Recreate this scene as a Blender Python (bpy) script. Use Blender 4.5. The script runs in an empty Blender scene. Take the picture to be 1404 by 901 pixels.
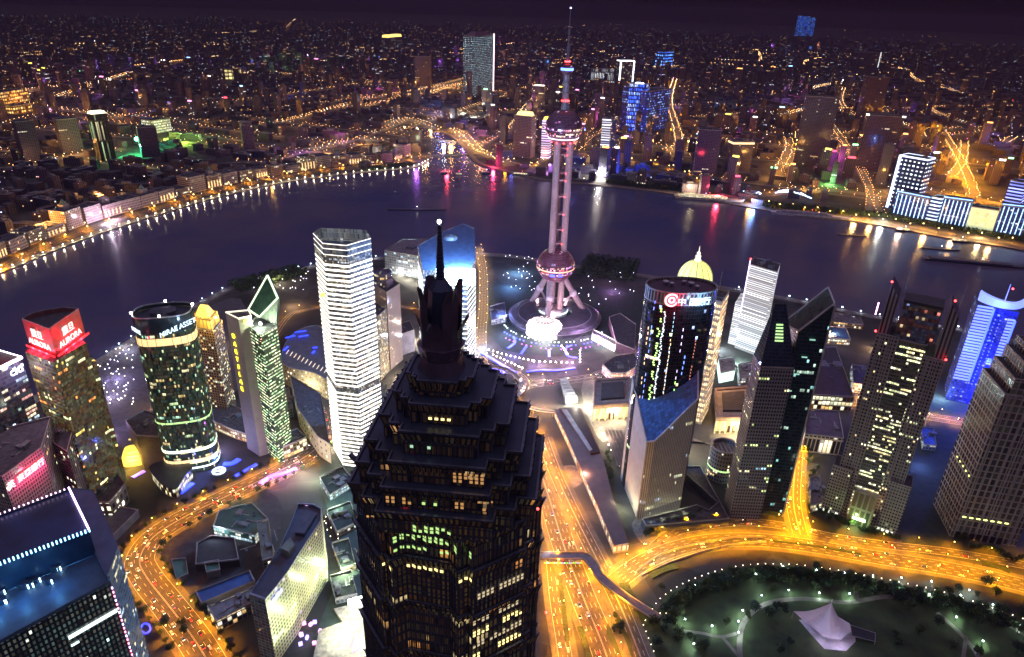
import bpy, math, random
from mathutils import Vector, Matrix
R = math.radians
sc = bpy.context.scene
COL = sc.collection
rnd = random.Random(7)

# ------------------------------------------------------------------ camera, world, exposure
FPX, PITCH, ROLL, CAMZ, PX0, PY0 = 940.0, R(25.3), R(1.78), 474.0, 702.0, 450.5
Fv = Vector((0, math.cos(PITCH), -math.sin(PITCH)))
_r = Vector((1, 0, 0)); _u = Vector((0, math.sin(PITCH), math.cos(PITCH)))
Rv = _r*math.cos(ROLL) + _u*math.sin(ROLL)
Uv = -_r*math.sin(ROLL) + _u*math.cos(ROLL)
cam = bpy.data.cameras.new('camera'); camo = bpy.data.objects.new('camera', cam); COL.objects.link(camo)
m = Matrix((Rv, Uv, -Fv)).transposed().to_4x4(); m.translation = (0, 0, CAMZ); camo.matrix_world = m
cam.sensor_width = 36; cam.lens = 36*FPX/1404; cam.clip_start = 1; cam.clip_end = 120000
sc.camera = camo

world = bpy.data.worlds.new('World'); sc.world = world; world.use_nodes = True
wn, wl = world.node_tree.nodes, world.node_tree.links
wn.clear()
wo = wn.new('ShaderNodeOutputWorld'); bg = wn.new('ShaderNodeBackground')
sky = wn.new('ShaderNodeTexSky'); sky.sky_type = 'NISHITA'; sky.sun_disc = False
sky.sun_elevation = R(-4); sky.sun_rotation = R(200)
tc = wn.new('ShaderNodeTexCoord'); sx = wn.new('ShaderNodeSeparateXYZ'); wl.new(tc.outputs['Generated'], sx.inputs[0])
rp = wn.new('ShaderNodeValToRGB'); wl.new(sx.outputs['Z'], rp.inputs[0])
el = rp.color_ramp.elements                       # light-polluted cloud: dark at the horizon, brighter overhead
el[0].position = 0.0; el[0].color = (.002, .001, .004, 1)
el[1].position = 1.0; el[1].color = (.26, .20, .27, 1)
e = el.new(.12); e.color = (.006, .004, .012, 1)
e = el.new(.40); e.color = (.045, .038, .12, 1)
e = el.new(.62); e.color = (.19, .14, .24, 1)
mixw = wn.new('ShaderNodeMixRGB'); mixw.blend_type = 'ADD'; mixw.inputs[0].default_value = .03
wl.new(rp.outputs[0], mixw.inputs[1]); wl.new(sky.outputs[0], mixw.inputs[2])
wl.new(mixw.outputs[0], bg.inputs['Color']); bg.inputs['Strength'].default_value = 1.0
wl.new(bg.outputs[0], wo.inputs['Surface'])
sc.view_settings.view_transform = 'Standard'; sc.view_settings.look = 'None'
sc.view_settings.exposure = 0.5; sc.view_settings.gamma = 1.0
cy = sc.cycles
cy.use_denoising = True; cy.use_adaptive_sampling = True; cy.adaptive_threshold = .02; cy.max_bounces = 5; cy.diffuse_bounces = 2; cy.glossy_bounces = 3; cy.transmission_bounces = 2
cy.volume_bounces = 0; cy.sample_clamp_indirect = 1.5; cy.sample_clamp_direct = 0; cy.use_light_tree = True
cy.caustics_reflective = False; cy.caustics_refractive = False
cy.blur_glossy = 1.0

# ------------------------------------------------------------------ survey helpers (photo bearing -> metres on the ground)
def G(px, py, h=0.0):
    d = Fv + Rv*((px-PX0)/FPX) + Uv*((PY0-py)/FPX)
    t = (h-CAMZ)/d.z
    return (d.x*t, d.y*t)
def P(x, y, z):
    w = Vector((x, y, z-CAMZ)); k = w.dot(Fv)
    return (PX0+FPX*w.dot(Rv)/k, PY0-FPX*w.dot(Uv)/k)
def GP(h, pts): return [G(a, b, h) for a, b in pts]
def hgt(bx, by, ty):
    lo, hi = 0.0, 473.0
    for _ in range(30):
        mid = (lo+hi)/2
        if P(bx, by, mid)[1] > ty: lo = mid
        else: hi = mid
    return lo
def ccw(p):
    a = sum(p[i][0]*p[(i+1) % len(p)][1]-p[(i+1) % len(p)][0]*p[i][1] for i in range(len(p)))
    return list(p) if a > 0 else list(reversed(p))
def centroid(p): return (sum(a for a, b in p)/len(p), sum(b for a, b in p)/len(p))
def scaled(p, s, c=None):
    c = c or centroid(p)
    return [(c[0]+(x-c[0])*s, c[1]+(y-c[1])*s) for x, y in p]
def inset(p, d):
    c = centroid(p); r = sum(math.hypot(x-c[0], y-c[1]) for x, y in p)/len(p)
    return scaled(p, max(.05, 1-d/r*1.2), c)
def rrect(x, y, w, d, ang):           # x,y = front-left corner, w along ang, d to the back
    c, s = math.cos(R(ang)), math.sin(R(ang))
    f = lambda a, b: (x+a*c-b*s, y+a*s+b*c)
    return [f(0, 0), f(w, 0), f(w, d), f(0, d)]
def crect(x, y, w, d, ang):
    c, s = math.cos(R(ang)), math.sin(R(ang))
    f = lambda a, b: (x+a*c-b*s, y+a*s+b*c)
    return [f(-w/2, -d/2), f(w/2, -d/2), f(w/2, d/2), f(-w/2, d/2)]
def ell(x, y, rx, ry, ang=0, n=40, p=2.0):
    out = []
    for i in range(n):
        t = 2*math.pi*i/n; c, s = math.cos(t), math.sin(t)
        a = rx*math.copysign(abs(c)**(2/p), c); b = ry*math.copysign(abs(s)**(2/p), s)
        out.append((x+a*math.cos(R(ang))-b*math.sin(R(ang)), y+a*math.sin(R(ang))+b*math.cos(R(ang))))
    return out
def smooth(pts, k=6, closed=False):   # Catmull-Rom
    n = len(pts); out = []
    rng = range(n if closed else n-1)
    for i in rng:
        g = (lambda j: pts[j % n]) if closed else (lambda j: pts[min(max(j, 0), n-1)])
        p0, p1, p2, p3 = g(i-1), g(i), g(i+1), g(i+2)
        for q in range(k):
            t = q/k
            out.append(tuple(.5*((2*p1[a])+(-p0[a]+p2[a])*t+(2*p0[a]-5*p1[a]+4*p2[a]-p3[a])*t*t+(-p0[a]+3*p1[a]-3*p2[a]+p3[a])*t**3) for a in range(2)))
    if not closed: out.append(tuple(pts[-1]))
    return out
def inside(pt, poly):
    x, y = pt; c = False; j = len(poly)-1
    for i in range(len(poly)):
        xi, yi = poly[i]; xj, yj = poly[j]
        if (yi > y) != (yj > y) and x < (xj-xi)*(y-yi)/(yj-yi)+xi: c = not c
        j = i
    return c

# ------------------------------------------------------------------ mesh builder
class MB:
    def __init__(s): s.v = []; s.f = []; s.uv = []; s.mi = []
    def face(s, pts, uv=None, mi=0):
        b = len(s.v); s.v.extend(pts); s.f.append(tuple(range(b, b+len(pts)))); s.mi.append(mi)
        if uv is None:
            a, b_, c = Vector(pts[0]), Vector(pts[1]), Vector(pts[2])
            n = (b_-a).cross(c-a)
            if n.length > 0: n.normalize()
            if abs(n.z) < .8:
                t = Vector((0, 0, 1)).cross(n); t.normalize()
                uv = [(Vector(p).dot(t), p[2]) for p in pts]
            else: uv = [(p[0], p[1]) for p in pts]
        s.uv.extend(uv); return s
    def loft(s, pa, za, pb, zb, mi=0, closed=True, z_a=None, z_b=None):
        n = len(pa); u = 0
        for i in range(n if closed else n-1):
            j = (i+1) % n
            L = math.hypot(pa[j][0]-pa[i][0], pa[j][1]-pa[i][1])
            A0 = za if not callable(za) else za(*pa[i]); A1 = za if not callable(za) else za(*pa[j])
            B0 = zb if not callable(zb) else zb(*pb[i]); B1 = zb if not callable(zb) else zb(*pb[j])
            s.face([(pa[i][0], pa[i][1], A0), (pa[j][0], pa[j][1], A1), (pb[j][0], pb[j][1], B1), (pb[i][0], pb[i][1], B0)],
                   [(u, A0), (u+L, A1), (u+L, B1), (u, B0)], mi); u += L
        return s
    def cap(s, p, z, mi=0, up=True):
        q = p if up else list(reversed(p))
        s.face([(x, y, z(x, y) if callable(z) else z) for x, y in q], [(x, y) for x, y in q], mi); return s
    def prism(s, p, z0, z1, mi=0, mc=None, bottom=True):
        p = ccw(p); s.loft(p, z0, p, z1, mi); s.cap(p, z1, mi if mc is None else mc)
        if bottom: s.cap(p, z0, mi, False)
        return s
    def box(s, x, y, z, w, d, h, ang=0, mi=0): return s.prism(crect(x, y, w, d, ang), z, z+h, mi)
    def ring(s, p, z0, z1, t, mi=0):
        p = ccw(p); q = inset(p, t)
        s.loft(p, z0, p, z1, mi)
        n = len(p)
        for i in range(n):
            j = (i+1) % n
            s.face([(*p[i], z1), (*p[j], z1), (*q[j], z1), (*q[i], z1)], None, mi)
            s.face([(*q[j], z0), (*q[i], z0), (*q[i], z1), (*q[j], z1)], None, mi)
        return s
    def tube(s, a, b, r0, r1=None, n=8, mi=0, cap=True):
        r1 = r0 if r1 is None else r1
        a, b = Vector(a), Vector(b); d = (b-a).normalized()
        x = d.cross(Vector((0, 0, 1))) if abs(d.z) < .95 else d.cross(Vector((1, 0, 0)))
        x.normalize(); y = d.cross(x)
        A = [a+(x*math.cos(2*math.pi*i/n)+y*math.sin(2*math.pi*i/n))*r0 for i in range(n)]
        B = [b+(x*math.cos(2*math.pi*i/n)+y*math.sin(2*math.pi*i/n))*r1 for i in range(n)]
        L = (b-a).length; w = 2*math.pi*max(r0, r1)/n
        for i in range(n):
            j = (i+1) % n
            s.face([tuple(A[j]), tuple(A[i]), tuple(B[i]), tuple(B[j])], [(w*(i+1), 0), (w*i, 0), (w*i, L), (w*(i+1), L)], mi)
        if cap: s.face([tuple(p) for p in A], None, mi); s.face([tuple(p) for p in reversed(B)], None, mi)
        return s
    def lathe(s, x, y, prof, n=24, mi=0):
        for (r0, z0), (r1, z1) in zip(prof, prof[1:]):
            for i in range(n):
                a, b = 2*math.pi*i/n, 2*math.pi*(i+1)/n
                q = [(x+r0*math.cos(a), y+r0*math.sin(a), z0), (x+r0*math.cos(b), y+r0*math.sin(b), z0),
                     (x+r1*math.cos(b), y+r1*math.sin(b), z1), (x+r1*math.cos(a), y+r1*math.sin(a), z1)]
                w = max(r0, r1)
                uv = [(w*a, z0), (w*b, z0), (w*b, z1), (w*a, z1)]
                if r0 < 1e-4: q = q[1:]; uv = uv[1:]
                elif r1 < 1e-4: q = q[:3]; uv = uv[:3]
                s.face(q, uv, mi)
        return s
    def sphere(s, x, y, z, r, n=12, k=8, sz=1, mi=0):
        return s.lathe(x, y, [(r*math.sin(math.pi*i/k), z-r*sz*math.cos(math.pi*i/k)) for i in range(k+1)], n, mi)
    def strip(s, line, w, z0, z1=None, mi=0):
        L = offset(line, w/2); Q = offset(line, -w/2); u = 0
        for i in range(len(line)-1):
            d = math.dist(line[i], line[i+1])
            s.face([(*Q[i], z0), (*Q[i+1], z0), (*L[i+1], z0), (*L[i], z0)], [(u, -w/2), (u+d, -w/2), (u+d, w/2), (u, w/2)], mi)
            if z1 is not None:
                for A, B in ((L[i], L[i+1]), (Q[i+1], Q[i])):
                    s.face([(*A, z0), (*B, z0), (*B, z1), (*A, z1)], None, mi)
            u += d
        return s
    def build(s, name, mat, parent=None, loc=None, flat=True):
        me = bpy.data.meshes.new(name); me.from_pydata(s.v, [], s.f)
        for m_ in (mat if isinstance(mat, (list, tuple)) else [mat]): me.materials.append(m_)
        ul = me.uv_layers.new(name='UVMap'); ul.data.foreach_set('uv', [c for t in s.uv for c in t])
        me.polygons.foreach_set('material_index', s.mi); me.update()
        o = bpy.data.objects.new(name, me); COL.objects.link(o)
        if parent is not None:
            o.parent = parent
            if loc is None: o.location = -Vector(parent.get('_o', (0, 0, 0)))
            else: o.location = loc
        elif loc is not None: o.location = loc
        return o
def offset(line, d):
    out = []
    for i in range(len(line)):
        a = line[max(i-1, 0)]; b = line[min(i+1, len(line)-1)]
        dx, dy = b[0]-a[0], b[1]-a[1]; L = math.hypot(dx, dy) or 1
        out.append((line[i][0]-dy/L*d, line[i][1]+dx/L*d))
    return out
def walk(line, step, start=0.0):
    out = []; acc = -start
    for i in range(len(line)-1):
        a, b = line[i], line[i+1]; L = math.dist(a, b); ang = math.atan2(b[1]-a[1], b[0]-a[0])
        t = step-acc if acc >= 0 else -acc
        while t <= L:
            out.append((a[0]+(b[0]-a[0])*t/L, a[1]+(b[1]-a[1])*t/L, ang)); t += step
        acc = L-(t-step)
        if acc >= step: acc -= step
    return out

def tag(o, label=None, cat=None, group=None, kind=None):
    if label: o['label'] = label
    if cat: o['category'] = cat
    if group: o['group'] = group
    if kind: o['kind'] = kind
    return o
def thing(name, label, cat, loc=(0, 0, 0), group=None, rz=0):
    o = bpy.data.objects.new(name, None); COL.objects.link(o); o.location = loc; o.rotation_euler.z = rz
    o['_o'] = list(loc); o.empty_display_size = 1
    return tag(o, label, cat, group)
def dup(root, loc, rz=0, label=None, group=None):
    r = root.copy(); COL.objects.link(r); r.location = loc; r.rotation_euler = (0, 0, rz)
    if label: r['label'] = label
    if group: r['group'] = group
    for ch in list(root.children):
        c = ch.copy(); COL.objects.link(c); c.parent = r
        for g in ch.children:
            d = g.copy(); COL.objects.link(d); d.parent = c
    return r

# ------------------------------------------------------------------ materials
def newmat(name):
    m = bpy.data.materials.new(name); m.use_nodes = True
    m.node_tree.nodes.clear(); o = m.node_tree.nodes.new('ShaderNodeOutputMaterial')
    b = m.node_tree.nodes.new('ShaderNodeBsdfPrincipled'); m.node_tree.links.new(b.outputs[0], o.inputs[0])
    return m, m.node_tree.nodes, m.node_tree.links, b
def c4(c): return (*c, 1) if len(c) == 3 else c
_mc = {}
def plain(name, col, rough=.7, metal=0, var=.25, scale=.15):
    if name in _mc: return _mc[name]
    m, n, l, b = newmat(name)
    g = n.new('ShaderNodeNewGeometry'); no = n.new('ShaderNodeTexNoise'); no.inputs['Scale'].default_value = scale; no.inputs['Detail'].default_value = 5
    l.new(g.outputs['Position'], no.inputs['Vector'])
    r = n.new('ShaderNodeValToRGB'); r.color_ramp.elements[0].position = .3; r.color_ramp.elements[1].position = .7
    r.color_ramp.elements[0].color = c4([x*(1-var) for x in col]); r.color_ramp.elements[1].color = c4([x*(1+var) for x in col])
    l.new(no.outputs[0], r.inputs[0]); l.new(r.outputs[0], b.inputs['Base Color'])
    b.inputs['Roughness'].default_value = rough; b.inputs['Metallic'].default_value = metal
    _mc[name] = m; return m
def glow(name, col, s, sampling=False):
    key = ('g', name)
    if key in _mc: return _mc[key]
    m, n, l, b = newmat(name)
    b.inputs['Base Color'].default_value = c4([min(1, x*.5+.2) for x in col]); b.inputs['Emission Color'].default_value = c4(col)
    b.inputs['Emission Strength'].default_value = s
    m.cycles.emission_sampling = 'AUTO' if sampling else 'NONE'
    _mc[key] = m; return m
def MATH(n, l, op, a, b=None, clamp=False):
    q = n.new('ShaderNodeMath'); q.operation = op; q.use_clamp = clamp
    for i, x in enumerate((a, b)):
        if x is None: continue
        if isinstance(x, (int, float)): q.inputs[i].default_value = x
        else: l.new(x, q.inputs[i])
    return q.outputs[0]
WARM = [(1, .62, .22), (1, .80, .45), (.95, .95, .62), (1, .9, .7)]
COOL = [(.75, .95, 1), (.8, 1, .85), (1, .95, .8), (.6, .85, 1)]
MIX = [(1, .62, .25), (1, .85, .5), (.8, .95, 1), (.95, 1, .7)]
def facade(name, wall=(.3, .28, .27), glass=(.03, .04, .06), cw=3.0, ch=3.6, mx=.18, my=.22, lit=.06, row=.03, cols=WARM, s=2.5,
           rough=.75, grough=.12, wear=.15, band=0, vband=0, dim=0.0, gcols=None, metal=0.0, blinds=True):
    """window grid in metres: wall frame, dark glass, some rooms lit (single rooms and runs of rooms)"""
    if name in _mc: return _mc[name]
    m, n, l, b = newmat(name)
    uv = n.new('ShaderNodeUVMap'); sp = n.new('ShaderNodeSeparateXYZ'); l.new(uv.outputs[0], sp.inputs[0])
    U = MATH(n, l, 'DIVIDE', sp.outputs[0], cw); V = MATH(n, l, 'DIVIDE', sp.outputs[1], ch)
    fu, fv = MATH(n, l, 'FRACT', U), MATH(n, l, 'FRACT', V)
    iu, iv = MATH(n, l, 'FLOOR', U), MATH(n, l, 'FLOOR', V)
    a1 = MATH(n, l, 'GREATER_THAN', fu, mx/2); a2 = MATH(n, l, 'LESS_THAN', fu, 1-mx/2)
    a3 = MATH(n, l, 'GREATER_THAN', fv, my); a4 = MATH(n, l, 'LESS_THAN', fv, .97)
    mask = MATH(n, l, 'MULTIPLY', MATH(n, l, 'MULTIPLY', a1, a2), MATH(n, l, 'MULTIPLY', a3, a4))
    oi = n.new('ShaderNodeObjectInfo')
    seed = MATH(n, l, 'MULTIPLY', oi.outputs['Random'], 917.0)
    def wn_(x, y, k):
        cb = n.new('ShaderNodeCombineXYZ'); l.new(x, cb.inputs[0]); l.new(y, cb.inputs[1])
        l.new(MATH(n, l, 'ADD', seed, float(k)), cb.inputs[2])
        w = n.new('ShaderNodeTexWhiteNoise'); w.noise_dimensions = '3D'; l.new(cb.outputs[0], w.inputs[0]); return w
    w1 = wn_(iu, iv, 3)
    g4 = MATH(n, l, 'FLOOR', MATH(n, l, 'DIVIDE', U, 5.0)); w2 = wn_(g4, iv, 11)
    on1 = MATH(n, l, 'LESS_THAN', w1.outputs[0], lit)
    w3 = wn_(iu, iv, 29)
    on2 = MATH(n, l, 'MULTIPLY', MATH(n, l, 'LESS_THAN', w2.outputs[0], row), MATH(n, l, 'LESS_THAN', w3.outputs[0], .85))
    on = MATH(n, l, 'MAXIMUM', on1, on2)
    val = MATH(n, l, 'ADD', .25, MATH(n, l, 'MULTIPLY', wn_(iu, iv, 47).outputs[0], .9))
    val = MATH(n, l, 'MULTIPLY', val, MATH(n, l, 'ADD', .35, fv))
    blind = MATH(n, l, 'SUBTRACT', 1.25, MATH(n, l, 'MULTIPLY', wn_(iu, iv, 71).outputs[0], .55))
    if not blinds: blind = 2.0
    val = MATH(n, l, 'MULTIPLY', val, MATH(n, l, 'ADD', .25, MATH(n, l, 'MULTIPLY', MATH(n, l, 'LESS_THAN', fv, blind), .75)))
    em = MATH(n, l, 'MULTIPLY', MATH(n, l, 'MULTIPLY', on, val), s)
    if dim: em = MATH(n, l, 'MAXIMUM', em, MATH(n, l, 'MULTIPLY', wn_(iu, iv, 61).outputs[0], dim))
    em = MATH(n, l, 'MULTIPLY', em, mask)
    cr = n.new('ShaderNodeValToRGB'); cr.color_ramp.interpolation = 'CONSTANT'
    E_ = cr.color_ramp.elements; E_[0].color = c4(cols[0]); E_[0].position = 0
    E_[1].color = c4(cols[-1]); E_[1].position = (len(cols)-1)/len(cols)
    for k in range(1, len(cols)-1):
        q = E_.new(k/len(cols)); q.color = c4(cols[k])
    l.new(wn_(g4, iv, 83).outputs[0], cr.inputs[0])
    l.new(cr.outputs[0], b.inputs['Emission Color']); l.new(em, b.inputs['Emission Strength'])
    # wall with wear
    g = n.new('ShaderNodeNewGeometry'); no = n.new('ShaderNodeTexNoise'); no.inputs['Scale'].default_value = .12; no.inputs['Detail'].default_value = 6
    l.new(g.outputs['Position'], no.inputs['Vector'])
    wr = n.new('ShaderNodeMixRGB'); l.new(no.outputs[0], wr.inputs[0])
    wr.inputs[1].default_value = c4([x*(1-wear*1.6) for x in wall]); wr.inputs[2].default_value = c4([x*(1+wear*1.2) for x in wall])
    mg = n.new('ShaderNodeMixRGB'); l.new(mask, mg.inputs[0]); l.new(wr.outputs[0], mg.inputs[1])
    gl = n.new('ShaderNodeMixRGB'); l.new(w3.outputs[0], gl.inputs[0]); gl.inputs[1].default_value = c4([x*.6 for x in glass]); gl.inputs[2].default_value = c4([x*1.5 for x in glass])
    l.new(gl.outputs[0], mg.inputs[2]); l.new(mg.outputs[0], b.inputs['Base Color'])
    rr = n.new('ShaderNodeMix'); rr.data_type = 'FLOAT'; l.new(mask, rr.inputs[0]); rr.inputs[2].default_value = rough; rr.inputs[3].default_value = grough
    l.new(rr.outputs[0], b.inputs['Roughness'])
    if metal: b.inputs['Metallic'].default_value = metal
    # pane-to-pane tilt of the glass, so that reflections break up
    bp = n.new('ShaderNodeBump'); bp.inputs['Strength'].default_value = .25; bp.inputs['Distance'].default_value = .6
    l.new(w1.outputs[0], bp.inputs['Height'])
    m.cycles.emission_sampling = 'NONE'
    _mc[name] = m; return m
roofm = plain('roof_bitumen', (.07, .065, .075), .85, var=.45, scale=.25)
roofl = plain('roof_concrete', (.2, .19, .2), .85, var=.35, scale=.2)
roofb = plain('roof_blue_sheet', (.03, .10, .30), .5, var=.2)
stone = plain('pale_stone', (.34, .31, .30), .8)
metald = plain('dark_metal', (.05, .05, .06), .45, .6)
metall = plain('pale_metal', (.45, .44, .46), .4, .5)
asphalt = plain('asphalt', (.082, .070, .052), .8, var=.3, scale=.3)
paving = plain('paving', (.16, .145, .13), .8, var=.35, scale=.3)
grassm = plain('grass', (.04, .06, .022), .9, var=.6, scale=.05)
kerbm = plain('kerb_stone', (.12, .105, .08), .8)
paint = plain('road_paint', (.75, .73, .68), .6, var=.1)
redlamp = glow('red_lamp', (1, .03, .03), 14)
whitelamp = glow('white_lamp', (1, .97, .9), 18)
orangelamp = glow('sodium_lamp', (1, .55, .15), 16)
bluelamp = glow('blue_lamp', (.008, .03, 1), 3)
bluewhite = glow('blue_white_lamp', (.6, .8, 1), 14)
leaf = plain('foliage', (.035, .06, .02), .8, var=.6, scale=.6)
bark = plain('bark', (.06, .045, .03), .9)

def light(name, x, y, z, col, power, r=.5, parent=None, spot=None, aim=None, blend=.5):
    d = bpy.data.lights.new(name, 'SPOT' if spot else 'POINT'); d.energy = power; d.color = col; d.shadow_soft_size = r
    o = bpy.data.objects.new(name, d); COL.objects.link(o)
    if spot:
        d.spot_size = R(spot); d.spot_blend = blend
        v = Vector(aim)-Vector((x, y, z)); o.rotation_euler = v.to_track_quat('-Z', 'Y').to_euler()
    if parent is not None:
        o.parent = parent; p = Vector(parent.get('_o', (0, 0, 0))); o.location = Vector((x, y, z))-p
    else: o.location = (x, y, z)
    return o
ORANGE = (1, .36, .005); WHITE = (1, .93, .82); BLUE = (.12, .22, 1)

def text_part(body, size, mat, parent, origin, xdir, updir=(0, 0, 1), ext=.3, name='sign_letters'):
    cu = bpy.data.curves.new('t', 'FONT'); cu.body = body; cu.size = size; cu.extrude = ext; cu.align_x = 'CENTER'; cu.align_y = 'CENTER'
    to = bpy.data.objects.new('t', cu); COL.objects.link(to)
    dg = bpy.context.evaluated_depsgraph_get(); me = bpy.data.meshes.new_from_object(to.evaluated_get(dg))
    bpy.data.objects.remove(to); bpy.data.curves.remove(cu)
    me.materials.clear(); me.materials.append(mat); me.name = name
    for p in me.polygons: p.material_index = 0
    o = bpy.data.objects.new(name, me); COL.objects.link(o)
    x = Vector(xdir).normalized(); y = Vector(updir).normalized(); z = x.cross(y)
    M = Matrix((x, y, z)).transposed().to_4x4()
    M.translation = Vector(origin)-(Vector(parent.get('_o', (0, 0, 0))) if parent else Vector())
    if parent is not None: o.parent = parent
    o.matrix_basis = M
    return o

# ==================================================================== SETTING
far_bank_px = [(-260, 470), (-120, 418), (0, 376), (75, 345), (150, 317), (220, 295), (300, 271), (400, 249), (500, 237), (565, 231), (588, 222), (594, 205),
               (590, 190), (575, 181), (545, 176), (546, 173), (580, 175), (606, 182), (628, 196), (642, 212), (655, 225), (690, 235), (745, 248), (830, 256), (930, 268), (1040, 288), (1100, 298),
               (1180, 306), (1300, 328), (1404, 345), (1600, 388)]
near_bank_px = [(1700, 560), (1500, 492), (1404, 470), (1300, 449), (1195, 433), (1080, 409), (1000, 395), (930, 384), (870, 375), (790, 364), (700, 350), (640, 348), (560, 352), (490, 356), (430, 364),
                (345, 386), (310, 396), (255, 425), (185, 462), (130, 496), (20, 560), (-200, 700), (-420, 760)]
far_bank = [G(*p) for p in far_bank_px]; near_bank = [G(*p) for p in near_bank_px]
river = far_bank + near_bank
def z_is_water(x, y): return inside((x, y), river)

gm, gn, gl_, gb = newmat('city_ground')
geo = gn.new('ShaderNodeNewGeometry')
no = gn.new('ShaderNodeTexNoise'); no.inputs['Scale'].default_value = .01; no.inputs['Detail'].default_value = 10; gl_.new(geo.outputs['Position'], no.inputs['Vector'])
vo = gn.new('ShaderNodeTexVoronoi'); vo.inputs['Scale'].default_value = .03; gl_.new(geo.outputs['Position'], vo.inputs['Vector'])
cr = gn.new('ShaderNodeValToRGB'); cr.color_ramp.elements[0].position = .35; cr.color_ramp.elements[0].color = (.03, .032, .028, 1); cr.color_ramp.elements[1].position = .65; cr.color_ramp.elements[1].color = (.12, .11, .10, 1)
gl_.new(no.outputs[0], cr.inputs[0])
mm = gn.new('ShaderNodeMixRGB'); mm.blend_type = 'MULTIPLY'; mm.inputs[0].default_value = .55; gl_.new(cr.outputs[0], mm.inputs[1]); bwn = gn.new('ShaderNodeRGBToBW'); gl_.new(vo.outputs['Color'], bwn.inputs[0]); gl_.new(bwn.outputs[0], mm.inputs[2])
gl_.new(mm.outputs[0], gb.inputs['Base Color']); gb.inputs['Roughness'].default_value = .9
g = MB(); N = 48; rad = 32000
g.cap([(rad*math.cos(2*math.pi*i/N), rad*math.sin(2*math.pi*i/N)) for i in range(N)], 0)
tag(g.build('ground', gm), kind='structure')

wm, wnn, wll, wb = newmat('river_water')
geo = wnn.new('ShaderNodeNewGeometry'); mp = wnn.new('ShaderNodeMapping'); mp.inputs['Scale'].default_value = (1, .55, 1)
wll.new(geo.outputs['Position'], mp.inputs[0])
n1 = wnn.new('ShaderNodeTexNoise'); n1.inputs['Scale'].default_value = .09; n1.inputs['Detail'].default_value = 8; n1.inputs['Roughness'].default_value = .65; wll.new(mp.outputs[0], n1.inputs['Vector'])
bp = wnn.new('ShaderNodeBump'); bp.inputs['Strength'].default_value = .5; bp.inputs['Distance'].default_value = .8; wll.new(n1.outputs[0], bp.inputs['Height']); wll.new(bp.outputs[0], wb.inputs['Normal'])
n2 = wnn.new('ShaderNodeTexNoise'); n2.inputs['Scale'].default_value = .004; n2.inputs['Detail'].default_value = 4; wll.new(geo.outputs['Position'], n2.inputs['Vector'])
c2 = wnn.new('ShaderNodeValToRGB'); c2.color_ramp.elements[0].color = (.05, .06, .15, 1); c2.color_ramp.elements[1].color = (.125, .10, .135, 1); c2.color_ramp.elements[0].position = .3; c2.color_ramp.elements[1].position = .7
wll.new(n2.outputs[0], c2.inputs[0]); wll.new(c2.outputs[0], wb.inputs['Base Color'])
wb.inputs['Roughness'].default_value = .2; wb.inputs['IOR'].default_value = 1.33
tag(MB().cap(ccw(river), .05).build('river', wm), kind='structure')

# embankments: raised quay edges along both banks
q = MB()
q.strip(offset(smooth(far_bank[:11], 4), 9), 18, 2.2, 0); tag(q.build('embankment_walk', paving), kind='structure')
q = MB(); q.strip(offset(smooth(far_bank[16:], 4), 9), 16, 2.2, 0); tag(q.build('embankment_walk', plain('warm_quay', (.2, .16, .12), .8)), kind='structure')
q = MB(); q.strip(offset(smooth(near_bank, 4), 8), 15, 2.0, 0); tag(q.build('embankment_walk', paving), kind='structure')

# ------------------------------------------------------------------ roads
def road(name, px, w, z=.12, k=8, lanes=4, kerb=True, mat=None, pts=None):
    line = smooth(pts or [G(*p) for p in px], k)
    tag(MB().strip(line, w, z).build(name, mat or asphalt), kind='structure')
    mk = MB()
    for s in (-1, 1): mk.strip(offset(line, s*(w/2-.6)), .25, z+.004)
    for j in range(1, lanes):
        off = -w/2+w*j/lanes
        if lanes % 2 == 0 and j == lanes//2:
            for d_ in (-.35, .35): mk.strip(offset(line, off+d_), .22, z+.004)
            continue
        lo = offset(line, off)
        for x, y, a in walk(lo, 12):
            mk.cap(crect(x, y, 5, .25, math.degrees(a)), z+.004)
    tag(mk.build('road_markings', paint), kind='structure')
    if kerb:
        kb = MB()
        for s in (-1, 1):
            kb.strip(offset(line, s*(w/2+.3)), .6, z+.13, 0); kb.strip(offset(line, s*(w/2+2.6)), 4.0, z+.135, 0)
        tag(kb.build('pavement', kerbm), kind='structure')
    return line
street_left = road('street', [(330, 990), (275, 890), (235, 835), (200, 790), (192, 765), (212, 735), (260, 705), (320, 676), (385, 645), (430, 618), (448, 590), (440, 560)], 26, lanes=6)
avenue = road('avenue', [(862, 1010), (832, 900), (800, 820), (772, 745), (752, 680), (735, 630), (712, 580), (690, 545)], 24, lanes=6)
avenue_b = road('avenue', [(790, 1000), (775, 900), (762, 820), (756, 760)], 12, z=.13, lanes=3)
park_road = road('street', [(842, 800), (880, 772), (930, 751), (985, 741), (1050, 741), (1120, 750), (1200, 764), (1290, 778), (1380, 797), (1500, 830)], 20, z=.17, lanes=5)
park_road_n = road('street', [(860, 790), (915, 735), (960, 722), (1020, 716), (1080, 722), (1140, 736), (1220, 748), (1300, 757), (1404, 775), (1500, 795)], 12, z=.14, lanes=3, kerb=False)
yellow_street = road('street', [(1098, 735), (1088, 690), (1090, 640), (1094, 600), (1098, 560), (1100, 530)], 16, z=.155, lanes=4)
cross_street = road('street', [(1060, 535), (1110, 545), (1170, 556), (1240, 566), (1310, 577), (1404, 592), (1500, 610)], 20, z=.135, lanes=4, kerb=False)
ring = [G(690+34*math.cos(t)-4, 527+19*math.sin(t)) for t in [2*math.pi*i/12 for i in range(13)]]
ring_road = road('roundabout', None, 14, z=.15, k=4, lanes=3, kerb=False, pts=ring)
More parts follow.
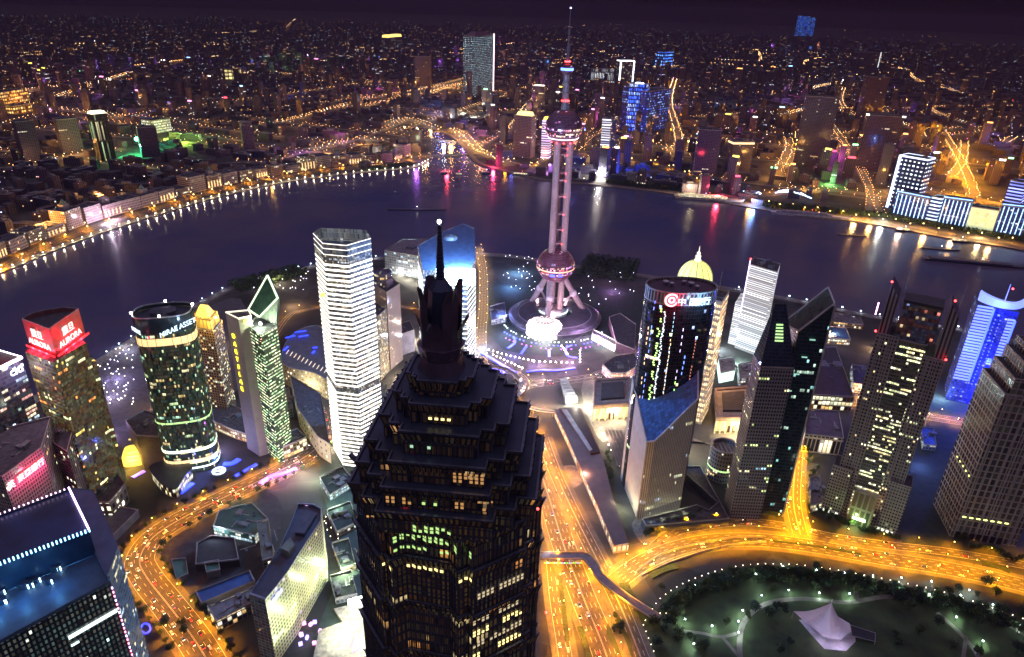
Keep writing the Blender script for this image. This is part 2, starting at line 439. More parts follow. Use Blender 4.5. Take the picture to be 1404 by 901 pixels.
pearl_street = road('street', [(700, 545), (725, 528), (780, 522), (840, 512), (880, 500)], 18, z=.12, lanes=4, kerb=False)
mall_street = road('street', [(655, 340), (662, 370), (663, 420), (660, 460), (662, 505)], 16, z=.12, lanes=3, kerb=False)
quay_street = road('street', [(345, 520), (390, 440), (420, 425), (500, 415), (575, 425), (650, 445)], 10, z=.12, lanes=2, kerb=False)
bund_street = road('street', [(-120, 440), (0, 368), (75, 332), (150, 304), (220, 284), (300, 261), (400, 240), (480, 229), (540, 224), (572, 216)], 26, z=.12, lanes=6, kerb=False)
north_street = road('street', [(590, 183), (615, 178), (632, 190), (652, 207), (700, 222), (760, 230), (820, 228), (880, 222), (930, 235), (960, 250)], 18, z=.12, lanes=4, kerb=False)
east_street = road('street', [(1050, 282), (1110, 290), (1180, 300), (1300, 320), (1404, 337), (1600, 376)], 22, z=.12, lanes=4, kerb=False)
corner_street = road('street', [(-20, 915), (20, 890), (50, 860)], 18, lanes=4)

# ------------------------------------------------------------------ parks and squares
def patch(name, px, mat, z, h=0, pts=None):
    p = pts or smooth([G(*a) for a in px], 4, True)
    return tag(MB().cap(ccw(p), z).build(name, mat), kind='structure')
patch('park_lawn', [(905, 830), (950, 800), (1020, 778), (1100, 778), (1180, 792), (1290, 815), (1404, 852), (1600, 930), (1500, 1100), (1000, 1100), (900, 960)], grassm, .03)
patch('forecourt', [(870, 712), (945, 705), (965, 722), (905, 740), (880, 745)], paving, .04)
patch('forecourt', [(800, 520), (880, 505), (950, 600), (1020, 610), (860, 600), (820, 600)], paving, .05)
patch('forecourt', [(440, 640), (560, 600), (650, 560), (560, 900), (430, 900), (470, 760)], plain('dark_green_paving', (.05, .075, .06), .8), .045)
patch('park_lawn', [(880, 830), (905, 850), (930, 1000), (870, 1000), (845, 880)], grassm, .035)
patch('forecourt', [(215, 740), (270, 700), (345, 672), (385, 690), (370, 760), (300, 830), (240, 800)], plain('site_ground', (.045, .04, .045), .9), .05)
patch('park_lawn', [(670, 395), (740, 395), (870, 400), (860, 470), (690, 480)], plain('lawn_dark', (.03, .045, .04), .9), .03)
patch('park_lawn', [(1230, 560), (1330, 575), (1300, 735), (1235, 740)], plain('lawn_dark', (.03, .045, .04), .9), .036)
patch('forecourt', [(135, 500), (250, 440), (330, 410), (340, 520), (240, 560), (160, 590)], plain('quay_paving', (.09, .085, .10), .8), .04)
patch('park_lawn', [(865, 880), (838, 850), (832, 870), (850, 905), (870, 960)], grassm, .16)

# park paths
pathm = plain('park_path', (.16, .14, .13), .8)
def pth(px, w): tag(MB().strip(smooth([G(*p) for p in px], 6), w, .10).build('path', pathm), kind='structure')
loop1 = [(1017, 930), (1014, 880), (1022, 850), (1050, 828), (1100, 821), (1160, 826), (1220, 818), (1290, 824), (1350, 842), (1404, 870), (1450, 900)]
pth(loop1, 4.5); pth([(925, 864), (960, 868), (990, 873), (1018, 866)], 3); pth([(990, 873), (1013, 900)], 3)
pth([(1175, 823), (1172, 796)], 4); pth([(1285, 840), (1310, 862), (1335, 890), (1350, 920)], 4); pth([(1325, 872), (1320, 905)], 3)

# ==================================================================== BUILDINGS NEAR THE CAMERA
def tower(name, label, poly, h, mat, roof=None, parapet=1.4, units=3, cat='building', z0=0, group=None, rail=None, sub=None, unit_h=3.5, seed=None):
    poly = ccw(poly); c = centroid(poly)
    t = thing(name, label, cat, (c[0], c[1], 0), group)
    MB().loft(poly, z0, poly, h).build('wall', mat, t)
    MB().cap(inset(poly, .3), h-.6).build('roof', roof or roofm, t)
    MB().ring(poly, h, h+parapet, .8).build('parapet', rail or stone, t)
    rr = random.Random(seed if seed is not None else int(abs(c[0])*7+abs(c[1])))
    r = min(math.dist(c, p) for p in poly)*.5
    e = Vector((poly[1][0]-poly[0][0], poly[1][1]-poly[0][1])); ang = math.degrees(math.atan2(e.y, e.x))
    if units > 0 and r > 8:
        for i in range(4):
            x = c[0]+rr.uniform(-r, r); y = c[1]+rr.uniform(-r, r)
            MB().box(x, y, h-.55, rr.uniform(.5, 1.1)*r, .7, .8, ang+rr.choice((0, 90))).build('duct', plain('duct_zinc', (.3, .3, .31), .5, .4), t)
        for i in range(3):
            x = c[0]+rr.uniform(-r, r)*1.1; y = c[1]+rr.uniform(-r, r)*1.1
            MB().prism(ell(x, y, 1.1, 1.1, 0, 10), h-.55, h+.9).build('roof_fan', plain('fan_grey', (.12, .12, .13), .6), t)
    for i in range(units):
        x = c[0]+rr.uniform(-r, r); y = c[1]+rr.uniform(-r, r); w, d, hh = rr.uniform(.2, .55)*r, rr.uniform(.2, .5)*r, rr.uniform(.5, 1.2)*unit_h
        u = MB().box(x, y, h-.55, w*1.3, d*1.3, hh, ang).build('plant_unit', plain('plant_grey', (.16, .16, .17), .7), t)
    return t

# ---- dark stepped tower in front with a tall spire
JX, JY = G(604, 400, 400)
JA = 34; JU = -5
def jup_plan(a):                     # upper setbacks: square to the camera, stepped corners
    f = a*.60; c_ = a-f
    q = [(a, -f), (a, f), (a-c_*.5, f), (a-c_*.5, f+c_*.5), (f, f+c_*.5)]; out = []
    for r_ in range(4):
        c, s = round(math.cos(r_*math.pi/2)), round(math.sin(r_*math.pi/2)); out += [(x*c-y*s, x*s+y*c) for x, y in q]
    c, s = math.cos(R(JU)), math.sin(R(JU)); k2 = max(0, min(1, (a-8)/10))
    return [(JX+2.6*k2+x*c-y*s, JY+x*s+y*c) for x, y in out]
def jm(a, cut=1.0):
    if isinstance(a, complex): return jup_plan(a.real)
    k = a/27; w = 8.5*k; s_ = w+3.5*k; b = a-1.8*k; cc = (21 if a > 23 else 22.5)*k
    q = [(a, -w), (a, w), (b, w), (b, s_), (cc, s_), (s_, cc), (s_, b), (w, b)]
    out = []
    for r_ in range(4):
        c, s = round(math.cos(r_*math.pi/2)), round(math.sin(r_*math.pi/2))
        out += [(x*c-y*s, x*s+y*c) for x, y in q]
    c, s = math.cos(R(JA)), math.sin(R(JA))
    k2 = max(0, min(1, (a-12)/10))
    return [(JX+2.3*k2+(x*c-y*s)*1.045, JY+(x*s+y*c)*1.02) for x, y in out]
jt = thing('skyscraper', 'huge dark stepped tower in the middle foreground, rising in tiers to a spiked spire', 'skyscraper', (JX, JY, 0))
jdark = facade('jm_low', wall=(.10, .09, .085), glass=(.03, .03, .035), cw=1.55, ch=4.0, mx=.45, my=.2, lit=.01, row=.11, cols=[(1, .42, .10), (1, .62, .22), (1, .75, .35), (1, .5, .16)], s=.55, grough=.25, dim=.03)
jup = facade('jm_up', wall=(.05, .045, .05), glass=(.02, .02, .03), cw=1.55, ch=4.0, mx=.35, my=.16, lit=.0, row=.03, cols=[(1, .5, .2), (1, .65, .3)], s=.4, grough=.25, dim=.015)
jrib = plain('tower_mullion', (.13, .145, .19), .35, .5)
jroof = plain('tower_ledge', (.045, .06, .10), .4, .3)
tiers = [(0, 105, 29.5), (105, 160, 29.2), (160, 200, 29), (200, 232, 28.8), (232, 260, 28.5), (260, 285, 28.3), (285, 306, 28), (306, 324, 27.8), (324, 335, 27.3), (335, 343, 27.2+0j), (343, 350, 25+0j), (350, 357, 22.2+0j), (357, 364.5, 18+0j), (364.5, 371, 13.4+0j), (371, 376, 8.8+0j)]
for i, (z0, z1, a) in enumerate(tiers):
    t0, t1, t2 = jm(a), jm(a+.15), jm(a+1.3)
    tier = MB().loft(t0, z0, t1, z1-3.2).loft(t1, z1-3.2, t2, z1).build('tier', jup if z1 > 345 else jdark, jt)
    MB().ring(t2, z1, z1+.5, .7).build('ledge_rim', jrib, tier, loc=(0, 0, 0)).location = (0, 0, 0)
    MB().cap(inset(t2, .5), z1-.2).build('terrace', jroof, tier, loc=(0, 0, 0))
    rb = MB(); n = len(t0); step = 1.55
    for e_ in range(n):
        p, q_ = Vector(t0[e_]), Vector(t0[(e_+1) % n]); L = (q_-p).length; k = max(1, round(L/step)); d = (q_-p)/k
        nn = Vector((d.y, -d.x)).normalized()
        P2 = Vector(t2[e_]); Q2 = Vector(t2[(e_+1) % n]); d2 = (Q2-P2)/k
        for j in range(k):
            b0 = p+d*j; b1 = P2+d2*j
            A = [(b0-d.normalized()*.12), (b0+d.normalized()*.12)]; B = [(b1-d.normalized()*.12), (b1+d.normalized()*.12)]
            o_ = nn*.42
            if z1 > 200:
                for (z_a, z_b, lo, hi) in ((z0, z1-3.2, A, A), (z1-3.2, z1+(.9 if j % 3 == 0 else .2), A, B)):
                    rb.face([(*(lo[0]+o_), z_a), (*(lo[1]+o_), z_a), (*(hi[1]+o_), z_b), (*(hi[0]+o_), z_b)])
                    rb.face([(*lo[0], z_a), (*(lo[0]+o_), z_a), (*(hi[0]+o_), z_b), (*hi[0], z_b)])
                    rb.face([(*(lo[1]+o_), z_a), (*lo[1], z_a), (*hi[1], z_b), (*(hi[1]+o_), z_b)])
    if rb.f: rb.build('mullion', jrib, tier, loc=(0, 0, 0))
    # horizontal spandrel rails
    if z1 > 200:
        rl = MB(); zz = z0+4
        while zz < z1-3:
            rl.ring(jm(a+.28), zz, zz+.35, .3); zz += 4
        rl.build('floor_rail', jrib, tier, loc=(0, 0, 0))
    if z1 > 300: # parapet spikes
        for (x, y) in t2[::4]: MB().tube((x, y, z1), (x, y, z1+2.6), .12, .04, 4).build('spike', jrib, tier, loc=(0, 0, 0))
# lit ledges and rooms facing the camera
def jloc(u, v):
    c, s = math.cos(R(JA)), math.sin(R(JA)); return (JX+u*c-v*s, JY+u*s+v*c)
lr_ = random.Random(4); lw_ = [0, MB(), {}]
def litrun(a, e0, e1, z, hh, mat, nm='ledge_light', out=.5, zig=0, rng=(0, 1)):
    t = jm(a+out); pts = [t[k % len(t)] for k in range(e0, e1+1)]
    for k in range(len(pts)-1):
        p, q_ = Vector(pts[k]), Vector(pts[k+1]); p, q_ = p.lerp(q_, rng[0]), p.lerp(q_, rng[1]); nseg = max(1, int((q_-p).length/1.55)); d = (q_-p)/nseg
        for j in range(nseg):
            if lr_.random() < .22: continue
            s0 = p+d*(j+.24); s1 = p+d*(j+.80); dz = zig if j % 2 else 0; mb = MB() if lw_[0] < 99 else lw_[1]
            mk = 0 if lw_[0] < 99 else lw_[2].setdefault(mat.name, len(lw_[2]))
            if hh < 1.3: mb.face([(*s0, z+dz), (*s1, z), (*s1, z+hh), (*s0, z+hh+dz)], None, mk)
            else:
                zz_ = z
                while zz_ < z+hh-.5:
                    if lr_.random() > .15: mb.face([(*s0, zz_+dz), (*s1, zz_), (*s1, zz_+.95), (*s0, zz_+.95+dz)], None, mk)
                    zz_ += 1.3
            if lw_[0] < 99 and mb.f: mb.build('lit_window', mat, jt); lw_[0] += 1
gy = glow('ledge_yellow', (1, .78, .28), 1.6); gg = glow('ledge_green', (.62, 1, .30), .7); go_ = glow('window_amber', (1, .50, .14), .38); gpale = glow('window_pale', (1, .8, .45), .5)
# corner facing the camera sits between edges 20..24 of the outline
litrun(27.8, 17, 24, 319.5, 1.0, gy, zig=.5); litrun(27.3, 19, 22, 330.0, 1.9, gg, zig=.6); litrun(27.3, 19, 21, 326.5, 1.6, gg, zig=.6); litrun(27.3, 23, 24, 328, 2.2, gg)
litrun(27.2+0j, 15, 16, 336.5, 1.9, gg, zig=.4, rng=(.25, .7)); litrun(25+0j, 15, 16, 344.5, 3.2, go_, 'lit_window', rng=(.62, .98)); litrun(25+0j, 15, 16, 344.5, 3.0, go_, 'lit_window', rng=(.02, .28)); litrun(25+0j, 15, 16, 344.8, 1.6, gg, rng=(.36, .58))
litrun(22.2+0j, 15, 16, 351.5, 3.4, go_, 'lit_window', rng=(.60, 1)); litrun(22.2+0j, 15, 16, 351.5, 1.6, gpale, 'lit_window', rng=(.3, .4)); litrun(18+0j, 15, 16, 359, 1.6, glow('window_green', (.6, 1, .65), .55), 'lit_window', rng=(.1, .55))
litrun(13.4+0j, 15, 16, 366, .8, gy, 'lit_window', rng=(.3, .95)); litrun(28.3, 19, 21, 268, 3.2, go_, 'lit_window'); litrun(28.3, 19, 20, 277, 4.0, gy, 'lit_window')
for zz in (292, 297, 312, 302, 287, 272, 264, 251, 243): litrun(28, 24, 25, zz, 3.0, gy if zz % 2 else gpale, 'lit_window')
if lw_[1].f: lw_[1].build('lit_window', [bpy.data.materials[k] for k in lw_[2]], jt)['kind'] = 'stuff'
for (u, v, z) in ((-22, -14, 342), (22, -14, 342), (-17, -10, 357), (16, -12, 357), (27, -19, 324), (27, -27, 285)):
    x, y = jloc(u*.9, v); mb = MB().tube((x, y, z), (x, y, z+1.2), .12, .08, 4); mb.build('beacon_post', jrib, jt); MB().sphere(x, y, z+1.4, .42, 8, 6).build('beacon', redlamp, jt)
# maintenance crane arm on the left terrace
x0, y0 = jloc(-24, -2)
MB().tube((JX-27.5, JY-8, 349), (JX-16, JY-15, 341.5), .9, 1.1, 6).build('maintenance_crane', jrib, jt)
# crown and spire
cm = plain('crown_steel', (.17, .13, .16), .35, .5)
oc = lambda r, k=0: [(JX+r*math.cos(R(JA+22.5+k+45*i)), JY+r*math.sin(R(JA+22.5+k+45*i))) for i in range(8)]
MB().loft(oc(7.6), 374, oc(6.2), 380).loft(oc(6.2), 380, oc(7.2), 384).cap(oc(7.2), 384).build('crown_base', cm, jt)
MB().loft(oc(4.8), 384, oc(3.4), 401).loft(oc(3.4), 401, oc(1.5), 404).cap(oc(1.5), 404).build('spire_core', jroof, jt)
for i in range(8):
    a = R(JA+45*i); a2 = R(JA+45*i); rr_, zt = (6.5, 402.5) if i % 2 == 0 else (7.6, 393.5)
    c, s = math.cos(a), math.sin(a); tx, ty = -s, c
    mb = MB(); prof = [(5.4, 380.5, 2.4), (5.4, 387, 2.5), (5.7, zt-4, 2.6), (rr_, zt, 1.3)]
    for (r0, z0, w0), (r1, z1, w1) in zip(prof, prof[1:]):
        for sg in (1, -1):
            mb.face([(JX+c*r0+tx*w0*-1, JY+s*r0+ty*w0*-1, z0), (JX+c*(r0+.9), JY+s*(r0+.9), z0), (JX+c*(r1+.9), JY+s*(r1+.9), z1), (JX+c*r1-tx*w1, JY+s*r1-ty*w1, z1)]) if sg > 0 else \
            mb.face([(JX+c*(r0+.9), JY+s*(r0+.9), z0), (JX+c*r0+tx*w0, JY+s*r0+ty*w0, z0), (JX+c*r1+tx*w1, JY+s*r1+ty*w1, z1), (JX+c*(r1+.9), JY+s*(r1+.9), z1)])
        mb.face([(JX+c*r0+tx*w0, JY+s*r0+ty*w0, z0), (JX+c*r0-tx*w0, JY+s*r0-ty*w0, z0), (JX+c*r1-tx*w1, JY+s*r1-ty*w1, z1), (JX+c*r1+tx*w1, JY+s*r1+ty*w1, z1)])
    for d_ in (-1, 0, 1): mb.tube((JX+c*rr_+tx*d_*1.3, JY+s*rr_+ty*d_*1.3, zt-.3), (JX+c*(rr_+.5)+tx*d_*1.3, JY+s*(rr_+.5)+ty*d_*1.3, zt+1.2), .1, .04, 4)
    mb.build('crown_blade', cm, jt)
mast = MB(); mast.lathe(JX, JY, [(1.7, 398), (1.3, 404), (1.0, 410), (.55, 419.5), (0, 420)], 8)
z = 400
while z < 418.5:
    r_ = 1.75-(z-400)*.055; mast.lathe(JX, JY, [(r_*.6, z), (r_, z+.25), (r_*.6, z+.5)], 8); z += 1.05
mast.build('spire_mast', jroof, jt); MB().sphere(JX, JY, 420.4, .55, 8, 6).build('mast_light', whitelamp, jt)

# ---- tall white-banded glass towers
def banded(label, poly_px, H, band_h, gap, z0b, z1b, roofz, mat, bandm, base_px=None, skip=()):
    top = ccw(GP(H, poly_px)); c = centroid(top)
    t = thing('skyscraper', label, 'skyscraper', (c[0], c[1], 0))
    bot = scaled(top, 1.03, c)
    MB().loft(bot, 0, top, lambda x, y: roofz(x, y)).build('glass_shell', mat, t)
    MB().cap(top, lambda x, y: roofz(x, y)-.3).build('roof', roofb if False else plain('roof_glass_blue', (.04, .07, .13), .15, .2), t)
    z = z0b; k = 0
    while z < z1b:
        if k not in skip:
            f = 1.03-.03*z/H
            MB().ring(scaled(top, f*1.012, c), z, z+band_h, .5).build('light_band', bandm, t)
        z += gap; k += 1
    return t, top, c
bandw = glow('band_white', (1, .93, .82), 1.9, True)
bandb = glow('band_cool', (.86, .94, 1), 1.35, True)
ifcg = facade('banded_glass', wall=(.16, .16, .16), glass=(.06, .065, .07), cw=1.5, ch=2.6, mx=.2, my=.2, lit=.22, row=.25, cols=[(1, .9, .7), (1, .85, .6), (.9, .95, 1)], s=.75, grough=.2, dim=.12)
pn = [(431, 335), (444, 349), (476, 352), (509, 342), (503, 331), (470, 329), (440, 328)]
tn, topn, cn = banded('tall tower wrapped in warm white light bands, left of the dark spire', pn, 250, 1.9, 5.15, 2, 240, lambda x, y: 250, ifcg, bandw, skip=(19,))
# slanted glass crown on the tower
ridge = [(p[0], p[1]) for p in topn]
MB().ring(scaled(topn, 1.005, cn), 250, 262, 1.0).build('crown_screen', facade('crown_glass', wall=(.3, .3, .3), glass=(.10, .11, .12), cw=1.6, ch=6, mx=.12, my=.04, lit=.03, row=.12, cols=[(1, .95, .85), (.8, .9, 1)], s=.5, dim=.12), tn)
for zz in (250, 256, 261): MB().ring(scaled(topn, 1.012, cn), zz, zz+.6, .6).build('light_band', bandw, tn)
x, y = G(436, 336, 256); light('crown_floodlight', x+6, y, 262, (.9, .95, 1), 1.2e4, .6, tn)
x, y = G(482, 352, 240)
MB().box(x-3, y+1, 236, 22, 1, 5.5, 14).build('lit_crown_panel', glow('crown_panel', (.85, .92, 1), 1.3), tn)
yl = G(443, 404, 214); MB().sphere(yl[0], yl[1]-1, 214, 2.2, 10, 8).build('yellow_lamp', glow('yellow_lamp', (1, .9, .05), 3), tn)
ps = [(573, 348), (580, 372), (640, 377), (652, 362), (650, 330), (634, 325), (606, 334)]
psg = GP(196, ps)
def srf(x, y):
    a, b = P(x, y, 196); return 196+max(0, (377-b))*.35
ts, tops, cs = banded('white-banded tower with a blazing blue-white floodlight on its roof, behind the dark spire', ps, 196, 1.5, 6.3, 2, 188, srf, ifcg, bandb)
fx, fy = G(628, 372, 200)
MB().box(fx-3, fy-1.8, 184, 44, 2.6, 19, 3).build('floodlight_glare', glow('floodlight_glare', (.62, .82, 1), 14), ts)  # oversized glowing panel standing in for the floodlight's flare
for k in range(3): light('floodlight_spill', fx-10+10*k, fy-9, 203+2*k, (.16, .42, 1), 3e5, 3, ts)
light('floodlight_spill', *G(622, 345, 235), 235, (.10, .36, 1), 1.3e6, 4, ts)  # unseen light hung above the roof to tint the river blue
for k in range(4): light('floodlight_spill', fx-12+8*k, fy+5, 204, (.45, .7, 1), 2.2e5, 1.5, ts)  # unseen lights added so their falloff on the roof imitates bloom
MB().lathe(*G(618, 330, 205), [(9, 196), (9, 208), (7, 211), (0, 213)], 20).build('roof_drum', plain('plant_grey', (.16, .16, .17), .7), ts)

# ---- rocket-like broadcasting tower with spheres
QX, QY = G(758, 430)
def qh(py): return hgt(QX, QY, py)
qt = thing('broadcasting_tower', 'tall pink concrete television tower with three spheres and a needle antenna by the river', 'tower', (QX, QY, 0))
qcon = plain('pink_concrete', (.33, .24, .25), .6, var=.18, scale=.3)
kq = 1.22
for i in range(3):
    a = R(90+120*i+15); px_, py_ = QX+11.5*math.cos(a), QY+11.5*math.sin(a)
    MB().tube((px_, py_, 0), (px_, py_, qh(190)), 5.4, 5.4, 20).build('column', qcon, qt)
for py_ in (212, 237, 247, 269, 293, 314, 333, 203):
    z = qh(py_)
    fl = MB().lathe(QX, QY, [(0, z), (8.5, z), (8.5, z+2.2), (0, z+2.2)], 18).build('linking_floor', qcon, qt)
    for k in range(2):
        a = R(-90+70*(k-.5)); MB().sphere(QX+12*math.cos(a), QY+12*math.sin(a), z+1, .8, 8, 6).build('warning_lamp', redlamp, qt)
sphm = facade('sphere_panels', wall=(.24, .10, .13), glass=(.11, .035, .06), cw=3.2, ch=3.2, mx=.12, my=.12, lit=.02, row=0, cols=[(1, .3, .8), (1, .6, .9)], s=1.0, rough=.35, grough=.3)
def ball(py, rpx, sz=1.0, nm='sphere'):
    z = qh(py); d = (Vector((QX, QY, z))-Vector((0, 0, CAMZ))).dot(Fv); r = rpx/FPX*d
    MB().sphere(QX, QY, z, r, 40, 24, sz).build(nm, sphm, qt); return z, r
zl, rl = ball(363, 25.5, .95); zu, ru = ball(174, 25.5, .9); zs, rs = ball(95, 8.2, .95, 'small_sphere')
sw = facade('sphere_windows', wall=(.2, .12, .16), glass=(.05, .02, .04), cw=3, ch=3, mx=.2, my=.2, lit=.35, row=.3, cols=[(1, .15, .2), (1, .45, .6), (.9, .4, 1), (1, .7, .5)], s=2.2)
for (zc, r, lo, hi, mt) in ((zl, rl, -.05, .16, sw), (zl, rl, -.30, -.18, sw), (zu, ru, -.42, -.22, sw), (zu, ru, -.12, .0, sw), (zu, ru, -.62, -.56, glow('deck_white', (.9, .85, 1), 1.2)), (zl, rl, -.12, -.07, glow('deck_orange', (1, .45, .25), 1.4))):
    f = lambda t: r*math.sqrt(1-t*t)*1.02+.4
    MB().lathe(QX, QY, [(f(lo)-2, zc+r*lo*.95), (f(lo), zc+r*lo*.95), (f(hi), zc+r*hi*.95), (f(hi)-2, zc+r*hi*.95)], 40).build('window_band', mt, qt)
MB().lathe(QX, QY, [(rs+.4, zs-1.5), (rs+.8, zs), (rs+.4, zs+2)], 24).build('window_band', glow('ring_blue', (.1, .2, 1), 4), qt)
for sgn in (-1, 1):
    a = R(-90+sgn*12); MB().box(QX+rl*.97*math.cos(a), QY+rl*.97*math.sin(a), zl-rl*.33, 8, 3, 4.5).build('blue_screen', bluelamp, qt)
MB().lathe(QX, QY, [(6.5, zu+ru*.8), (5.2, zu+ru+8), (4.5, zs-rs-12), (4.5, zs)], 20).build('upper_shaft', qcon, qt)
for z in (zs-20, zs-34, zs-46):
    MB().lathe(QX, QY, [(5, z), (6, z+.6), (6, z+1.6), (5, z+2.2)], 20).build('shaft_ring', qcon, qt)
for (z, r_) in ((zu+ru+10, 6), (zs+rs+2, 4), (zu-ru*.75, 20)):
    for k in range(5):
        a = R(-150+30*k); MB().sphere(QX+r_*math.cos(a), QY+r_*math.sin(a), z, 1.0, 8, 6).build('warning_lamp', redlamp, qt)
am = MB().lathe(QX, QY, [(2.6, zs+rs*.8), (2.2, qh(60)), (1.6, qh(58)), (1.3, qh(38)), (.8, qh(37)), (.5, qh(14)), (0, qh(12))], 10)
am.build('antenna', plain('antenna_steel', (.12, .09, .12), .5), qt); MB().sphere(QX, QY, qh(12)+1, 1.1, 8, 6).build('mast_light', glow('lamp_violet', (.5, .5, 1), 6), qt)
for (bx, by) in ((726, 420), (804, 433), (748, 449)):
    g0 = G(bx, by); d = Vector((QX-g0[0], QY-g0[1])).normalized()
    top_ = (QX-d.x*14, QY-d.y*14, zl-rl*.65)
    MB().tube((g0[0], g0[1], 0), top_, 5.0, 4.6, 16).build('leg', qcon, qt)
    mid = Vector((g0[0], g0[1], 0)).lerp(Vector(top_), .58)
    MB().sphere(mid.x, mid.y, mid.z, 6.4, 14, 10).build('leg_joint', plain('joint_pale', (.5, .42, .46), .5), qt)
    MB().tube(tuple(mid), (QX-d.x*10, QY-d.y*10, max(6, mid.z-26)), 1.7, 1.7, 8).build('brace', qcon, qt)
MB().lathe(QX, QY, [(24, 1), (24, 9), (20, 11), (0, 11.5)], 32).build('base_drum', plain('base_white', (.6, .6, .62), .5), qt)
MB().lathe(QX, QY, [(24.2, 7), (25.2, 7.5), (25.2, 9)], 32).build('base_ring_light', glow('ring_cool', (.75, .95, 1), 3), qt)
# its round hall roofs on the ground
px1 = G(760, 438)
bt = thing('round_hall', 'dark disc-shaped hall roof around the foot of the television tower', 'building', (px1[0], px1[1], 0))
MB().lathe(px1[0], px1[1], [(74, 0), (77, 8), (72, 11), (28, 16), (28, 11)], 56).build('disc_roof', facade('disc_roof', wall=(.12, .11, .14), glass=(.05, .05, .07), cw=6, ch=2, mx=.08, my=.1, lit=0, row=0, grough=.3), bt)
MB().lathe(px1[0], px1[1], [(77.3, 7.2), (77.6, 8.2)], 56).build('rim', metall, bt)
for r_ in (44, 60): MB().lathe(px1[0], px1[1], [(r_, 14.4-(r_-28)*.06), (r_+1.2, 14.6-(r_-28)*.06), (r_+1.2, 13.6-(r_-28)*.06)], 56).build('roof_rib', metall, bt)
gx, gy_ = G(746, 456)
et = thing('entrance_dome', 'blazing white lit entrance dome in front of the television tower', 'building', (gx, gy_, 0))
MB().lathe(gx, gy_, [(30, 0), (30, 9), (26, 16), (16, 21), (0, 22)], 20).build('glass_dome', facade('dome_glass', wall=(.7, .6, .6), glass=(.6, .5, .55), cw=2.6, ch=3, mx=.2, my=.2, lit=.95, row=.9, cols=[(1, .93, .95), (1, .85, .8), (.95, .9, 1)], s=4.5, dim=1), et)
ribs = MB()
for i in range(14):
    a = 2*math.pi*i/14
    for (r0, z0), (r1, z1) in zip([(30.4, 0), (30.4, 9), (26.4, 16.3), (16.4, 21.3)], [(30.4, 9), (26.4, 16.3), (16.4, 21.3), (2, 22.5)]):
        ribs.tube((gx+r0*math.cos(a), gy_+r0*math.sin(a), z0), (gx+r1*math.cos(a), gy_+r1*math.sin(a), z1), .5, .5, 5)
ribs.build('rib', glow('dome_rib', (1, .8, .7), 1.0), et)
light('entrance_light', gx, gy_-38, 18, (1, .8, .85), 1.6e5, 5, et); light('entrance_light', gx+60, gy_-20, 22, (.9, .5, .9), 9e4, 4, et); light('entrance_light', gx-60, gy_-20, 22, (.5, .55, 1), 9e4, 4, et)
for (a_, b_) in ((735, 418), (775, 418), (758, 440)):
    x, y = G(a_, b_); light('tower_uplight', x, y, 14, (1, .6, .65), 4e4, 3, qt)
for zz in (150, 210, 270):
    for sx_ in (-1, 1): light('shaft_uplight', QX+sx_*24, QY-30, zz, (1, .5, .6), 6e3, 2, qt)

for (r_, z_, w_, a0, a1, mt, lb) in ((88, .4, 1.2, 200, 330, 'w', 'arc of white lamps curving before the dark disc hall'), (100, .4, 1.6, 215, 320, 'b', 'outer arc of blue lamps curving before the dark disc hall'), (112, .4, 1.2, 225, 312, 'v', 'violet lamp arc at the edge of the television tower square')):
    pts = [(px1[0]+r_*math.cos(R(a)), px1[1]+r_*math.sin(R(a))) for a in range(a0, a1, 4)]; t = thing('light_arc', lb, 'lights', (*pts[0], 0)); mb = MB()
    for k, (x, y) in enumerate(pts): mb.box(x, y, z_, w_*1.6, w_*1.2, 1.2, 0) if k % 4 != 3 else None
    mb.build('lit_strip', {'w': glow('ring_cool', (.75, .95, 1), 3), 'b': bluelamp, 'v': glow('violet_band', (.6, .05, 1), 2.6)}[mt], t)['kind'] = 'stuff'

# ---- left group
gold_f = facade('gold_curtain', wall=(.10, .085, .05), glass=(.07, .055, .03), cw=2.2, ch=3.9, mx=.15, my=.25, lit=.03, row=.07, cols=[(1, .7, .15), (1, .9, .45), (1, .35, .08), (.9, 1, .5)], s=1.6, dim=.10)
aur_top = GP(200, [(30, 438), (67, 452), (108, 424), (88, 422), (60, 426), (42, 431)])
at_ = thing('office_tower', 'golden dark office tower with a big red lit sign on both upper faces', 'office building', (*centroid(aur_top), 0))
aur_low = ccw(GP(172, [(34, 482), (72, 497), (118, 470), (100, 460), (70, 462), (44, 470)]))
MB().loft(aur_low, 0, aur_low, 172).build('wall', gold_f, at_); MB().cap(aur_low, 172).build('roof', roofm, at_)
redm = plain('sign_board', (.30, .10, .09), .5)
aur_top = ccw(aur_top); MB().loft(aur_top, 172.3, aur_top, 200).build('crown_wall', redm, at_); MB().cap(aur_top, 196).build('crown_roof', roofm, at_)
MB().ring(aur_top, 200, 201, .7).build('parapet', stone, at_)
redtext = glow('sign_white_red', (1, .80, .74), 1.15); redtext2 = glow('sign_red', (1, .01, .02), 1.0); bluesign = glow('sign_ice_blue', (.62, .86, 1), 1.25)
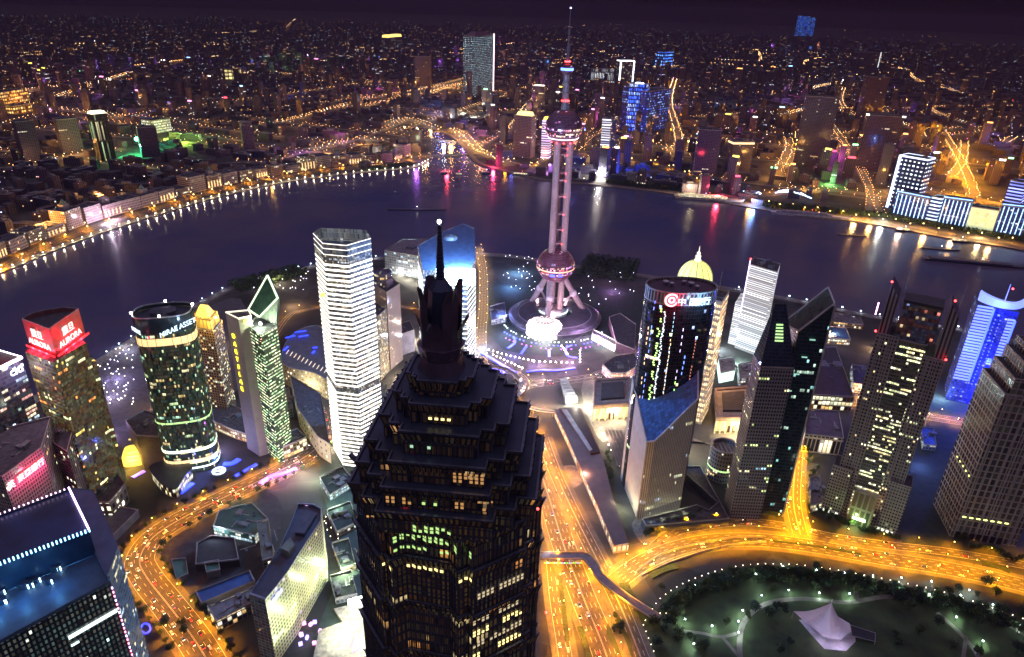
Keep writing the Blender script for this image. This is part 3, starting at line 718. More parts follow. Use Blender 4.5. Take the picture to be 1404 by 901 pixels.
def sign_on(par, pa, pb, z, lines, size, mat, out=1.2, frac=.5, glowc=None, gp=None, back=None):
    """letters along the wall from pa to pb (photo left to right), facing the camera"""
    a, b = Vector((*pa, z)), Vector((*pb, z)); x = (b-a).normalized(); n = x.cross(Vector((0, 0, 1)))
    if n.dot(a) > 0: n = -n
    c = a.lerp(b, frac)+n*out
    for k, (t_, sz, dz, mt) in enumerate(lines):
        text_part(t_, sz, mt or mat, par, c+Vector((0, 0, dz)), x)
        if back:
            w = sz*len(t_)*.62+1 if t_.isascii() else sz*len(t_)*1.05
            bb = MB(); cc = c+Vector((0, 0, dz))-n*.6
            bb.prism([(cc-x*w/2-n*.1).to_2d(), (cc+x*w/2-n*.1).to_2d(), (cc+x*w/2+n*.1).to_2d(), (cc-x*w/2+n*.1).to_2d()], cc.z-sz*.55, cc.z+sz*.55)
            bb.build('sign_back', back, par)
    if glowc:
        light('sign_light', *(c+n*7), glowc, gp, 1.5, par)
    return c, x, n
A_, B_, C_ = G(30, 438, 200), G(67, 452, 200), G(108, 424, 200)
for (p_, q_) in ((A_, B_), (B_, C_)):
    sign_on(at_, p_, q_, 186, [('震旦', 9, 4, redtext), ('AURORA', 8.2, -5.5, redtext)], 8, redtext, glowc=(1, 0, .01), gp=2.4e4)
for (p_, q_) in ((A_, B_), (B_, C_)):
    a, b = Vector((*p_, 175)), Vector((*q_, 175)); x = (b-a).normalized(); n = x.cross(Vector((0, 0, 1))); n = -n if n.dot(a) > 0 else n
    for f_ in (.25, .5, .75): light('sign_light', *(a.lerp(b, f_)+n*4), (1, .03, .06), 9e3, 1, at_)
    mb = MB(); p2, q2 = a-x*1+n*2, b+x*2+n*2
    mb.prism([p2.to_2d(), q2.to_2d(), (q2+n*.7).to_2d(), (p2+n*.7).to_2d()], 173, 175); mb.build('sign_gantry', redtext2, at_)
# side strip and podium
sd = GP(150, [(118, 500), (132, 496), (126, 488), (112, 492)]); MB().prism(sd, 0, 150).build('side_wing', gold_f, at_)
for k, (u, v) in enumerate(((112, 640), (132, 634), (150, 628))): pass
pod = tower('podium_block', 'low block with lit windows and small red sign below the golden tower', GP(22, [(108, 652), (155, 640), (172, 664), (150, 690), (112, 690)]), 22,
            facade('podium_f', wall=(.2, .16, .14), glass=(.05, .05, .05), cw=7, ch=9, mx=.5, my=.4, lit=.7, row=0, cols=WARM, s=2.5), units=4)
sign_on(pod, G(112, 652, 25), G(153, 641, 25), 25, [('中信银行', 5, 0, redtext)], 5, redtext, glowc=(1, .05, .05), gp=3e3, back=redtext2)

citi = ccw(GP(170, [(29, 490), (-46, 526), (-95, 500), (-5, 480)]))
tc_ = tower('office_tower', 'dark glass tower with glowing white roof edge, cut by the left edge', citi, 170,
            facade('citi_f', wall=(.05, .04, .06), glass=(.03, .03, .05), cw=3, ch=3.9, mx=.12, my=.3, lit=.08, row=.22, cols=[(.7, 1, .85), (1, .8, .5), (.6, .8, 1), (1, .5, .4)], s=1.5, dim=.04), units=3)
wl_ = glow('edge_white', (1, .92, 1), 5, True)
a, b = Vector((*G(-60, 533, 171), 171)), Vector((*G(29, 490, 171), 171)); n = (b-a).normalized().cross(Vector((0, 0, 1)))
MB().tube(tuple(a+n*.8), tuple(b+n*.8), 1.3, 1.3, 8).build('edge_light', wl_, tc_)
MB().tube((*G(29, 489, 172), 172), (*G(-5, 479, 172), 172), .5, .5, 6).build('edge_light', wl_, tc_)
sign_on(tc_, a.to_2d(), b.to_2d(), 162, [('citi', 11, 0, bluesign)], 8, bluesign, frac=.86, glowc=(.7, .6, 1), gp=3e4)

bea = ccw(GP(112, [(3, 655), (57, 615), (70, 572), (0, 590), (-60, 640)]))
tb = tower('office_tower', 'magenta lit office block carrying a red bank sign, just above the dark blue tower', bea, 112,
           facade('bea_f', wall=(.34, .29, .30), glass=(.06, .05, .07), cw=2.4, ch=3.9, mx=.35, my=.3, lit=.015, row=.02, s=2.2, dim=.02), units=4)
a, b = G(3, 655, 112), G(57, 615, 112)
cc, xx, nn = sign_on(tb, a, b, 101, [('東亞銀行', 7.2, 0, redtext)], 8, redtext, frac=.60, glowc=(1, .05, .12), gp=9e3, back=redtext2)
text_part('英', 8, redtext, tb, cc-xx*21, xx)
for f_ in (-14, 2, 14): light('sign_light', *(cc+nn*5+xx*f_+Vector((0, 0, -2))), (1, .06, .25), 7e3, 1, tb)
bea2 = tower('office_tower', 'slim dark block with purple windows between the golden tower and the magenta block', GP(95, [(60, 600), (92, 620), (100, 590), (70, 575)]), 95,
             facade('bea2_f', wall=(.20, .15, .20), glass=(.04, .03, .05), cw=3, ch=3.8, lit=.04, row=.02, s=1.5, cols=WARM), units=2)

mirae = ccw(ell(*G(223, 426, 186), 27.5, 19.5, 17, 44, 3.0))
tm = thing('office_tower', 'rounded dark green glass tower with white roof sign and lit floor rings', 'office building', (*centroid(mirae), 0))
grn = facade('green_curtain', wall=(.03, .055, .045), glass=(.025, .05, .04), cw=1.6, ch=4.1, mx=.12, my=.2, lit=.07, row=.09, cols=[(.75, 1, .5), (1, .9, .5), (.5, .9, .6), (1, .75, .3)], s=1.1, dim=.05, grough=.08)
MB().loft(mirae, 0, mirae, 170).build('glass_shell', grn, tm)
MB().loft(mirae, 170, scaled(mirae, 1.0), 186).build('crown_band', plain('crown_dark', (.03, .05, .06), .15), tm)
MB().cap(scaled(mirae, .97), 182).build('roof', plain('roof_ink', (.02, .025, .05), .5), tm); MB().ring(mirae, 186, 187.2, .8).build('parapet', metall, tm)
MB().prism(scaled(mirae, .45), 182, 187).build('plant_unit', plain('plant_ink', (.05, .05, .08), .6), tm)
for (z, h_, mt) in ((156, 8, glow('ring_amber', (1, .72, .3), .95)), (64, 2.0, glow('ring_green', (.6, 1, .35), .9)), (27, 3.4, glow('ring_pale', (.8, 1, .7), 1.8, True)), (12, 5, glow('ring_amber2', (1, .75, .35), 1.1)), (5, 2, glow('ring_cool2', (.8, .95, 1), 2))):
    MB().ring(scaled(mirae, 1.01), z, z+h_, .6).build('floor_ring', mt, tm)
for i in range(0, 44, 2):
    x, y = scaled(mirae, 1.013)[i]; MB().tube((x, y, 0), (x, y, 170), .25, .25, 4).build('mullion', plain('green_metal', (.05, .09, .08), .3, .6), tm)
for i in (1, 11, 23, 33): MB().sphere(*mirae[i], 188.5, 1.2, 8, 6).build('corner_lamp', whitelamp, tm)
mp_ = [G(212, 445, 186), G(260, 424, 186), G(187, 436, 186), G(209, 446, 186)]
sign_on(tm, mp_[0], mp_[1], 178, [('MIRAE ASSET', 7.4, -1, bluesign)], 6, bluesign, out=8.5, frac=.43, glowc=(.5, .7, 1), gp=6e3)
sign_on(tm, G(183, 432, 186), G(207, 446, 186), 178, [('MIRAE', 6.4, -1, bluesign)], 6, bluesign, out=7.5)

gt = tower('office_tower', 'old tower with a bright golden floodlit crown behind the rounded green tower', GP(118, [(262, 450), (293, 455), (305, 440), (272, 436)]), 118,
           facade('goldcrown_f', wall=(.36, .26, .14), glass=(.05, .04, .03), cw=3.4, ch=3.6, mx=.4, my=.4, lit=.25, row=.05, s=1.6), units=0)
gp_ = ccw(GP(118, [(262, 450), (293, 455), (305, 440), (272, 436)]))
cg = centroid(gp_)
MB().loft(scaled(gp_, .85), 119, scaled(gp_, .8), 132).cap(scaled(gp_, .8), 132).build('crown_storey', facade('crown_arcade', wall=(.6, .42, .15), glass=(.1, .06, .02), cw=5, ch=13, mx=.35, my=.15, lit=1, row=1, cols=[(1, .6, .08), (1, .7, .15)], s=2.0), gt)
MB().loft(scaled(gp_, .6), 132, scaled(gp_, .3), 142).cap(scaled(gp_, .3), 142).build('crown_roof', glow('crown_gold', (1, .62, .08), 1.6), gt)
for k in range(4): light('crown_uplight', gp_[k][0]+(gp_[k][0]-cg[0])*.25, gp_[k][1]+(gp_[k][1]-cg[1])*.25, 122, (1, .6, .12), 2.0e4, 1, gt)

# green tower with slanted sail
slab = ccw(GP(172, [(309, 429), (327, 438), (345, 434), (341, 426)]))
tg = thing('office_tower', 'green lit tower with a pale slab side and a slanted glowing sail on top', 'office building', (*centroid(slab), 0))
MB().loft(slab, 0, slab, 172).build('side_slab', plain('slab_stone', (.42, .36, .28), .7, var=.08), tg); MB().cap(slab, 171.5).build('slab_roof', roofm, tg)
MB().ring(slab, 172, 173.5, .8).build('slab_parapet', glow('parapet_warm', (1, .9, .7), .9), tg)
gbod = ccw(GP(160, [(340, 448), (358, 460), (380, 448), (366, 436), (350, 436)]))
gf = facade('green_banded', wall=(.05, .09, .04), glass=(.03, .08, .03), cw=2.0, ch=3.9, mx=.12, my=.55, lit=.25, row=.62, cols=[(.75, 1, .55), (.95, 1, .6), (.6, 1, .5)], s=1.7, dim=.06, grough=.1)
MB().loft(gbod, 0, gbod, 160).build('glass_body', gf, tg); MB().cap(gbod, 159.5).build('roof', roofm, tg)
MB().ring(gbod, 160, 161.2, .8).build('parapet', metall, tg)
s1, s2, s3, s4 = Vector((*G(341, 428, 160), 163)), Vector((*G(356, 436, 160), 161)), Vector((*G(381, 411, 180), 182)), Vector((*G(368, 387, 192), 200))
for a, b in ((s1, s2), (s2, s3), (s3, s4), (s4, s1)): MB().tube(tuple(a), tuple(b), 1.1, 1.1, 6).build('sail_frame', glow('sail_frame', (.8, 1, .65), 1.1), tg)
mb = MB().face([tuple(s1), tuple(s2), tuple(s3), tuple(s4)]); off = Vector((1.2, 2.5, -1.5)); mb.face([tuple(s4+off), tuple(s3+off), tuple(s2+off), tuple(s1+off)])
mb.build('sail', plain('sail_glass', (.05, .10, .06), .2), tg)
w0 = Vector((*G(379, 446, 160), 160)); mb = MB(); mb.face([tuple(s2), tuple(w0), tuple(s3)]); mb.face([tuple(s3+off), tuple(w0+off), tuple(s2+off)]); mb.face([tuple(s2), tuple(s2+off), tuple(w0+off), tuple(w0)])
mb.build('sail_wall', plain('sail_wall', (.45, .5, .42), .6), tg)
x, y = G(362, 440, 164); light('sail_floodlight', x-2, y-10, 166, (.75, 1, .65), 3.2e4, 1.0, tg); MB().sphere(x-2, y-6, 163.5, 1.8, 8, 6).build('floodlight', glow('flood_green', (.8, 1, .75), 14), tg)
x, y = G(337, 440, 168); MB().sphere(x, y-1.5, 168, 1.9, 10, 8).build('yellow_lamp', glow('yellow_lamp', (1, .9, .05), 3), tg)
a, b = G(309, 429, 172), G(327, 438, 172); d = Vector((b[0]-a[0], b[1]-a[1])).normalized(); n = Vector((d.y, -d.x)); c = Vector(a).lerp(Vector(b), .42)
for k, ch_ in enumerate('DARTSLAR'):
    text_part(ch_, 7.2, glow('letter_yellow', (1, .85, .02), 3, True), tg, (c.x+n.x*.8, c.y+n.y*.8, 148-9.2*k), (d.x, d.y, 0))
c2_ = (*centroid(GP(0, [(350, 625)])), 0)
lobby = tower('podium_block', 'low lit lobby building at the foot of the green tower', GP(16, [(378, 598), (408, 588), (420, 600), (388, 614)]), 16, facade('lobby_f', wall=(.3, .25, .15), glass=(.1, .08, .04), cw=4, ch=5, lit=.6, row=.4, s=2), units=2)

# dark cube, golden lobby dome and wavy canopy by the rounded tower
tower('office_block', 'plain dark cube-like block left of the rounded green tower', GP(42, [(172, 577), (198, 563), (226, 572), (221, 600), (187, 598)]), 42, plain('cube_brown', (.09, .07, .06), .6), units=2)
dl = G(186, 632); dt = thing('lobby_pavilion', 'stepped pavilion glowing golden yellow beside the dark cube', 'pavilion', (*dl, 0))
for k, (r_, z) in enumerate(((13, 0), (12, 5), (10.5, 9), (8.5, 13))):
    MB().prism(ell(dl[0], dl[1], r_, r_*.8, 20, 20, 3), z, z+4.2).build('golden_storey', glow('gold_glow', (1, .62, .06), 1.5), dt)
mb = MB()
for k in range(7): mb.box(dl[0]-3+k*.5, dl[1]+16+k*4, 18+k*2, 17, 2.2, 1.0, 12)
mb.build('golden_stair', glow('gold_stair', (1, .72, .2), 1.0), dt)
light('pavilion_light', dl[0]+4, dl[1]-16, 10, (1, .6, .1), 3e4, 2, dt)
cv = smooth([G(*p, 14) for p in [(206, 640), (225, 632), (250, 632), (262, 640), (252, 652), (240, 668), (225, 664), (215, 655)]], 5, True)
ct = thing('canopy_building', 'low building with a wavy dark roof and lit rim in front of the rounded tower', 'building', (*centroid(cv), 0))
MB().prism(cv, 0, 12).build('wall', facade('canopy_f', wall=(.2, .15, .1), glass=(.08, .06, .03), cw=3, ch=6, lit=.5, row=.5, s=1.4), ct)
MB().prism(scaled(cv, 1.06), 12.1, 13.6).build('roof', plain('wavy_roof', (.05, .055, .06), .4), ct)
el_ = G(301, 651); MB_ = MB().lathe(el_[0], el_[1], [(7, 5.2), (5, 5.3), (5, 5.6), (7, 5.5)], 24)
hp = thing('round_sign', 'white lit oval ring on the low deck right of the rounded tower', 'sign', (*el_, 0)); MB_.build('ring', glow('ring_w', (.8, .9, 1), 3), hp)
MB().lathe(el_[0], el_[1], [(9, 0), (9, 5), (0, 5.1)], 24).build('deck', plain('deck_dark', (.06, .07, .09), .6), hp)
MB().box(el_[0], el_[1], 5.2, 9, 1.6, .5, 10).build('bar', glow('ring_w', (.8, .9, 1), 3), hp)

# big dark-blue tower lower left
bl = ccw([G(-60, 730, 168), G(95, 671, 168), G(123, 729, 168), G(-40, 793, 168)])
blu = facade('checker_curtain', wall=(.02, .03, .05), glass=(.09, .06, .035), cw=2.6, ch=4.0, mx=.5, my=.35, lit=.012, row=.008, cols=[(.6, 1, .9), (.9, 1, .8)], s=1.6, dim=.08, rough=.3)
tl = thing('skyscraper', 'big dark blue glass tower with lit roof edge and cyan machinery deck', 'skyscraper', (*centroid(bl), 0))
MB().loft(bl, 150, bl, 168).build('upper_wall', plain('blue_panel', (.02, .05, .10), .4), tl); MB().cap(scaled(bl, .99), 167).build('roof', plain('roof_navy', (.015, .03, .09), .35, var=.6, scale=.05), tl)
bl2 = ccw([G(-70, 790, 150), G(96, 690, 150), G(152, 800, 150), G(-40, 905, 150)])
MB().loft(bl2, 0, bl2, 150).build('wall', blu, tl); MB().cap(bl2, 149.6).build('machine_deck', plain('deck_navy', (.05, .09, .16), .5), tl)
MB().ring(bl2, 150, 152.5, .7).build('parapet', plain('deck_navy', (.05, .09, .16), .5), tl)
side = ccw([G(97, 668, 150), G(128, 672, 150), G(162, 748, 150), G(146, 792, 150)]); MB().loft(side, 0, side, 150).build('side_wing', facade('side_f', wall=(.05, .08, .12), glass=(.05, .09, .15), cw=2.2, ch=3.8, mx=.15, my=.35, lit=.05, row=.06, cols=[(.7, .9, 1), (1, .9, .5)], s=1.2, dim=.05), tl)
MB().cap(side, 149.8).build('side_roof', plain('deck_navy', (.05, .09, .16), .5), tl)
edge = [Vector((*G(-40, 722, 168), 169)), Vector((*G(95, 671, 168), 169)), Vector((*G(123, 729, 168), 169)), Vector((*G(0, 775, 168), 169))]
for k, (a, b, mt, stp, r_) in enumerate(((edge[0], edge[1], glow('dot_pink', (.9, .6, 1), 4), 2.6, .4), (edge[1], edge[2], glow('dot_violet', (.75, .5, 1), 5), 2.0, .55), (edge[2], edge[3], glow('dot_cyan', (.25, .7, 1), 4), 2.2, .4))):
    L = (b-a).length; i = 0
    while i*stp < L and i < 33:
        p_ = a+(b-a)*(i*stp/L); MB().box(p_.x, p_.y, p_.z-1.2 if k == 2 else p_.z-.3, r_*1.4, r_*1.4, 2.6 if k == 2 else 1.0).build('edge_lamp', mt, tl); i += 1
dk = random.Random(3); u_ = (edge[2]-edge[3]).normalized(); v_ = Vector((u_.y, -u_.x, 0))
base_ = Vector((*G(20, 800, 150), 150))
for k in range(14):
    p_ = base_+u_*(dk.uniform(-18, 30))+v_*dk.uniform(-7, 13)
    MB().prism(ell(p_.x, p_.y, 2.2, 2.2, 0, 14), 150, 150+dk.uniform(2, 4.5)).build('cooling_fan', plain('fan_navy', (.04, .06, .1), .4), tl)
    MB().box(p_.x+2.6, p_.y-1, 150, .5, .5, 3).build('deck_lamp', glow('lamp_cyan', (.45, .8, 1), 7), tl)
for (a_, b_) in ((15, 785), (55, 770), (95, 755), (30, 815), (-10, 830), (75, 800)):
    x, y = G(a_, b_, 156); light('deck_light', x, y, 157, (.1, .45, 1), 2.8e3, .8, tl)
sgn = [Vector((*G(98, 866, 112), 112)), Vector((*G(168, 834, 112), 112))]; nv = (sgn[1]-sgn[0]).normalized().cross(Vector((0, 0, 1)))
a, b = Vector(bl2[0]), Vector(bl2[1])
fr = [p for p in bl2]; p0 = Vector((*G(-40, 905, 150), 0)); p1 = Vector((*G(152, 800, 150), 0)); d = (p1-p0).normalized(); n = Vector((d.y, -d.x, 0))
for (f0, f1, z, hh) in ((.60, .985, 128, 2.4), (.42, .55, 113, 1.6), (.60, .66, 122, 1.2)):
    q0, q1 = p0.lerp(p1, f0)+n*.5, p0.lerp(p1, f1)+n*.5
    MB().prism([q0.to_2d(), q1.to_2d(), (q1+n*.6).to_2d(), (q0+n*.6).to_2d()], z, z+hh).build('lit_floor', glow('floor_cyan', (.75, 1, .95), 1.5), tl)
for k in range(30):
    q0 = p0.lerp(p1, .998)+n*.4; MB().box(q0.x, q0.y, 146-3.4*k, .6, .6, 1.2).build('corner_lamp', glow('dot_red', (1, .2, .35), 5) if k % 3 else glow('dot_violet', (.75, .5, 1), 5), tl)

# ---- centre left: tan tower, flat hall, mall
tt = tower('residential_tower', 'tan stone tower with a dark drum on top, between the two white-banded towers', GP(118, [(514, 392), (530, 402), (548, 390), (531, 378)]), 118,
           facade('tan_f', wall=(.42, .33, .27), glass=(.10, .08, .07), cw=3.2, ch=3.5, mx=.45, my=.35, lit=.06, row=.02, s=1.2), units=0)
tcx = centroid(GP(118, [(514, 392), (530, 402), (548, 390), (531, 378)]))
MB().lathe(tcx[0]-6, tcx[1]+2, [(13, 118), (13, 136), (12, 137), (0, 139)], 20).build('drum', facade('drum_f', wall=(.12, .1, .14), glass=(.05, .04, .07), cw=2, ch=4, lit=.1, row=.1, s=1), tt)
MB().prism(scaled(GP(118, [(514, 392), (530, 402), (548, 390), (531, 378)]), .5, tcx), 118, 129).build('crown_block', plain('crown_plum', (.2, .15, .2), .7), tt)
tw2 = tower('residential_tower', 'narrow tan tower with lit windows right beside the left white-banded tower', GP(95, [(500, 425), (517, 436), (530, 424), (514, 414)]), 95, facade('tan2_f', wall=(.33, .28, .2), glass=(.08, .08, .06), cw=3, ch=3.4, mx=.4, my=.35, lit=.3, row=.05, s=1.3), units=1)
tower('podium_block', 'low grey stone block in front of the tan tower', GP(34, [(533, 465), (568, 453), (562, 440), (534, 448)]), 34, plain('grey_stone', (.26, .23, .24), .8), units=1)
hall = tower('hall', 'long flat-roofed hall with a lit face on the river bank behind the towers', GP(44, [(527, 344), (574, 352), (604, 333), (590, 328), (552, 328)]), 44, facade('hall_f', wall=(.3, .3, .33), glass=(.1, .12, .16), cw=5, ch=5, lit=.12, row=.15, cols=COOL, s=1.4, dim=.08), roof=roofl, units=1)
for k, (a_, b_) in enumerate(((548, 378), (560, 384), (575, 390))):
    x, y = G(a_, b_); light('hall_light', x, y, 8, (1, .95, .75), 4e4, 2, hall)
mall = tower('shopping_mall', 'beige shopping block with a curved grey roof and blue lamps, between green and white towers', smooth(GP(30, [(388, 500), (392, 470), (412, 452), (440, 448), (455, 470), (455, 520), (430, 512)]), 4, True), 30,
             facade('mall_f', wall=(.42, .38, .26), glass=(.2, .17, .1), cw=6, ch=6, mx=.6, my=.55, lit=.25, row=.2, s=1.6), roof=plain('mall_roof', (.14, .14, .16), .6), units=0)
for (a_, b_, w_, an) in ((398, 462, 14, 40), (412, 455, 16, 25), (416, 461, 14, 25), (392, 478, 12, 80), (430, 483, 7, 80), (432, 477, 6, 10)):
    x, y = G(a_, b_, 32); MB().box(x, y, 32, w_, 2.6, .8, an).build('roof_lamp', bluelamp, mall)
mall2 = tower('shopping_mall', 'long beige wall block with a glass skylight along the lit lane', GP(26, [(398, 515), (440, 540), (452, 610), (436, 600), (408, 560)]), 26, facade('mall_g', wall=(.5, .45, .28), glass=(.15, .14, .1), cw=9, ch=8, mx=.7, my=.6, lit=.3, row=.1, s=1.4), units=1)
sk = MB()
for k in range(13):
    a, b = Vector((*G(388+k*5.2, 492+k*2.6, 27), 27)), Vector((*G(396+k*5.2, 480+k*2.6, 31), 31)); sk.tube(tuple(a), tuple(b), .5, .5, 4)
sk.build('skylight_bar', glow('skylight', (1, .8, .55), 1.0), mall2)
for (a_, b_, p_) in ((420, 545, 3e4), (432, 575, 3e4), (455, 615, 4e4), (410, 520, 2e4), (398, 625, 2e4), (370, 617, 4e4)):
    x, y = G(a_, b_); light('lane_light', x, y, 12, (1, .85, .6), p_, 1.5, mall2)

# ---- right group
# stone wedge block with slanted blue roof and the oval glass tower rising out of it
A0, B0, B1, C0 = (126, 622), (134, 556), (141, 553.5), (182, 573)
wedge = ccw([A0, B0, B1, C0, (186, 602), (150, 626)])
wz = lambda x, y: 94+.626*(x-134)+.60*(y-556)
wt = thing('office_tower', 'oval glass tower with red ring sign rising from a stone wedge with blue roof', 'office building', (*centroid(wedge), 0))
fin = facade('wedge_fins', wall=(.42, .38, .36), glass=(.03, .03, .035), cw=2.1, ch=3.9, mx=.75, my=.04, lit=.012, row=.035, cols=[(1, .95, .5), (.9, 1, .6), (.5, .7, 1)], s=2, grough=.3)
plainw = plain('wedge_stone', (.40, .35, .31), .75, var=.1)
wm_ = MB().loft(wedge, 0, wedge, wz)
for i in range(len(wedge)):
    p, q_ = wedge[i], wedge[(i+1) % len(wedge)]
    wm_.mi[i] = 1 if (set((p, q_)) & {A0}) else 0
wm_.build('stone_wall', [fin, plainw], wt)
MB().cap(wedge, lambda x, y: wz(x, y)-.4).build('slanted_roof', facade('slanted_blue', wall=(.015, .045, .12), glass=(.03, .09, .24), cw=3.1, ch=3.1, mx=.07, my=.07, lit=0, row=0, rough=.5, grough=.4), wt)
rm = MB()
for i in range(len(wedge)):
    p, q_ = wedge[i], wedge[(i+1) % len(wedge)]; rm.tube((*p, wz(*p)), (*q_, wz(*q_)), .9, .9, 6)
rm.build('roof_rim', plain('rim_stone', (.5, .47, .45), .6), wt)
OX, OY = 161, 613
ov = ccw(ell(OX, OY, 34.5, 22, 4, 48, 2.2))
ovg = facade('oval_glass', wall=(.05, .05, .06), glass=(.10, .09, .11), cw=2.6, ch=3.9, mx=.10, my=.10, lit=.012, row=.004, s=2.2, grough=.06, cols=[(.8, 1, .5), (.4, .5, 1), (1, .8, .5)], metal=.85)
MB().loft(ov, 0, ov, 223).build('glass_shell', ovg, wt)
MB().loft(ov, 223, ov, 235).build('crown_arcade', facade('arcade_f', wall=(.34, .27, .3), glass=(.03, .02, .04), cw=3.4, ch=14, mx=.35, my=.05, lit=0, row=0, dim=.03), wt)
MB().cap(scaled(ov, .99), 233.5).build('roof', plain('roof_plum', (.09, .05, .08), .7), wt); MB().ring(ov, 235, 236.4, 1).build('parapet', stone, wt)
for k, (u, v, r_) in enumerate(((-14, 6, 3.2), (-9, 2, 2.4), (10, 4, 3.2), (4, 8, 2.4), (14, -4, 2.4))):
    MB().lathe(OX+u, OY+v, [(r_*.3, 233.6), (r_*.9, 235.6), (r_, 237.2), (0, 236)], 14).build('satellite_dish', metall, wt)
# glowing vertical streaks that imitate city lights reflected in the shell
def on_ov(px, z, out=1.012):
    best = min(range(48), key=lambda i: abs(P(*scaled(ov, out)[i], z)[0]-px)+(0 if ov[i][1] < OY+4 else 999)); return scaled(ov, out)[best], best
for (px_, z0, z1, mt, st, wd) in ((893, 70, 217, glow('streak_green', (.55, 1, .25), 1.8), 5.2, 4.0), (886, 60, 217, glow('streak_blue', (.15, .25, 1), 2.2), 13, 1.1), (902, 70, 215, glow('streak_white', (.8, .9, 1), 1.3), 4.1, 3.0),
                                  (915, 75, 217, glow('streak_cyan', (.4, .75, 1), 1.8), 9, 1.0), (882, 90, 200, glow('streak_amber', (1, .6, .3), 1.5), 11, 1.2), (925, 80, 165, glow('streak_lime', (.4, 1, .2), 2.0), 17, 1.6), (930, 90, 170, glow('streak_blue', (.15, .25, 1), 2.2), 12, 1.6), (897, 60, 200, glow('streak_white', (.8, .9, 1), 1.3), 5.0, 2.2), (908, 65, 190, glow('streak_amber', (1, .6, .3), 1.5), 9, 1.4), (890, 60, 120, glow('streak_white', (.8, .9, 1), 1.3), 4.4, 2.6), (921, 70, 200, glow('streak_violet', (.75, .6, 1), 2.5), 15, .8), (945, 70, 190, glow('streak_brick', (.8, .3, .2), .8), 7, 1.0), (884, 60, 110, glow('streak_green', (.55, 1, .25), 1.8), 7, 1.2)):
    (x, y), bi = on_ov(px_, (z0+z1)/2); nx, ny = ov[bi][0]-OX, ov[bi][1]-OY; an = math.degrees(math.atan2(ny*2.2, nx))+90
    z = z0; k = 0; rr = random.Random(px_)
    mb = MB()
    while z < z1:
        [mb.box(x+rr.uniform(-wd, wd)*.3, y-.1, z+st*.5*q_, wd*rr.uniform(.3, .6), .5, min(st*.25, 3), an) for q_ in (0, 1)]; z += st*rr.choice((1, 1, 2)); k += 1
    mb.build('reflection_streak', mt, wt)['kind'] = 'stuff'
(x, y), bi = on_ov(921, 229.5, 1.03); 
ringm = glow('sign_red_white', (1, .82, .78), 1.2)
def ring_sign(par, c, r0, r1, mat, x_, nm='ring_sign'):
    mb = MB(); X = Vector(x_).normalized(); Y = Vector((0, 0, 1)); n = X.cross(Y)
    for i in range(28):
        a, b = 2*math.pi*i/28, 2*math.pi*(i+1)/28
        q_ = [Vector(c)+X*(r*math.cos(t))+Y*(r*math.sin(t)) for r, t in ((r0, a), (r0, b), (r1, b), (r1, a))]
        mb.face([tuple(p) for p in q_]); mb.face([tuple(p-n*.5) for p in reversed(q_)])
    return mb.build(nm, mat, par)
ring_sign(wt, (x, y-1.5, 229.5), 5.0, 6.6, ringm, (1, .06, 0)); ring_sign(wt, (x, y-1.5, 229.5), 1.6, 3.4, ringm, (1, .06, 0))
MB().tube((x, y-1.2, 229.5), (x, y-.8, 229.5), 6.9, 6.9, 24).build('sign_back', redtext2, wt)
light('sign_light', x, y-9, 229.5, (1, 0, .03), 2.4e4, 1.5, wt)
for k, px_ in enumerate((935, 947, 958, 969)):
    (x, y), bi = on_ov(px_, 228, 1.03); an = (bi-36)/48*360*.55
    text_part('中国银行'[k], 8.2, glow('sign_ice', (.72, .95, 1), 1.4), wt, (x, y-1.5, 228), (math.cos(R(an)), math.sin(R(an)), 0))
    if k % 2: light('sign_light', x, y-9, 228, (.25, .6, 1), 1.2e4, 1.5, wt)

# tower with the golden dome and orange-lit stepped face
dp = ccw(GP(168, [(938, 404), (990, 415), (1000, 400), (950, 390)])); dc = centroid(dp)
orf = facade('orange_lit_f', wall=(.5, .38, .26), glass=(.25, .12, .05), cw=2.2, ch=7.5, mx=.45, my=.42, lit=.95, row=.5, cols=[(1, .62, .25), (1, .75, .4), (1, .68, .35)], s=2.4, dim=.4)
td = tower('domed_tower', 'tower with a glowing pale yellow ribbed dome and orange lit face, behind the oval tower', dp, 168, orf, units=2, roof=roofm)
dx, dy = G(952, 388, 176)
MB().lathe(dx, dy, [(21, 168), (21, 178), (22, 179)], 32).build('dome_drum', stone, td)
prof = [(21*math.cos(t), 179+26*math.sin(t)) for t in [R(90)*i/9 for i in range(10)]]; prof[-1] = (3.4, 204.6)
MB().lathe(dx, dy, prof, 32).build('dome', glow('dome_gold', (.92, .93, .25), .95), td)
for i in range(14):
    a = 2*math.pi*i/14; mb = MB()
    for (r0, z0), (r1, z1) in zip(prof, prof[1:]):
        mb.tube((dx+(r0+.1)*math.cos(a), dy+(r0+.1)*math.sin(a), z0), (dx+(r1+.1)*math.cos(a), dy+(r1+.1)*math.sin(a), z1), .32, .32, 4, cap=False)
    mb.build('dome_rib', metald, td)
MB().lathe(dx, dy, [(4.2, 204.5), (4.2, 205.5), (3, 206), (3, 210), (3.6, 210.3), (2, 211), (2, 214), (2.4, 214.2), (.6, 216), (.3, 222), (0, 223)], 16).build('lantern', glow('lantern_gold', (1, .85, .65), 1.1), td)
MB().tube((dc[0]+14, dc[1], 168), (dc[0]+14, dc[1], 196), .35, .15, 6).build('antenna', metall, td)
cs_ = MB(); xx = Vector((dp[0][0], dp[0][1]))
for k in range(12): MB().ring(dp, 20+12.4*k, 21.6+12.4*k, .6).build('cornice', glow('cornice_warm', (1, .75, .45), .9), td) if False else None
for k in range(13): MB().ring(scaled(dp, 1.02), 12+12.2*k, 12.9+12.2*k, .5).build('cornice', stone, td)
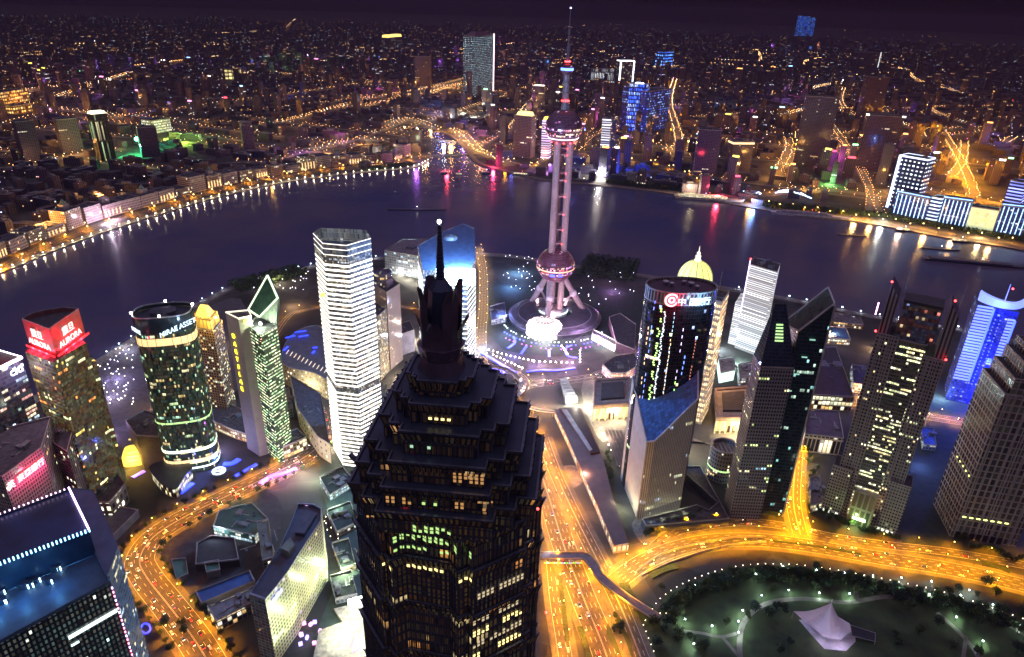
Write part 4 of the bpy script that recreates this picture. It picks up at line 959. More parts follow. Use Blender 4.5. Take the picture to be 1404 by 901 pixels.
x, y = G(975, 545); light('face_floodlight', x, y-14, 60, (1, .62, .28), 8e4, 3, td); light('face_floodlight', dc[0]+22, dc[1]-34, 130, (1, .62, .28), 8e4, 3, td)

# white striped L-shaped tower
sp_ = ccw(GP(137, [(1028, 363), (1066, 374), (1070, 362), (1034, 353)]))
stf = facade('white_bars', wall=(.3, .3, .32), glass=(.08, .08, .09), cw=40, ch=3.1, mx=.01, my=.5, lit=1, row=1, cols=[(1, .97, .9), (.95, .97, 1)], s=1.35, dim=.1)
tsx = tower('office_tower', 'narrow tower wrapped in horizontal white light bars on the river side, right of the dome', sp_, 137, stf, units=5, unit_h=6)
lowp = ccw(GP(70, [(1008, 415), (1040, 424), (1046, 410), (1016, 402)])); MB().prism(lowp, 0, 70).build('low_wing', stf, tsx)
edge_ = Vector((*sp_[0], 0)); MB().box(sp_[0][0]-.6, sp_[0][1]-.6, 60, 1, 1, 84).build('edge_strip', glow('streak_violet', (.75, .6, 1), 2.5), tsx)
MB().sphere(sp_[0][0], sp_[0][1], 146, 1.2, 8, 6).build('beacon', redlamp, tsx)
x, y = G(1048, 478); light('foot_floodlight', x, y-14, 12, (.85, .97, 1), 6e4, 2, tsx)

# pair of dark towers with slanted tops
dka = rrect(230, 558.5, 31, 24, -1)
drk = facade('dark_grid', wall=(.22, .20, .22), glass=(.025, .025, .035), cw=2.6, ch=3.9, mx=.42, my=.42, lit=.006, row=.05, cols=[(.8, 1, .35), (1, .95, .5), (.4, .8, 1)], s=1.7, grough=.2)
ta = tower('office_tower', 'dark grid-faced tower with a slanted black glass top, left one of the dark pair', dka, 178, drk, units=0)
q0, q1, q2, q3 = dka
inn = lambda f, g_: (q0[0]+(q1[0]-q0[0])*f+(q3[0]-q0[0])*g_, q0[1]+(q1[1]-q0[1])*f+(q3[1]-q0[1])*g_)
tp = [(*inn(.30, .9), 233), (*inn(.62, .9), 233)]
hd = MB(); a, b, c, d = (*q0, 178.2), (*q1, 178.2), (*q2, 178.2), (*q3, 178.2)
hd.face([a, b, tp[1], tp[0]]).face([b, c, tp[1]]).face([c, d, tp[0], tp[1]]).face([d, a, tp[0]])
hd.build('slanted_glass', facade('black_glass', wall=(.04, .05, .06), glass=(.02, .03, .045), cw=2.2, ch=3.2, mx=.1, my=.1, lit=0, row=0, grough=.08), ta)
mb = MB()
for k in range(5):
    for j in range(6):
        p = Vector(a).lerp(Vector(b), .36+.07*k); t_ = Vector(tp[0]).lerp(Vector(tp[1]), .36+.07*k); c_ = p.lerp(t_, .42+.05*j); mb.box(c_.x, c_.y-.5, c_.z, 1.5, .3, 1.6)
mb.build('lit_pane', glow('pane_green', (.55, .9, .35), .9), ta)['kind'] = 'stuff'
for i, (p, q_) in enumerate(((a, tp[0]), (b, tp[1]), (tp[0], tp[1]))): MB().tube(p, q_, .6, .6, 6).build('ridge', metald, ta)
dkb = [(262, 569), (287, 566), (296, 603), (262, 606)]; dkb = ccw(dkb)
zb = lambda x, y: 212+ (x-262)*1.15 - (y-567)*.25
tbb = thing('office_tower', 'dark glass tower with a pointed slanted crown, right one of the dark pair', 'office building', (*centroid(dkb), 0))
dbm = MB().loft(dkb, 0, dkb, zb)
for i in range(4):
    p, q_ = dkb[i], dkb[(i+1) % 4]
    dbm.mi[i] = 0 if (p[1]+q_[1])/2 < 575 else 1
dbm.build('wall', [facade('dark_glass_b', wall=(.03, .04, .05), glass=(.02, .035, .045), cw=2.2, ch=3.9, mx=.12, my=.15, lit=.02, row=.05, cols=[(.4, .9, .9), (.7, 1, .8)], s=1.0, grough=.07), facade('side_b', wall=(.25, .21, .22), glass=(.03, .03, .04), cw=2.4, ch=3.9, mx=.5, my=.3, lit=.01, row=.02)], tbb)
rf = MB().cap(dkb, lambda x, y: zb(x, y)-.5); rf.build('slanted_roof', plain('grey_glass_roof', (.055, .065, .05), .2), tbb)
for i in range(4):
    p, q_ = dkb[i], dkb[(i+1) % 4]; MB().tube((*p, zb(*p)), (*q_, zb(*q_)), .8, .8, 6).build('roof_rim', plain('rim_grey', (.4, .37, .37), .6), tbb)
MB().box(287.6, 566, 0, 1.4, 1.4, 240).build('corner_fin', plain('rim_grey', (.4, .37, .37), .6), tbb)
for k in range(12):
    zz = 150+6*k; MB().box(264+k*1.2, 565.4+.02*k, zz, 5, .5, 1.2, -7).build('glow_panel', glow('panel_teal', (.45, .95, .75), .5), tbb) if k % 3 == 0 else None

# twin-pronged stone grid tower
ang = -31
def L_(u, v): # local metres along the front / to the back, origin front-left foot
    c, s = math.cos(R(ang)), math.sin(R(ang)); return (334+u*c-v*s, 577+u*s+v*c)
def LB(u, v, w, d): return ccw([L_(u, v), L_(u+w, v), L_(u+w, v+d), L_(u, v+d)])
sg = facade('stone_grid', wall=(.36, .31, .30), glass=(.03, .03, .035), cw=2.5, ch=3.8, mx=.42, my=.42, lit=.035, row=.05, cols=[(.95, 1, .5), (1, .95, .6), (1, .75, .35)], s=1.9, grough=.25)
sgl = facade('stone_grid_mid', wall=(.16, .14, .14), glass=(.025, .025, .03), cw=2.2, ch=3.8, mx=.15, my=.45, lit=.08, row=.42, cols=[(.95, 1, .5), (1, .95, .6), (1, .85, .4)], s=1.7, grough=.2, dim=.02)
tG = thing('skyscraper', 'tall stone grid tower with two pointed side slabs and pale lit floors in the middle', 'skyscraper', (*L_(34, 20), 0))
def blk(nm, u, v, w, d, z0, z1, mt, roof=True):
    p = LB(u, v, w, d); o = MB().loft(p, z0, p, z1).build(nm, mt, tG)
    if roof: MB().cap(p, z1-.3).build('roof', roofm, tG); MB().ring(p, z1, z1+1.2, .5).build('parapet', stone, tG)
    return p
blk('left_wing', -2, -1, 19, 22, 0, 58, sg); blk('right_wing', 50, -1, 19, 22, 0, 60, sg)
blk('middle_bay', 22, 3, 23, 36, 0, 206, sgl); blk('left_shoulder', 4, 2, 18, 36, 0, 208, sg); blk('right_shoulder', 45, 2, 17, 36, 0, 196, sg)
def prong(u, w, z0, z1, drop):
    p = LB(u, 6, w, 26); c0 = L_(u+w/2, 0)
    zf = lambda x, y: z1-drop*((Vector((x, y))-Vector(L_(u, 6))).dot(Vector((math.cos(R(ang)), math.sin(R(ang)))))/w)
    MB().loft(p, z0, p, zf).build('side_slab', facade('slab_ribs', wall=(.36, .31, .30), glass=(.07, .06, .06), cw=3.2, ch=300, mx=.5, my=0, lit=0, row=0), tG)
    MB().cap(p, lambda x, y: zf(x, y)-.2).build('slab_roof', roofm, tG)
prong(4, 9, 205, 256, 12); prong(53, 9, 195, 250, 14)
gl_p = LB(17, 8, 32, 24); MB().loft(gl_p, 206, scaled(gl_p, .96), 240).build('glass_attic', facade('attic_glass', wall=(.10, .08, .09), glass=(.08, .05, .06), cw=2.6, ch=3.6, mx=.12, my=.12, lit=.05, row=.02, cols=[(1, .3, .2), (1, .7, .4), (.4, .5, 1)], s=.9, dim=.03), tG)
MB().prism(scaled(gl_p, .98), 240, 243).build('attic_roof', plain('attic_louvre', (.05, .045, .05), .6), tG)
for (u, h_) in ((16, 40), (60, 34)): MB().tube((*L_(u, 8), 236), (*L_(u, 8), 236+h_), .5, .12, 6).build('antenna', metall, tG)
for (u, v, z) in ((4, 6, 257), (55, 6, 251), (2, 2, 209), (62, 2, 197)): MB().sphere(*L_(u, v), z+1, .9, 8, 6).build('beacon', redlamp, tG)
MB().box(*L_(-2, 12), 222, 1, 1.4, 12, ang).build('neon_sign', glow('neon_pink', (1, .4, .7), 6), tG)
pb = LB(23, -6, 22, 9); MB().prism(pb, 0, 40).build('entrance_block', facade('entr', wall=(.34, .3, .29), glass=(.05, .06, .05), cw=5, ch=20, mx=.3, my=.1, lit=.1, row=0, dim=.1), tG)
MB().box(*L_(34, -7), 8, 12, .8, 3, ang).build('entrance_light', glow('entr_green', (.8, 1, .55), 3), tG); light('entrance_lamp', *L_(31, -14), 8, (.6, 1, .3), 9e3, 1, tG)
for (u, w) in ((1, 14), (53, 14)): 
    for k in range(4): MB().box(*L_(u+k*4, -1.6), 1.5, 2.4, .5, 2.5, ang).build('shop_window', glow('shop_white', (.95, 1, .8), 1.5), tG)
# rib columns of the fronts
for u in (4, 7.6, 11.2, 14.8, 18.4, 22, 45, 49, 53, 57, 61.6):
    MB().box(*L_(u, 1.6), 58, .9, .9, 148 if u < 40 else 137, ang).build('pier', stone, tG)

# grid tower at the right edge
def F_(u, v):
    c, s = math.cos(R(-12)), math.sin(R(-12)); return (449.3+u*c-v*s, 543.6+u*s+v*c)
fp = ccw([F_(0, 0), F_(60, 0), F_(60, 52), F_(0, 52)])
tf = thing('skyscraper', 'brown stone tower with square window grid and stepped top at the right edge', 'skyscraper', (*centroid(fp), 0))
fgm = facade('square_grid', wall=(.40, .32, .30), glass=(.04, .035, .05), cw=5.2, ch=7.4, mx=.22, my=.16, lit=.0, row=.0, s=1, grough=.15, dim=.012)
MB().loft(fp, 0, fp, 165).build('wall', fgm, tf); MB().cap(fp, 164.6).build('roof', roofm, tf); MB().ring(fp, 165, 167, 1).build('parapet', stone, tf)
fine = facade('fine_mullion', wall=(.35, .28, .27), glass=(.05, .04, .05), cw=1.3, ch=1.85, mx=.5, my=.5, lit=0, row=0)
for k, (i0, z0, z1) in enumerate(((6, 165, 180), (12, 180, 194), (18, 194, 204))):
    pp = ccw([F_(i0, i0*.8), F_(60, i0*.8), F_(60, 52), F_(i0, 52)]); MB().loft(pp, z0, pp, z1).build('setback_storey', fgm, tf); MB().cap(pp, z1-.2).build('setback_roof', roofm, tf); MB().ring(pp, z1, z1+1, .8).build('setback_parapet', stone, tf)
for k in range(9):
    x, y = F_(3+6.3*k, -.35); MB().box(x, y, 0, 1.3, .8, 165, -12).build('pier', plain('pier_brown', (.42, .34, .31), .75), tf)
for k in range(7):
    x, y = F_(6+6.3*k, -.6); MB().box(x, y, 25.5, 3.4, .3, 1.6, -12).build('lit_window', glow('lime_row', (.9, 1, .3), 1.6), tf)
    mb = MB(); mb.box(x, y-.1, 0, 4.2, .5, 8, -12); mb.build('arch_opening', plain('arch_dark', (.03, .02, .02), .6), tf)
for k in range(5):
    x, y = F_(-.5, 6+8*k); MB().box(x, y, 70, .4, 2.0, 1.4, -12).build('lit_window', glow('lime_row', (.9, 1, .3), 1.6), tf)

# blue-lit tower
tb0 = ccw([(598, 818), (640, 800), (662, 842), (622, 862)]); 
tq = thing('skyscraper', 'tower outlined in intense blue and white light stripes with a curved boat-like top, far right', 'skyscraper', (*centroid(tb0), 0))
MB().loft(tb0, 0, tb0, 140).build('wall', facade('blue_night', wall=(.03, .03, .12), glass=(.03, .03, .2), cw=3, ch=3.6, mx=.2, my=.3, lit=.05, row=.04, cols=[(.15, .2, 1), (.3, .5, 1), (.6, .7, 1)], s=1.2, dim=.12), tq)
MB().cap(tb0, 139.6).build('roof', roofm, tq)
bs = glow('bar_ice', (.22, .30, 1), 1.15); bs2 = glow('bar_blue', (.04, .08, 1), 3.5)
def bars(f0, f1, z0, z1, st, mt, mt2, hh):
    p0, p1 = None, None
    lst = sorted(tb0, key=lambda p: math.hypot(*p))[:3]; lst = sorted(lst, key=lambda p: p[0]); a, b = Vector(tb0_f[0]), Vector(tb0_f[1]); d = b-a; n = Vector((d.y, -d.x)).normalized()
    z = z0
    while z < z1:
        q0, q1 = a+d*f0+n*.4, a+d*f1+n*.4
        MB().prism([tuple(q0), tuple(q1), tuple(q1+n*.8), tuple(q0+n*.8)], z, z+hh).build('light_bar', mt, tq); z += st
    MB().prism([tuple(a+d*f1+n*.3), tuple(a+d*(f1+.05)+n*.3), tuple(a+d*(f1+.05)+n*.9), tuple(a+d*f1+n*.9)], z0, z1).build('blue_edge', mt2, tq)
tb0_f = [(598, 818), (640, 800)]
bars(0, .38, 34, 140, 4.2, bs, bs2, 2.4); bars(.80, .95, 6, 128, 4.2, bs, bs2, 2.2)
for f_ in (.5, .62):
    a, b = Vector(tb0_f[0]), Vector(tb0_f[1]); q_ = a.lerp(b, f_)
    for k in range(20): MB().box(q_.x+.2, q_.y-1, 30+5*k, 1.2, .8, 1.4, -23).build('blue_lamp', bs2, tq)
crv = [(596, 819), (612, 806), (632, 799), (652, 806), (668, 822)]; cs2 = smooth(crv, 6); L2 = offset(cs2, 7); mb = MB()
for i in range(len(cs2)-1):
    f = i/(len(cs2)-1); f2 = (i+1)/(len(cs2)-1); zt, zt2 = 152+16*(f-.5)**2*2, 152+16*(f2-.5)**2*2; h0, h1 = 12-9*f, 12-9*f2
    a, b, c, d = (*cs2[i], zt-h0), (*cs2[i+1], zt2-h1), (*cs2[i+1], zt2), (*cs2[i], zt)
    e1, e2, e3, e4 = (*L2[i], zt-h0), (*L2[i+1], zt2-h1), (*L2[i+1], zt2), (*L2[i], zt)
    mb.face([a, b, c, d]).face([d, c, e3, e4]).face([e2, e1, e4, e3]).face([b, a, e1, e2])
mb.build('curved_crown', glow('crown_ice', (.24, .34, 1), 1.0, True), tq)
MB().tube((628, 815, 140), (628, 815, 172), .8, .3, 6).build('mast', bs, tq); MB().sphere(*G(1388, 398, 158), 160, 1.2, 8, 6).build('beacon', redlamp, tq)
for (u, v, z, p_) in ((590, 800, 90, 1.8e5), (625, 785, 60, 1.5e5), (650, 795, 120, 1.5e5), (610, 790, 150, 1.8e5), (630, 780, 20, 1.8e5)): light('blue_floodlight', u, v, z, (.03, .06, 1), p_, 3, tq)
MB().box(*G(1330, 541), 10, 26, 6, 8, -20).build('lit_podium', glow('podium_ice', (.85, .95, 1), 2.5), tq)

# civic blocks, lit halls, drum building
def flat(label, px, h, mat, roof=roofm, units=2, cat='building', nm='low_block'): return tower(nm, label, GP(h, px), h, mat, roof=roof, units=units, cat=cat)
flat('long flat dark roof with a white lamp row, right of the slanted dark tower', [(1108, 478), (1146, 476), (1171, 545), (1103, 541)], 22, facade('flat_f', wall=(.3, .22, .15), glass=(.1, .06, .03), cw=5, ch=7, lit=.5, row=.3, s=1.5), roof=plain('brown_roof', (.06, .045, .045), .9))
flat('square purple-grey roof block beside the yellow lit street', [(1105, 562), (1150, 564), (1157, 602), (1104, 596)], 24, facade('flat2_f', wall=(.5, .42, .38), glass=(.03, .03, .04), cw=4.6, ch=20, mx=.25, my=.1, lit=.12, row=0, s=1.6), roof=plain('plum_roof', (.10, .075, .10), .9))
for (pl, lab) in (([(815, 520), (864, 516), (868, 552), (813, 556)], 'square brown-roofed hall with a bright colonnade left of the oval tower'), ([(980, 532), (1030, 528), (1030, 572), (982, 572)], 'square brown-roofed hall with a bright colonnade right of the dome tower')):
    pp = ccw(GP(24, pl)); hl = thing('colonnade_hall', lab, 'building', (*centroid(pp), 0))
    MB().loft(scaled(pp, .86), 0, scaled(pp, .86), 18).build('inner_wall', plain('lit_stone', (.55, .47, .32), .7), hl)
    MB().prism(pp, 18, 22).build('entablature', plain('brown_stone', (.25, .18, .15), .8), hl); MB().ring(pp, 22, 24, 5).build('roof_border', plain('brown_roof2', (.20, .13, .12), .9), hl)
    MB().prism(scaled(pp, .6), 22, 25).build('roof_box', plain('brown_roof', (.06, .045, .045), .9), hl)
    fr_ = sorted(pp, key=lambda p: p[1])[:2]; fr_.sort(); a, b = Vector(fr_[0]), Vector(fr_[1])
    for k in range(7):
        q_ = a.lerp(b, .03+.94*k/6); MB().tube((q_.x, q_.y+1, 0), (q_.x, q_.y+1, 18), 1.2, 1.1, 12).build('column', plain('column_stone', (.5, .42, .3), .7), hl)
    for k in range(3):
        q_ = a.lerp(b, .2+.3*k); light('colonnade_light', q_.x, q_.y-7, 9, (1, .75, .35), 1.3e4, 1, hl)
    MB().box(*(a.lerp(b, .5)+Vector((0, 3.2))), 0, 7, .6, 9).build('door', plain('door_dark', (.05, .03, .02), .5), hl)
cx_, cy_ = G(994, 612, 40); cd = thing('drum_building', 'round drum-shaped building with an open roof in front of the colonnade hall', 'building', (cx_, cy_, 0))
MB().lathe(cx_, cy_, [(15, 0), (15, 40), (15.6, 40), (15.6, 41.5), (13.4, 41.5), (13.4, 36), (0, 36)], 36).build('wall', facade('drum_wall', wall=(.28, .25, .23), glass=(.05, .05, .05), cw=3, ch=5, mx=.5, my=.5, lit=.05, row=.02), cd)
MB().lathe(cx_, cy_, [(15.2, 15), (15.3, 17)], 36).build('light_ring', glow('ring_green', (.6, 1, .35), .9), cd)
for k in range(-2, 3): MB().box(cx_+k*4.4, cy_, 36, 1.2, 22-abs(k)*4, 2.5).build('roof_beam', plain('beam_brown', (.2, .14, .12), .8), cd)
lowp = flat('low canopy roof wrapped around the foot of the stone wedge tower', [(880, 712), (955, 693), (972, 700), (985, 690), (930, 640), (960, 640), (1000, 712), (885, 722)], 8, plain('canopy_dark', (.08, .08, .09), .6), units=0)
for (a_, b_, w_) in ((890, 716, 12), (905, 712, 12), (920, 708, 12), (935, 704, 10)): 
    x, y = G(a_, b_); MB().box(x, y-2, 1, w_*.8, .6, 4.5, 10).build('lit_shopfront', glow('shop_white', (.95, 1, .8), 1.5), lowp); light('forecourt_light', x, y-8, 7, (.9, 1, .6), 5e3, 1, lowp)

# long brown-roofed exhibition hall between the avenue and the stone wedge
hallp = [G(*p, 10) for p in [(760, 562), (797, 558), (812, 592), (826, 625), (840, 680), (862, 745), (842, 748), (818, 690), (800, 650), (778, 600)]]
lh = thing('long_hall', 'long curved red-brown roofed hall beside the broad avenue', 'building', (*centroid(hallp), 0))
hallp = ccw(hallp); MB().loft(hallp, 0, hallp, 10).build('wall', facade('longhall', wall=(.3, .2, .15), glass=(.3, .2, .1), cw=5, ch=8, mx=.3, my=.2, lit=.7, row=.5, cols=[(1, .8, .5), (1, .9, .7)], s=1.3), lh)
MB().cap(hallp, 10.1).build('roof', plain('red_brown_roof', (.17, .10, .09), .85, var=.15), lh)
sk = [G(*p, 10) for p in [(767, 562), (795, 561), (822, 622), (810, 624)]]; MB().prism(ccw(sk), 10.2, 13).build('rooflight', plain('rooflight_dark', (.06, .03, .03), .3), lh)
sk = [G(*p, 10) for p in [(770, 565), (777, 565), (812, 620), (808, 622)]]; MB().prism(ccw(sk), 13.1, 14).build('roof_gutter', metall, lh)
x, y = G(779, 545); kg = thing('glass_pavilion', 'brilliant white lit glass entrance at the north end of the long brown hall', 'pavilion', (x, y, 0))
gp2 = ccw([G(*p) for p in [(768, 525), (776, 523), (792, 552), (775, 556)]]); MB().prism(gp2, 0, 7).build('glass_hall', plain('glass_grey', (.35, .38, .38), .2), kg)
for k in range(6):
    q_ = Vector((*G(769+2.5*k, 527+4.6*k), 7)); MB().box(q_.x+3, q_.y, 7, 10, .7, .8, 8).build('roof_frame', metall, kg)
MB().sphere(*G(780, 555), 8, 4.5, 12, 8).build('lamp_cluster', glow('lamp_blaze', (1, .98, .85), 26), kg)
light('entrance_floodlight', x+8, y-26, 16, (1, .95, .75), 9e4, 2, kg); light('entrance_floodlight', *G(806, 560), 16, (1, .85, .6), 4e4, 2, kg); light('entrance_floodlight', *G(825, 596), 10, (1, .75, .5), 3e4, 2, kg)
rp_ = [G(*p, 7) for p in [(857, 530), (836, 506), (805, 500), (817, 490), (862, 492), (872, 500)]]
rd = flat('glowing pink glass mall with a swooping roof between the television tower and the oval tower', [(826, 500), (845, 487), (870, 484), (878, 500), (858, 512), (838, 512)], 14, facade('pinkmall', wall=(.4, .2, .22), glass=(.4, .2, .2), cw=3.4, ch=4, mx=.15, my=.15, lit=.85, row=.5, cols=[(1, .4, .45), (1, .75, .75), (1, .55, .35)], s=1.8), units=1)
x, y = G(850, 512); light('mall_light', x, y-12, 12, (1, .4, .5), 3e4, 2, rd)
flat('curved brown ribbed roof of the stadium-like hall right of the television tower', [(835, 435), (850, 430), (872, 445), (870, 480), (845, 470)], 14, plain('plum_ribs', (.13, .07, .09), .8), units=0)
wb_ = flat('small white-lit box pavilion right of the television tower', [(814, 452), (846, 468), (843, 474), (812, 458)], 10, glow('box_white', (.95, .9, 1), 2.4), units=0, cat='pavilion')
x, y = G(830, 478); light('pavilion_light', x, y, 14, (1, .95, .8), 4e4, 2, wb_)
pav = thing('pavilion', 'slatted dark pavilion roof with lamps beside the stone wedge tower', 'pavilion', (*G(850, 605), 0))
for k in range(5):
    a, b = G(829+5*k, 590, 9), G(846+5*k, 640, 9); d = Vector((b[0]-a[0], b[1]-a[1])); MB().prism([a, b, (b[0]+3, b[1]), (a[0]+3, a[1])], 8, 9.2).build('roof_slat', plain('slat_brown', (.08, .05, .05), .8), pav)
for k in range(8):
    x, y = G(824+3.4*k, 592+7.5*k); MB().tube((x, y, 0), (x, y, 5), .15, .12, 5).build('lamp_post', metald, pav); MB().sphere(x, y, 5.4, .9, 8, 6).build('lamp', glow('lamp_amber', (1, .85, .5), 14), pav)
    if k % 2: light('lamp_light', x, y, 6, (1, .8, .5), 4e3, .8, pav)

# curved white-gridded block at the bottom, left of the dark tower
cp = ccw(GP(68, [(342, 816), (364, 824), (395, 785), (420, 745), (440, 715), (441, 698), (430, 692), (409, 691), (398, 720), (384, 751)]))
cb = thing('curved_block', 'curved residential slab with a glowing pale green grid face, bottom left of the dark tower', 'building', (*centroid(cp), 0))
gr_ = facade('pale_grid', wall=(.62, .60, .40), glass=(.05, .055, .04), cw=3.3, ch=4.0, mx=.34, my=.38, lit=.03, row=.03, cols=[(1, .9, .5), (.8, .5, 1)], s=1.4, grough=.3)
endf = facade('end_wall', wall=(.52, .60, .68), glass=(.10, .12, .15), cw=3.6, ch=3.3, mx=.06, my=.07, lit=0, row=0, dim=.02)
cbm = MB().loft(cp, 0, cp, 68); vmin = min(range(len(cp)), key=lambda i: (cp[i][1]))
for i in range(len(cp)):
    a, b = cp[i], cp[(i+1) % len(cp)]; cbm.mi[i] = 1 if (b[1]-a[1]) < 0 or (abs(a[1]-b[1]) < 6 and a[1] < 420) else 0
cbm.build('wall', [gr_, endf], cb)
MB().cap(cp, 66.5).build('roof', plain('slate_roof', (.06, .06, .09), .6), cb); MB().ring(cp, 68, 69.3, .8).build('parapet', plain('rim_slate', (.25, .27, .33), .5), cb)
MB().prism(GP(72, [(384, 752), (398, 738), (404, 748), (396, 758)]), 66, 73).build('plant_unit', plain('green_metal2', (.16, .2, .15), .6), cb)
MB().box(*G(420, 718, 69), 66.6, 8, 26, 3.5, -8).build('plant_unit', plain('slate_roof', (.06, .06, .09), .6), cb)
q0, q1 = G(364, 824, 68), G(395, 785, 68); d = Vector((q1[0]-q0[0], q1[1]-q0[1])).normalized(); n = Vector((d.y, -d.x))
text_part('IFC', 5, bluewhite, cb, (*(Vector(q0).lerp(Vector(q1), .45)+n*1.0), 60), (d.x, d.y, 0)) if False else None
sb = Vector(q0).lerp(Vector(q1), .42)+n*.8; MB().prism([tuple(sb-d*6), tuple(sb+d*6), tuple(sb+d*6+n*.5), tuple(sb-d*6+n*.5)], 60, 62.5).build('blue_sign', glow('sign_blue', (.25, .3, 1), 4), cb)
for f0, z_, l_ in ((.75, 52, 3), (.8, 47, 3), (.86, 42, 3)): 
    pass
bx, by = G(455, 835)
for (a_, b_, p_, c_) in ((452, 868, 4.5e4, (.8, 1, .5)), (475, 815, 4e4, (.95, 1, .5)), (480, 760, 3e4, (1, .95, .4)), (440, 905, 5e4, (.9, 1, .7)), (380, 945, 1.0e5, (.45, .75, 1))):
    x, y = G(a_, b_); light('facade_floodlight', x, y, 12, c_, p_*1.6, 1.5, cb, spot=75, aim=(*G(a_-52, b_-22, 32), 32))
wp = thing('event_stage', 'blazing white lit open event hall with a purple floor mark beside the dark tower', 'pavilion', (*G(470, 868), 0))
MB().prism(ccw([G(*p) for p in [(458, 838), (500, 828), (512, 905), (470, 905), (430, 905), (438, 868), (470, 856)]]), .2, 3.0).build('deck', plain('white_deck', (.5, .46, .36), .6, var=.4, scale=.3), wp)
MB().prism(ccw([G(*p, 3) for p in [(489, 870), (496, 872), (494, 890), (484, 895), (481, 886)]]), 3.02, 3.3).build('purple_mark', glow('mark_purple', (.55, .1, 1), 1.2), wp)
scr = [G(478, 836, 3), G(500, 830, 3)]; MB().prism([scr[0], scr[1], (scr[1][0], scr[1][1]+1), (scr[0][0], scr[0][1]+1)], 3, 14).build('screen', glow('screen_white', (.95, 1, .93), 4, True), wp)
for (a_, b_) in ((480, 855), (465, 880), (500, 890)): x, y = G(a_, b_); light('stage_floodlight', x, y, 16, (.95, 1, .75), 1.3e4, 1.5, wp)
for k in range(9):
    x, y = G(425+rnd.uniform(-15, 35), 860+rnd.uniform(-8, 30)); MB().box(x, y, 3 if False else .2, 3, 2, 2.6, rnd.uniform(0, 90)).build('stall', glow('stall_violet', (.4, .3, 1), 2.5) if k % 2 else glow('stall_pink', (1, .4, .8), 1.5), wp)

# compound inside the bend of the left street
flat('long blue sheet roof shed inside the bend of the left street', [(268, 812), (343, 783), (350, 797), (276, 828)], 9, plain('shed_wall', (.2, .2, .22), .8), roof=roofb, units=0)
flat('grey flat-roofed block with a lit edge in front of the blue shed', [(284, 832), (352, 803), (357, 822), (297, 852)], 12, facade('compound_f', wall=(.3, .28, .3), glass=(.1, .1, .1), cw=4, ch=5, lit=.4, row=.2, s=1.5), roof=roofl, units=3)
flat('teal glass roofed court building with white lamps at the north of the bend', [(300, 700), (345, 690), (368, 712), (350, 735), (292, 722)], 10, facade('teal_f', wall=(.1, .2, .18), glass=(.1, .25, .2), cw=3, ch=4, lit=.5, row=.3, cols=COOL, s=1.2), roof=plain('teal_roof', (.04, .10, .09), .4), units=3)
flat('dark round-ended court building in the middle of the bend', [(270, 745), (290, 735), (322, 738), (328, 768), (268, 775)], 8, plain('court_dark', (.05, .045, .045), .8), roof=plain('court_roof', (.035, .035, .04), .9), units=0)
flat('small green roofed house by the street trees', [(235, 768), (255, 766), (258, 788), (242, 795)], 6, plain('hut_w', (.2, .2, .2), .8), roof=plain('green_roof', (.06, .16, .12), .7), units=0, cat='house', nm='small_house')
flat('small green roofed house by the blue shed', [(280, 772), (300, 768), (302, 782), (283, 786)], 7, plain('hut_w', (.2, .2, .2), .8), roof=plain('green_roof', (.06, .16, .12), .7), units=0, cat='house', nm='small_house')
flat('tall grey gallery wing left of the curved slab', [(352, 716), (368, 712), (376, 765), (360, 770)], 14, facade('gal_f', wall=(.25, .27, .22), glass=(.1, .1, .08), cw=4, ch=4, lit=.2, row=.1), roof=plain('gal_roof', (.13, .14, .12), .8), units=1)
flat('flat triangular plaza roof beside the blue tower', [(135, 690), (190, 700), (152, 738)], 8, plain('tri_wall', (.2, .2, .25), .7), roof=plain('tri_roof', (.07, .075, .11), .5), units=0)
flat('low lit mall with round corner right of the rounded tower', [(290, 545), (340, 565), (352, 600), (320, 590), (285, 575)], 12, facade('redmall', wall=(.4, .25, .12), glass=(.3, .15, .06), cw=3.5, ch=5, mx=.3, my=.3, lit=.6, row=.5, s=1.5), units=2)
x, y = G(315, 560); light('mall_light', x, y-16, 14, (1, .6, .25), 3e4, 1.5)
flat('glass hall with orange glow behind the green tower', [(282, 505), (300, 498), (312, 520), (300, 540), (286, 530)], 22, facade('orhall', wall=(.4, .22, .1), glass=(.3, .12, .04), cw=4, ch=22, mx=.3, my=.1, lit=.5, row=0, cols=[(1, .4, .1), (1, .5, .15)], s=.8), units=1)

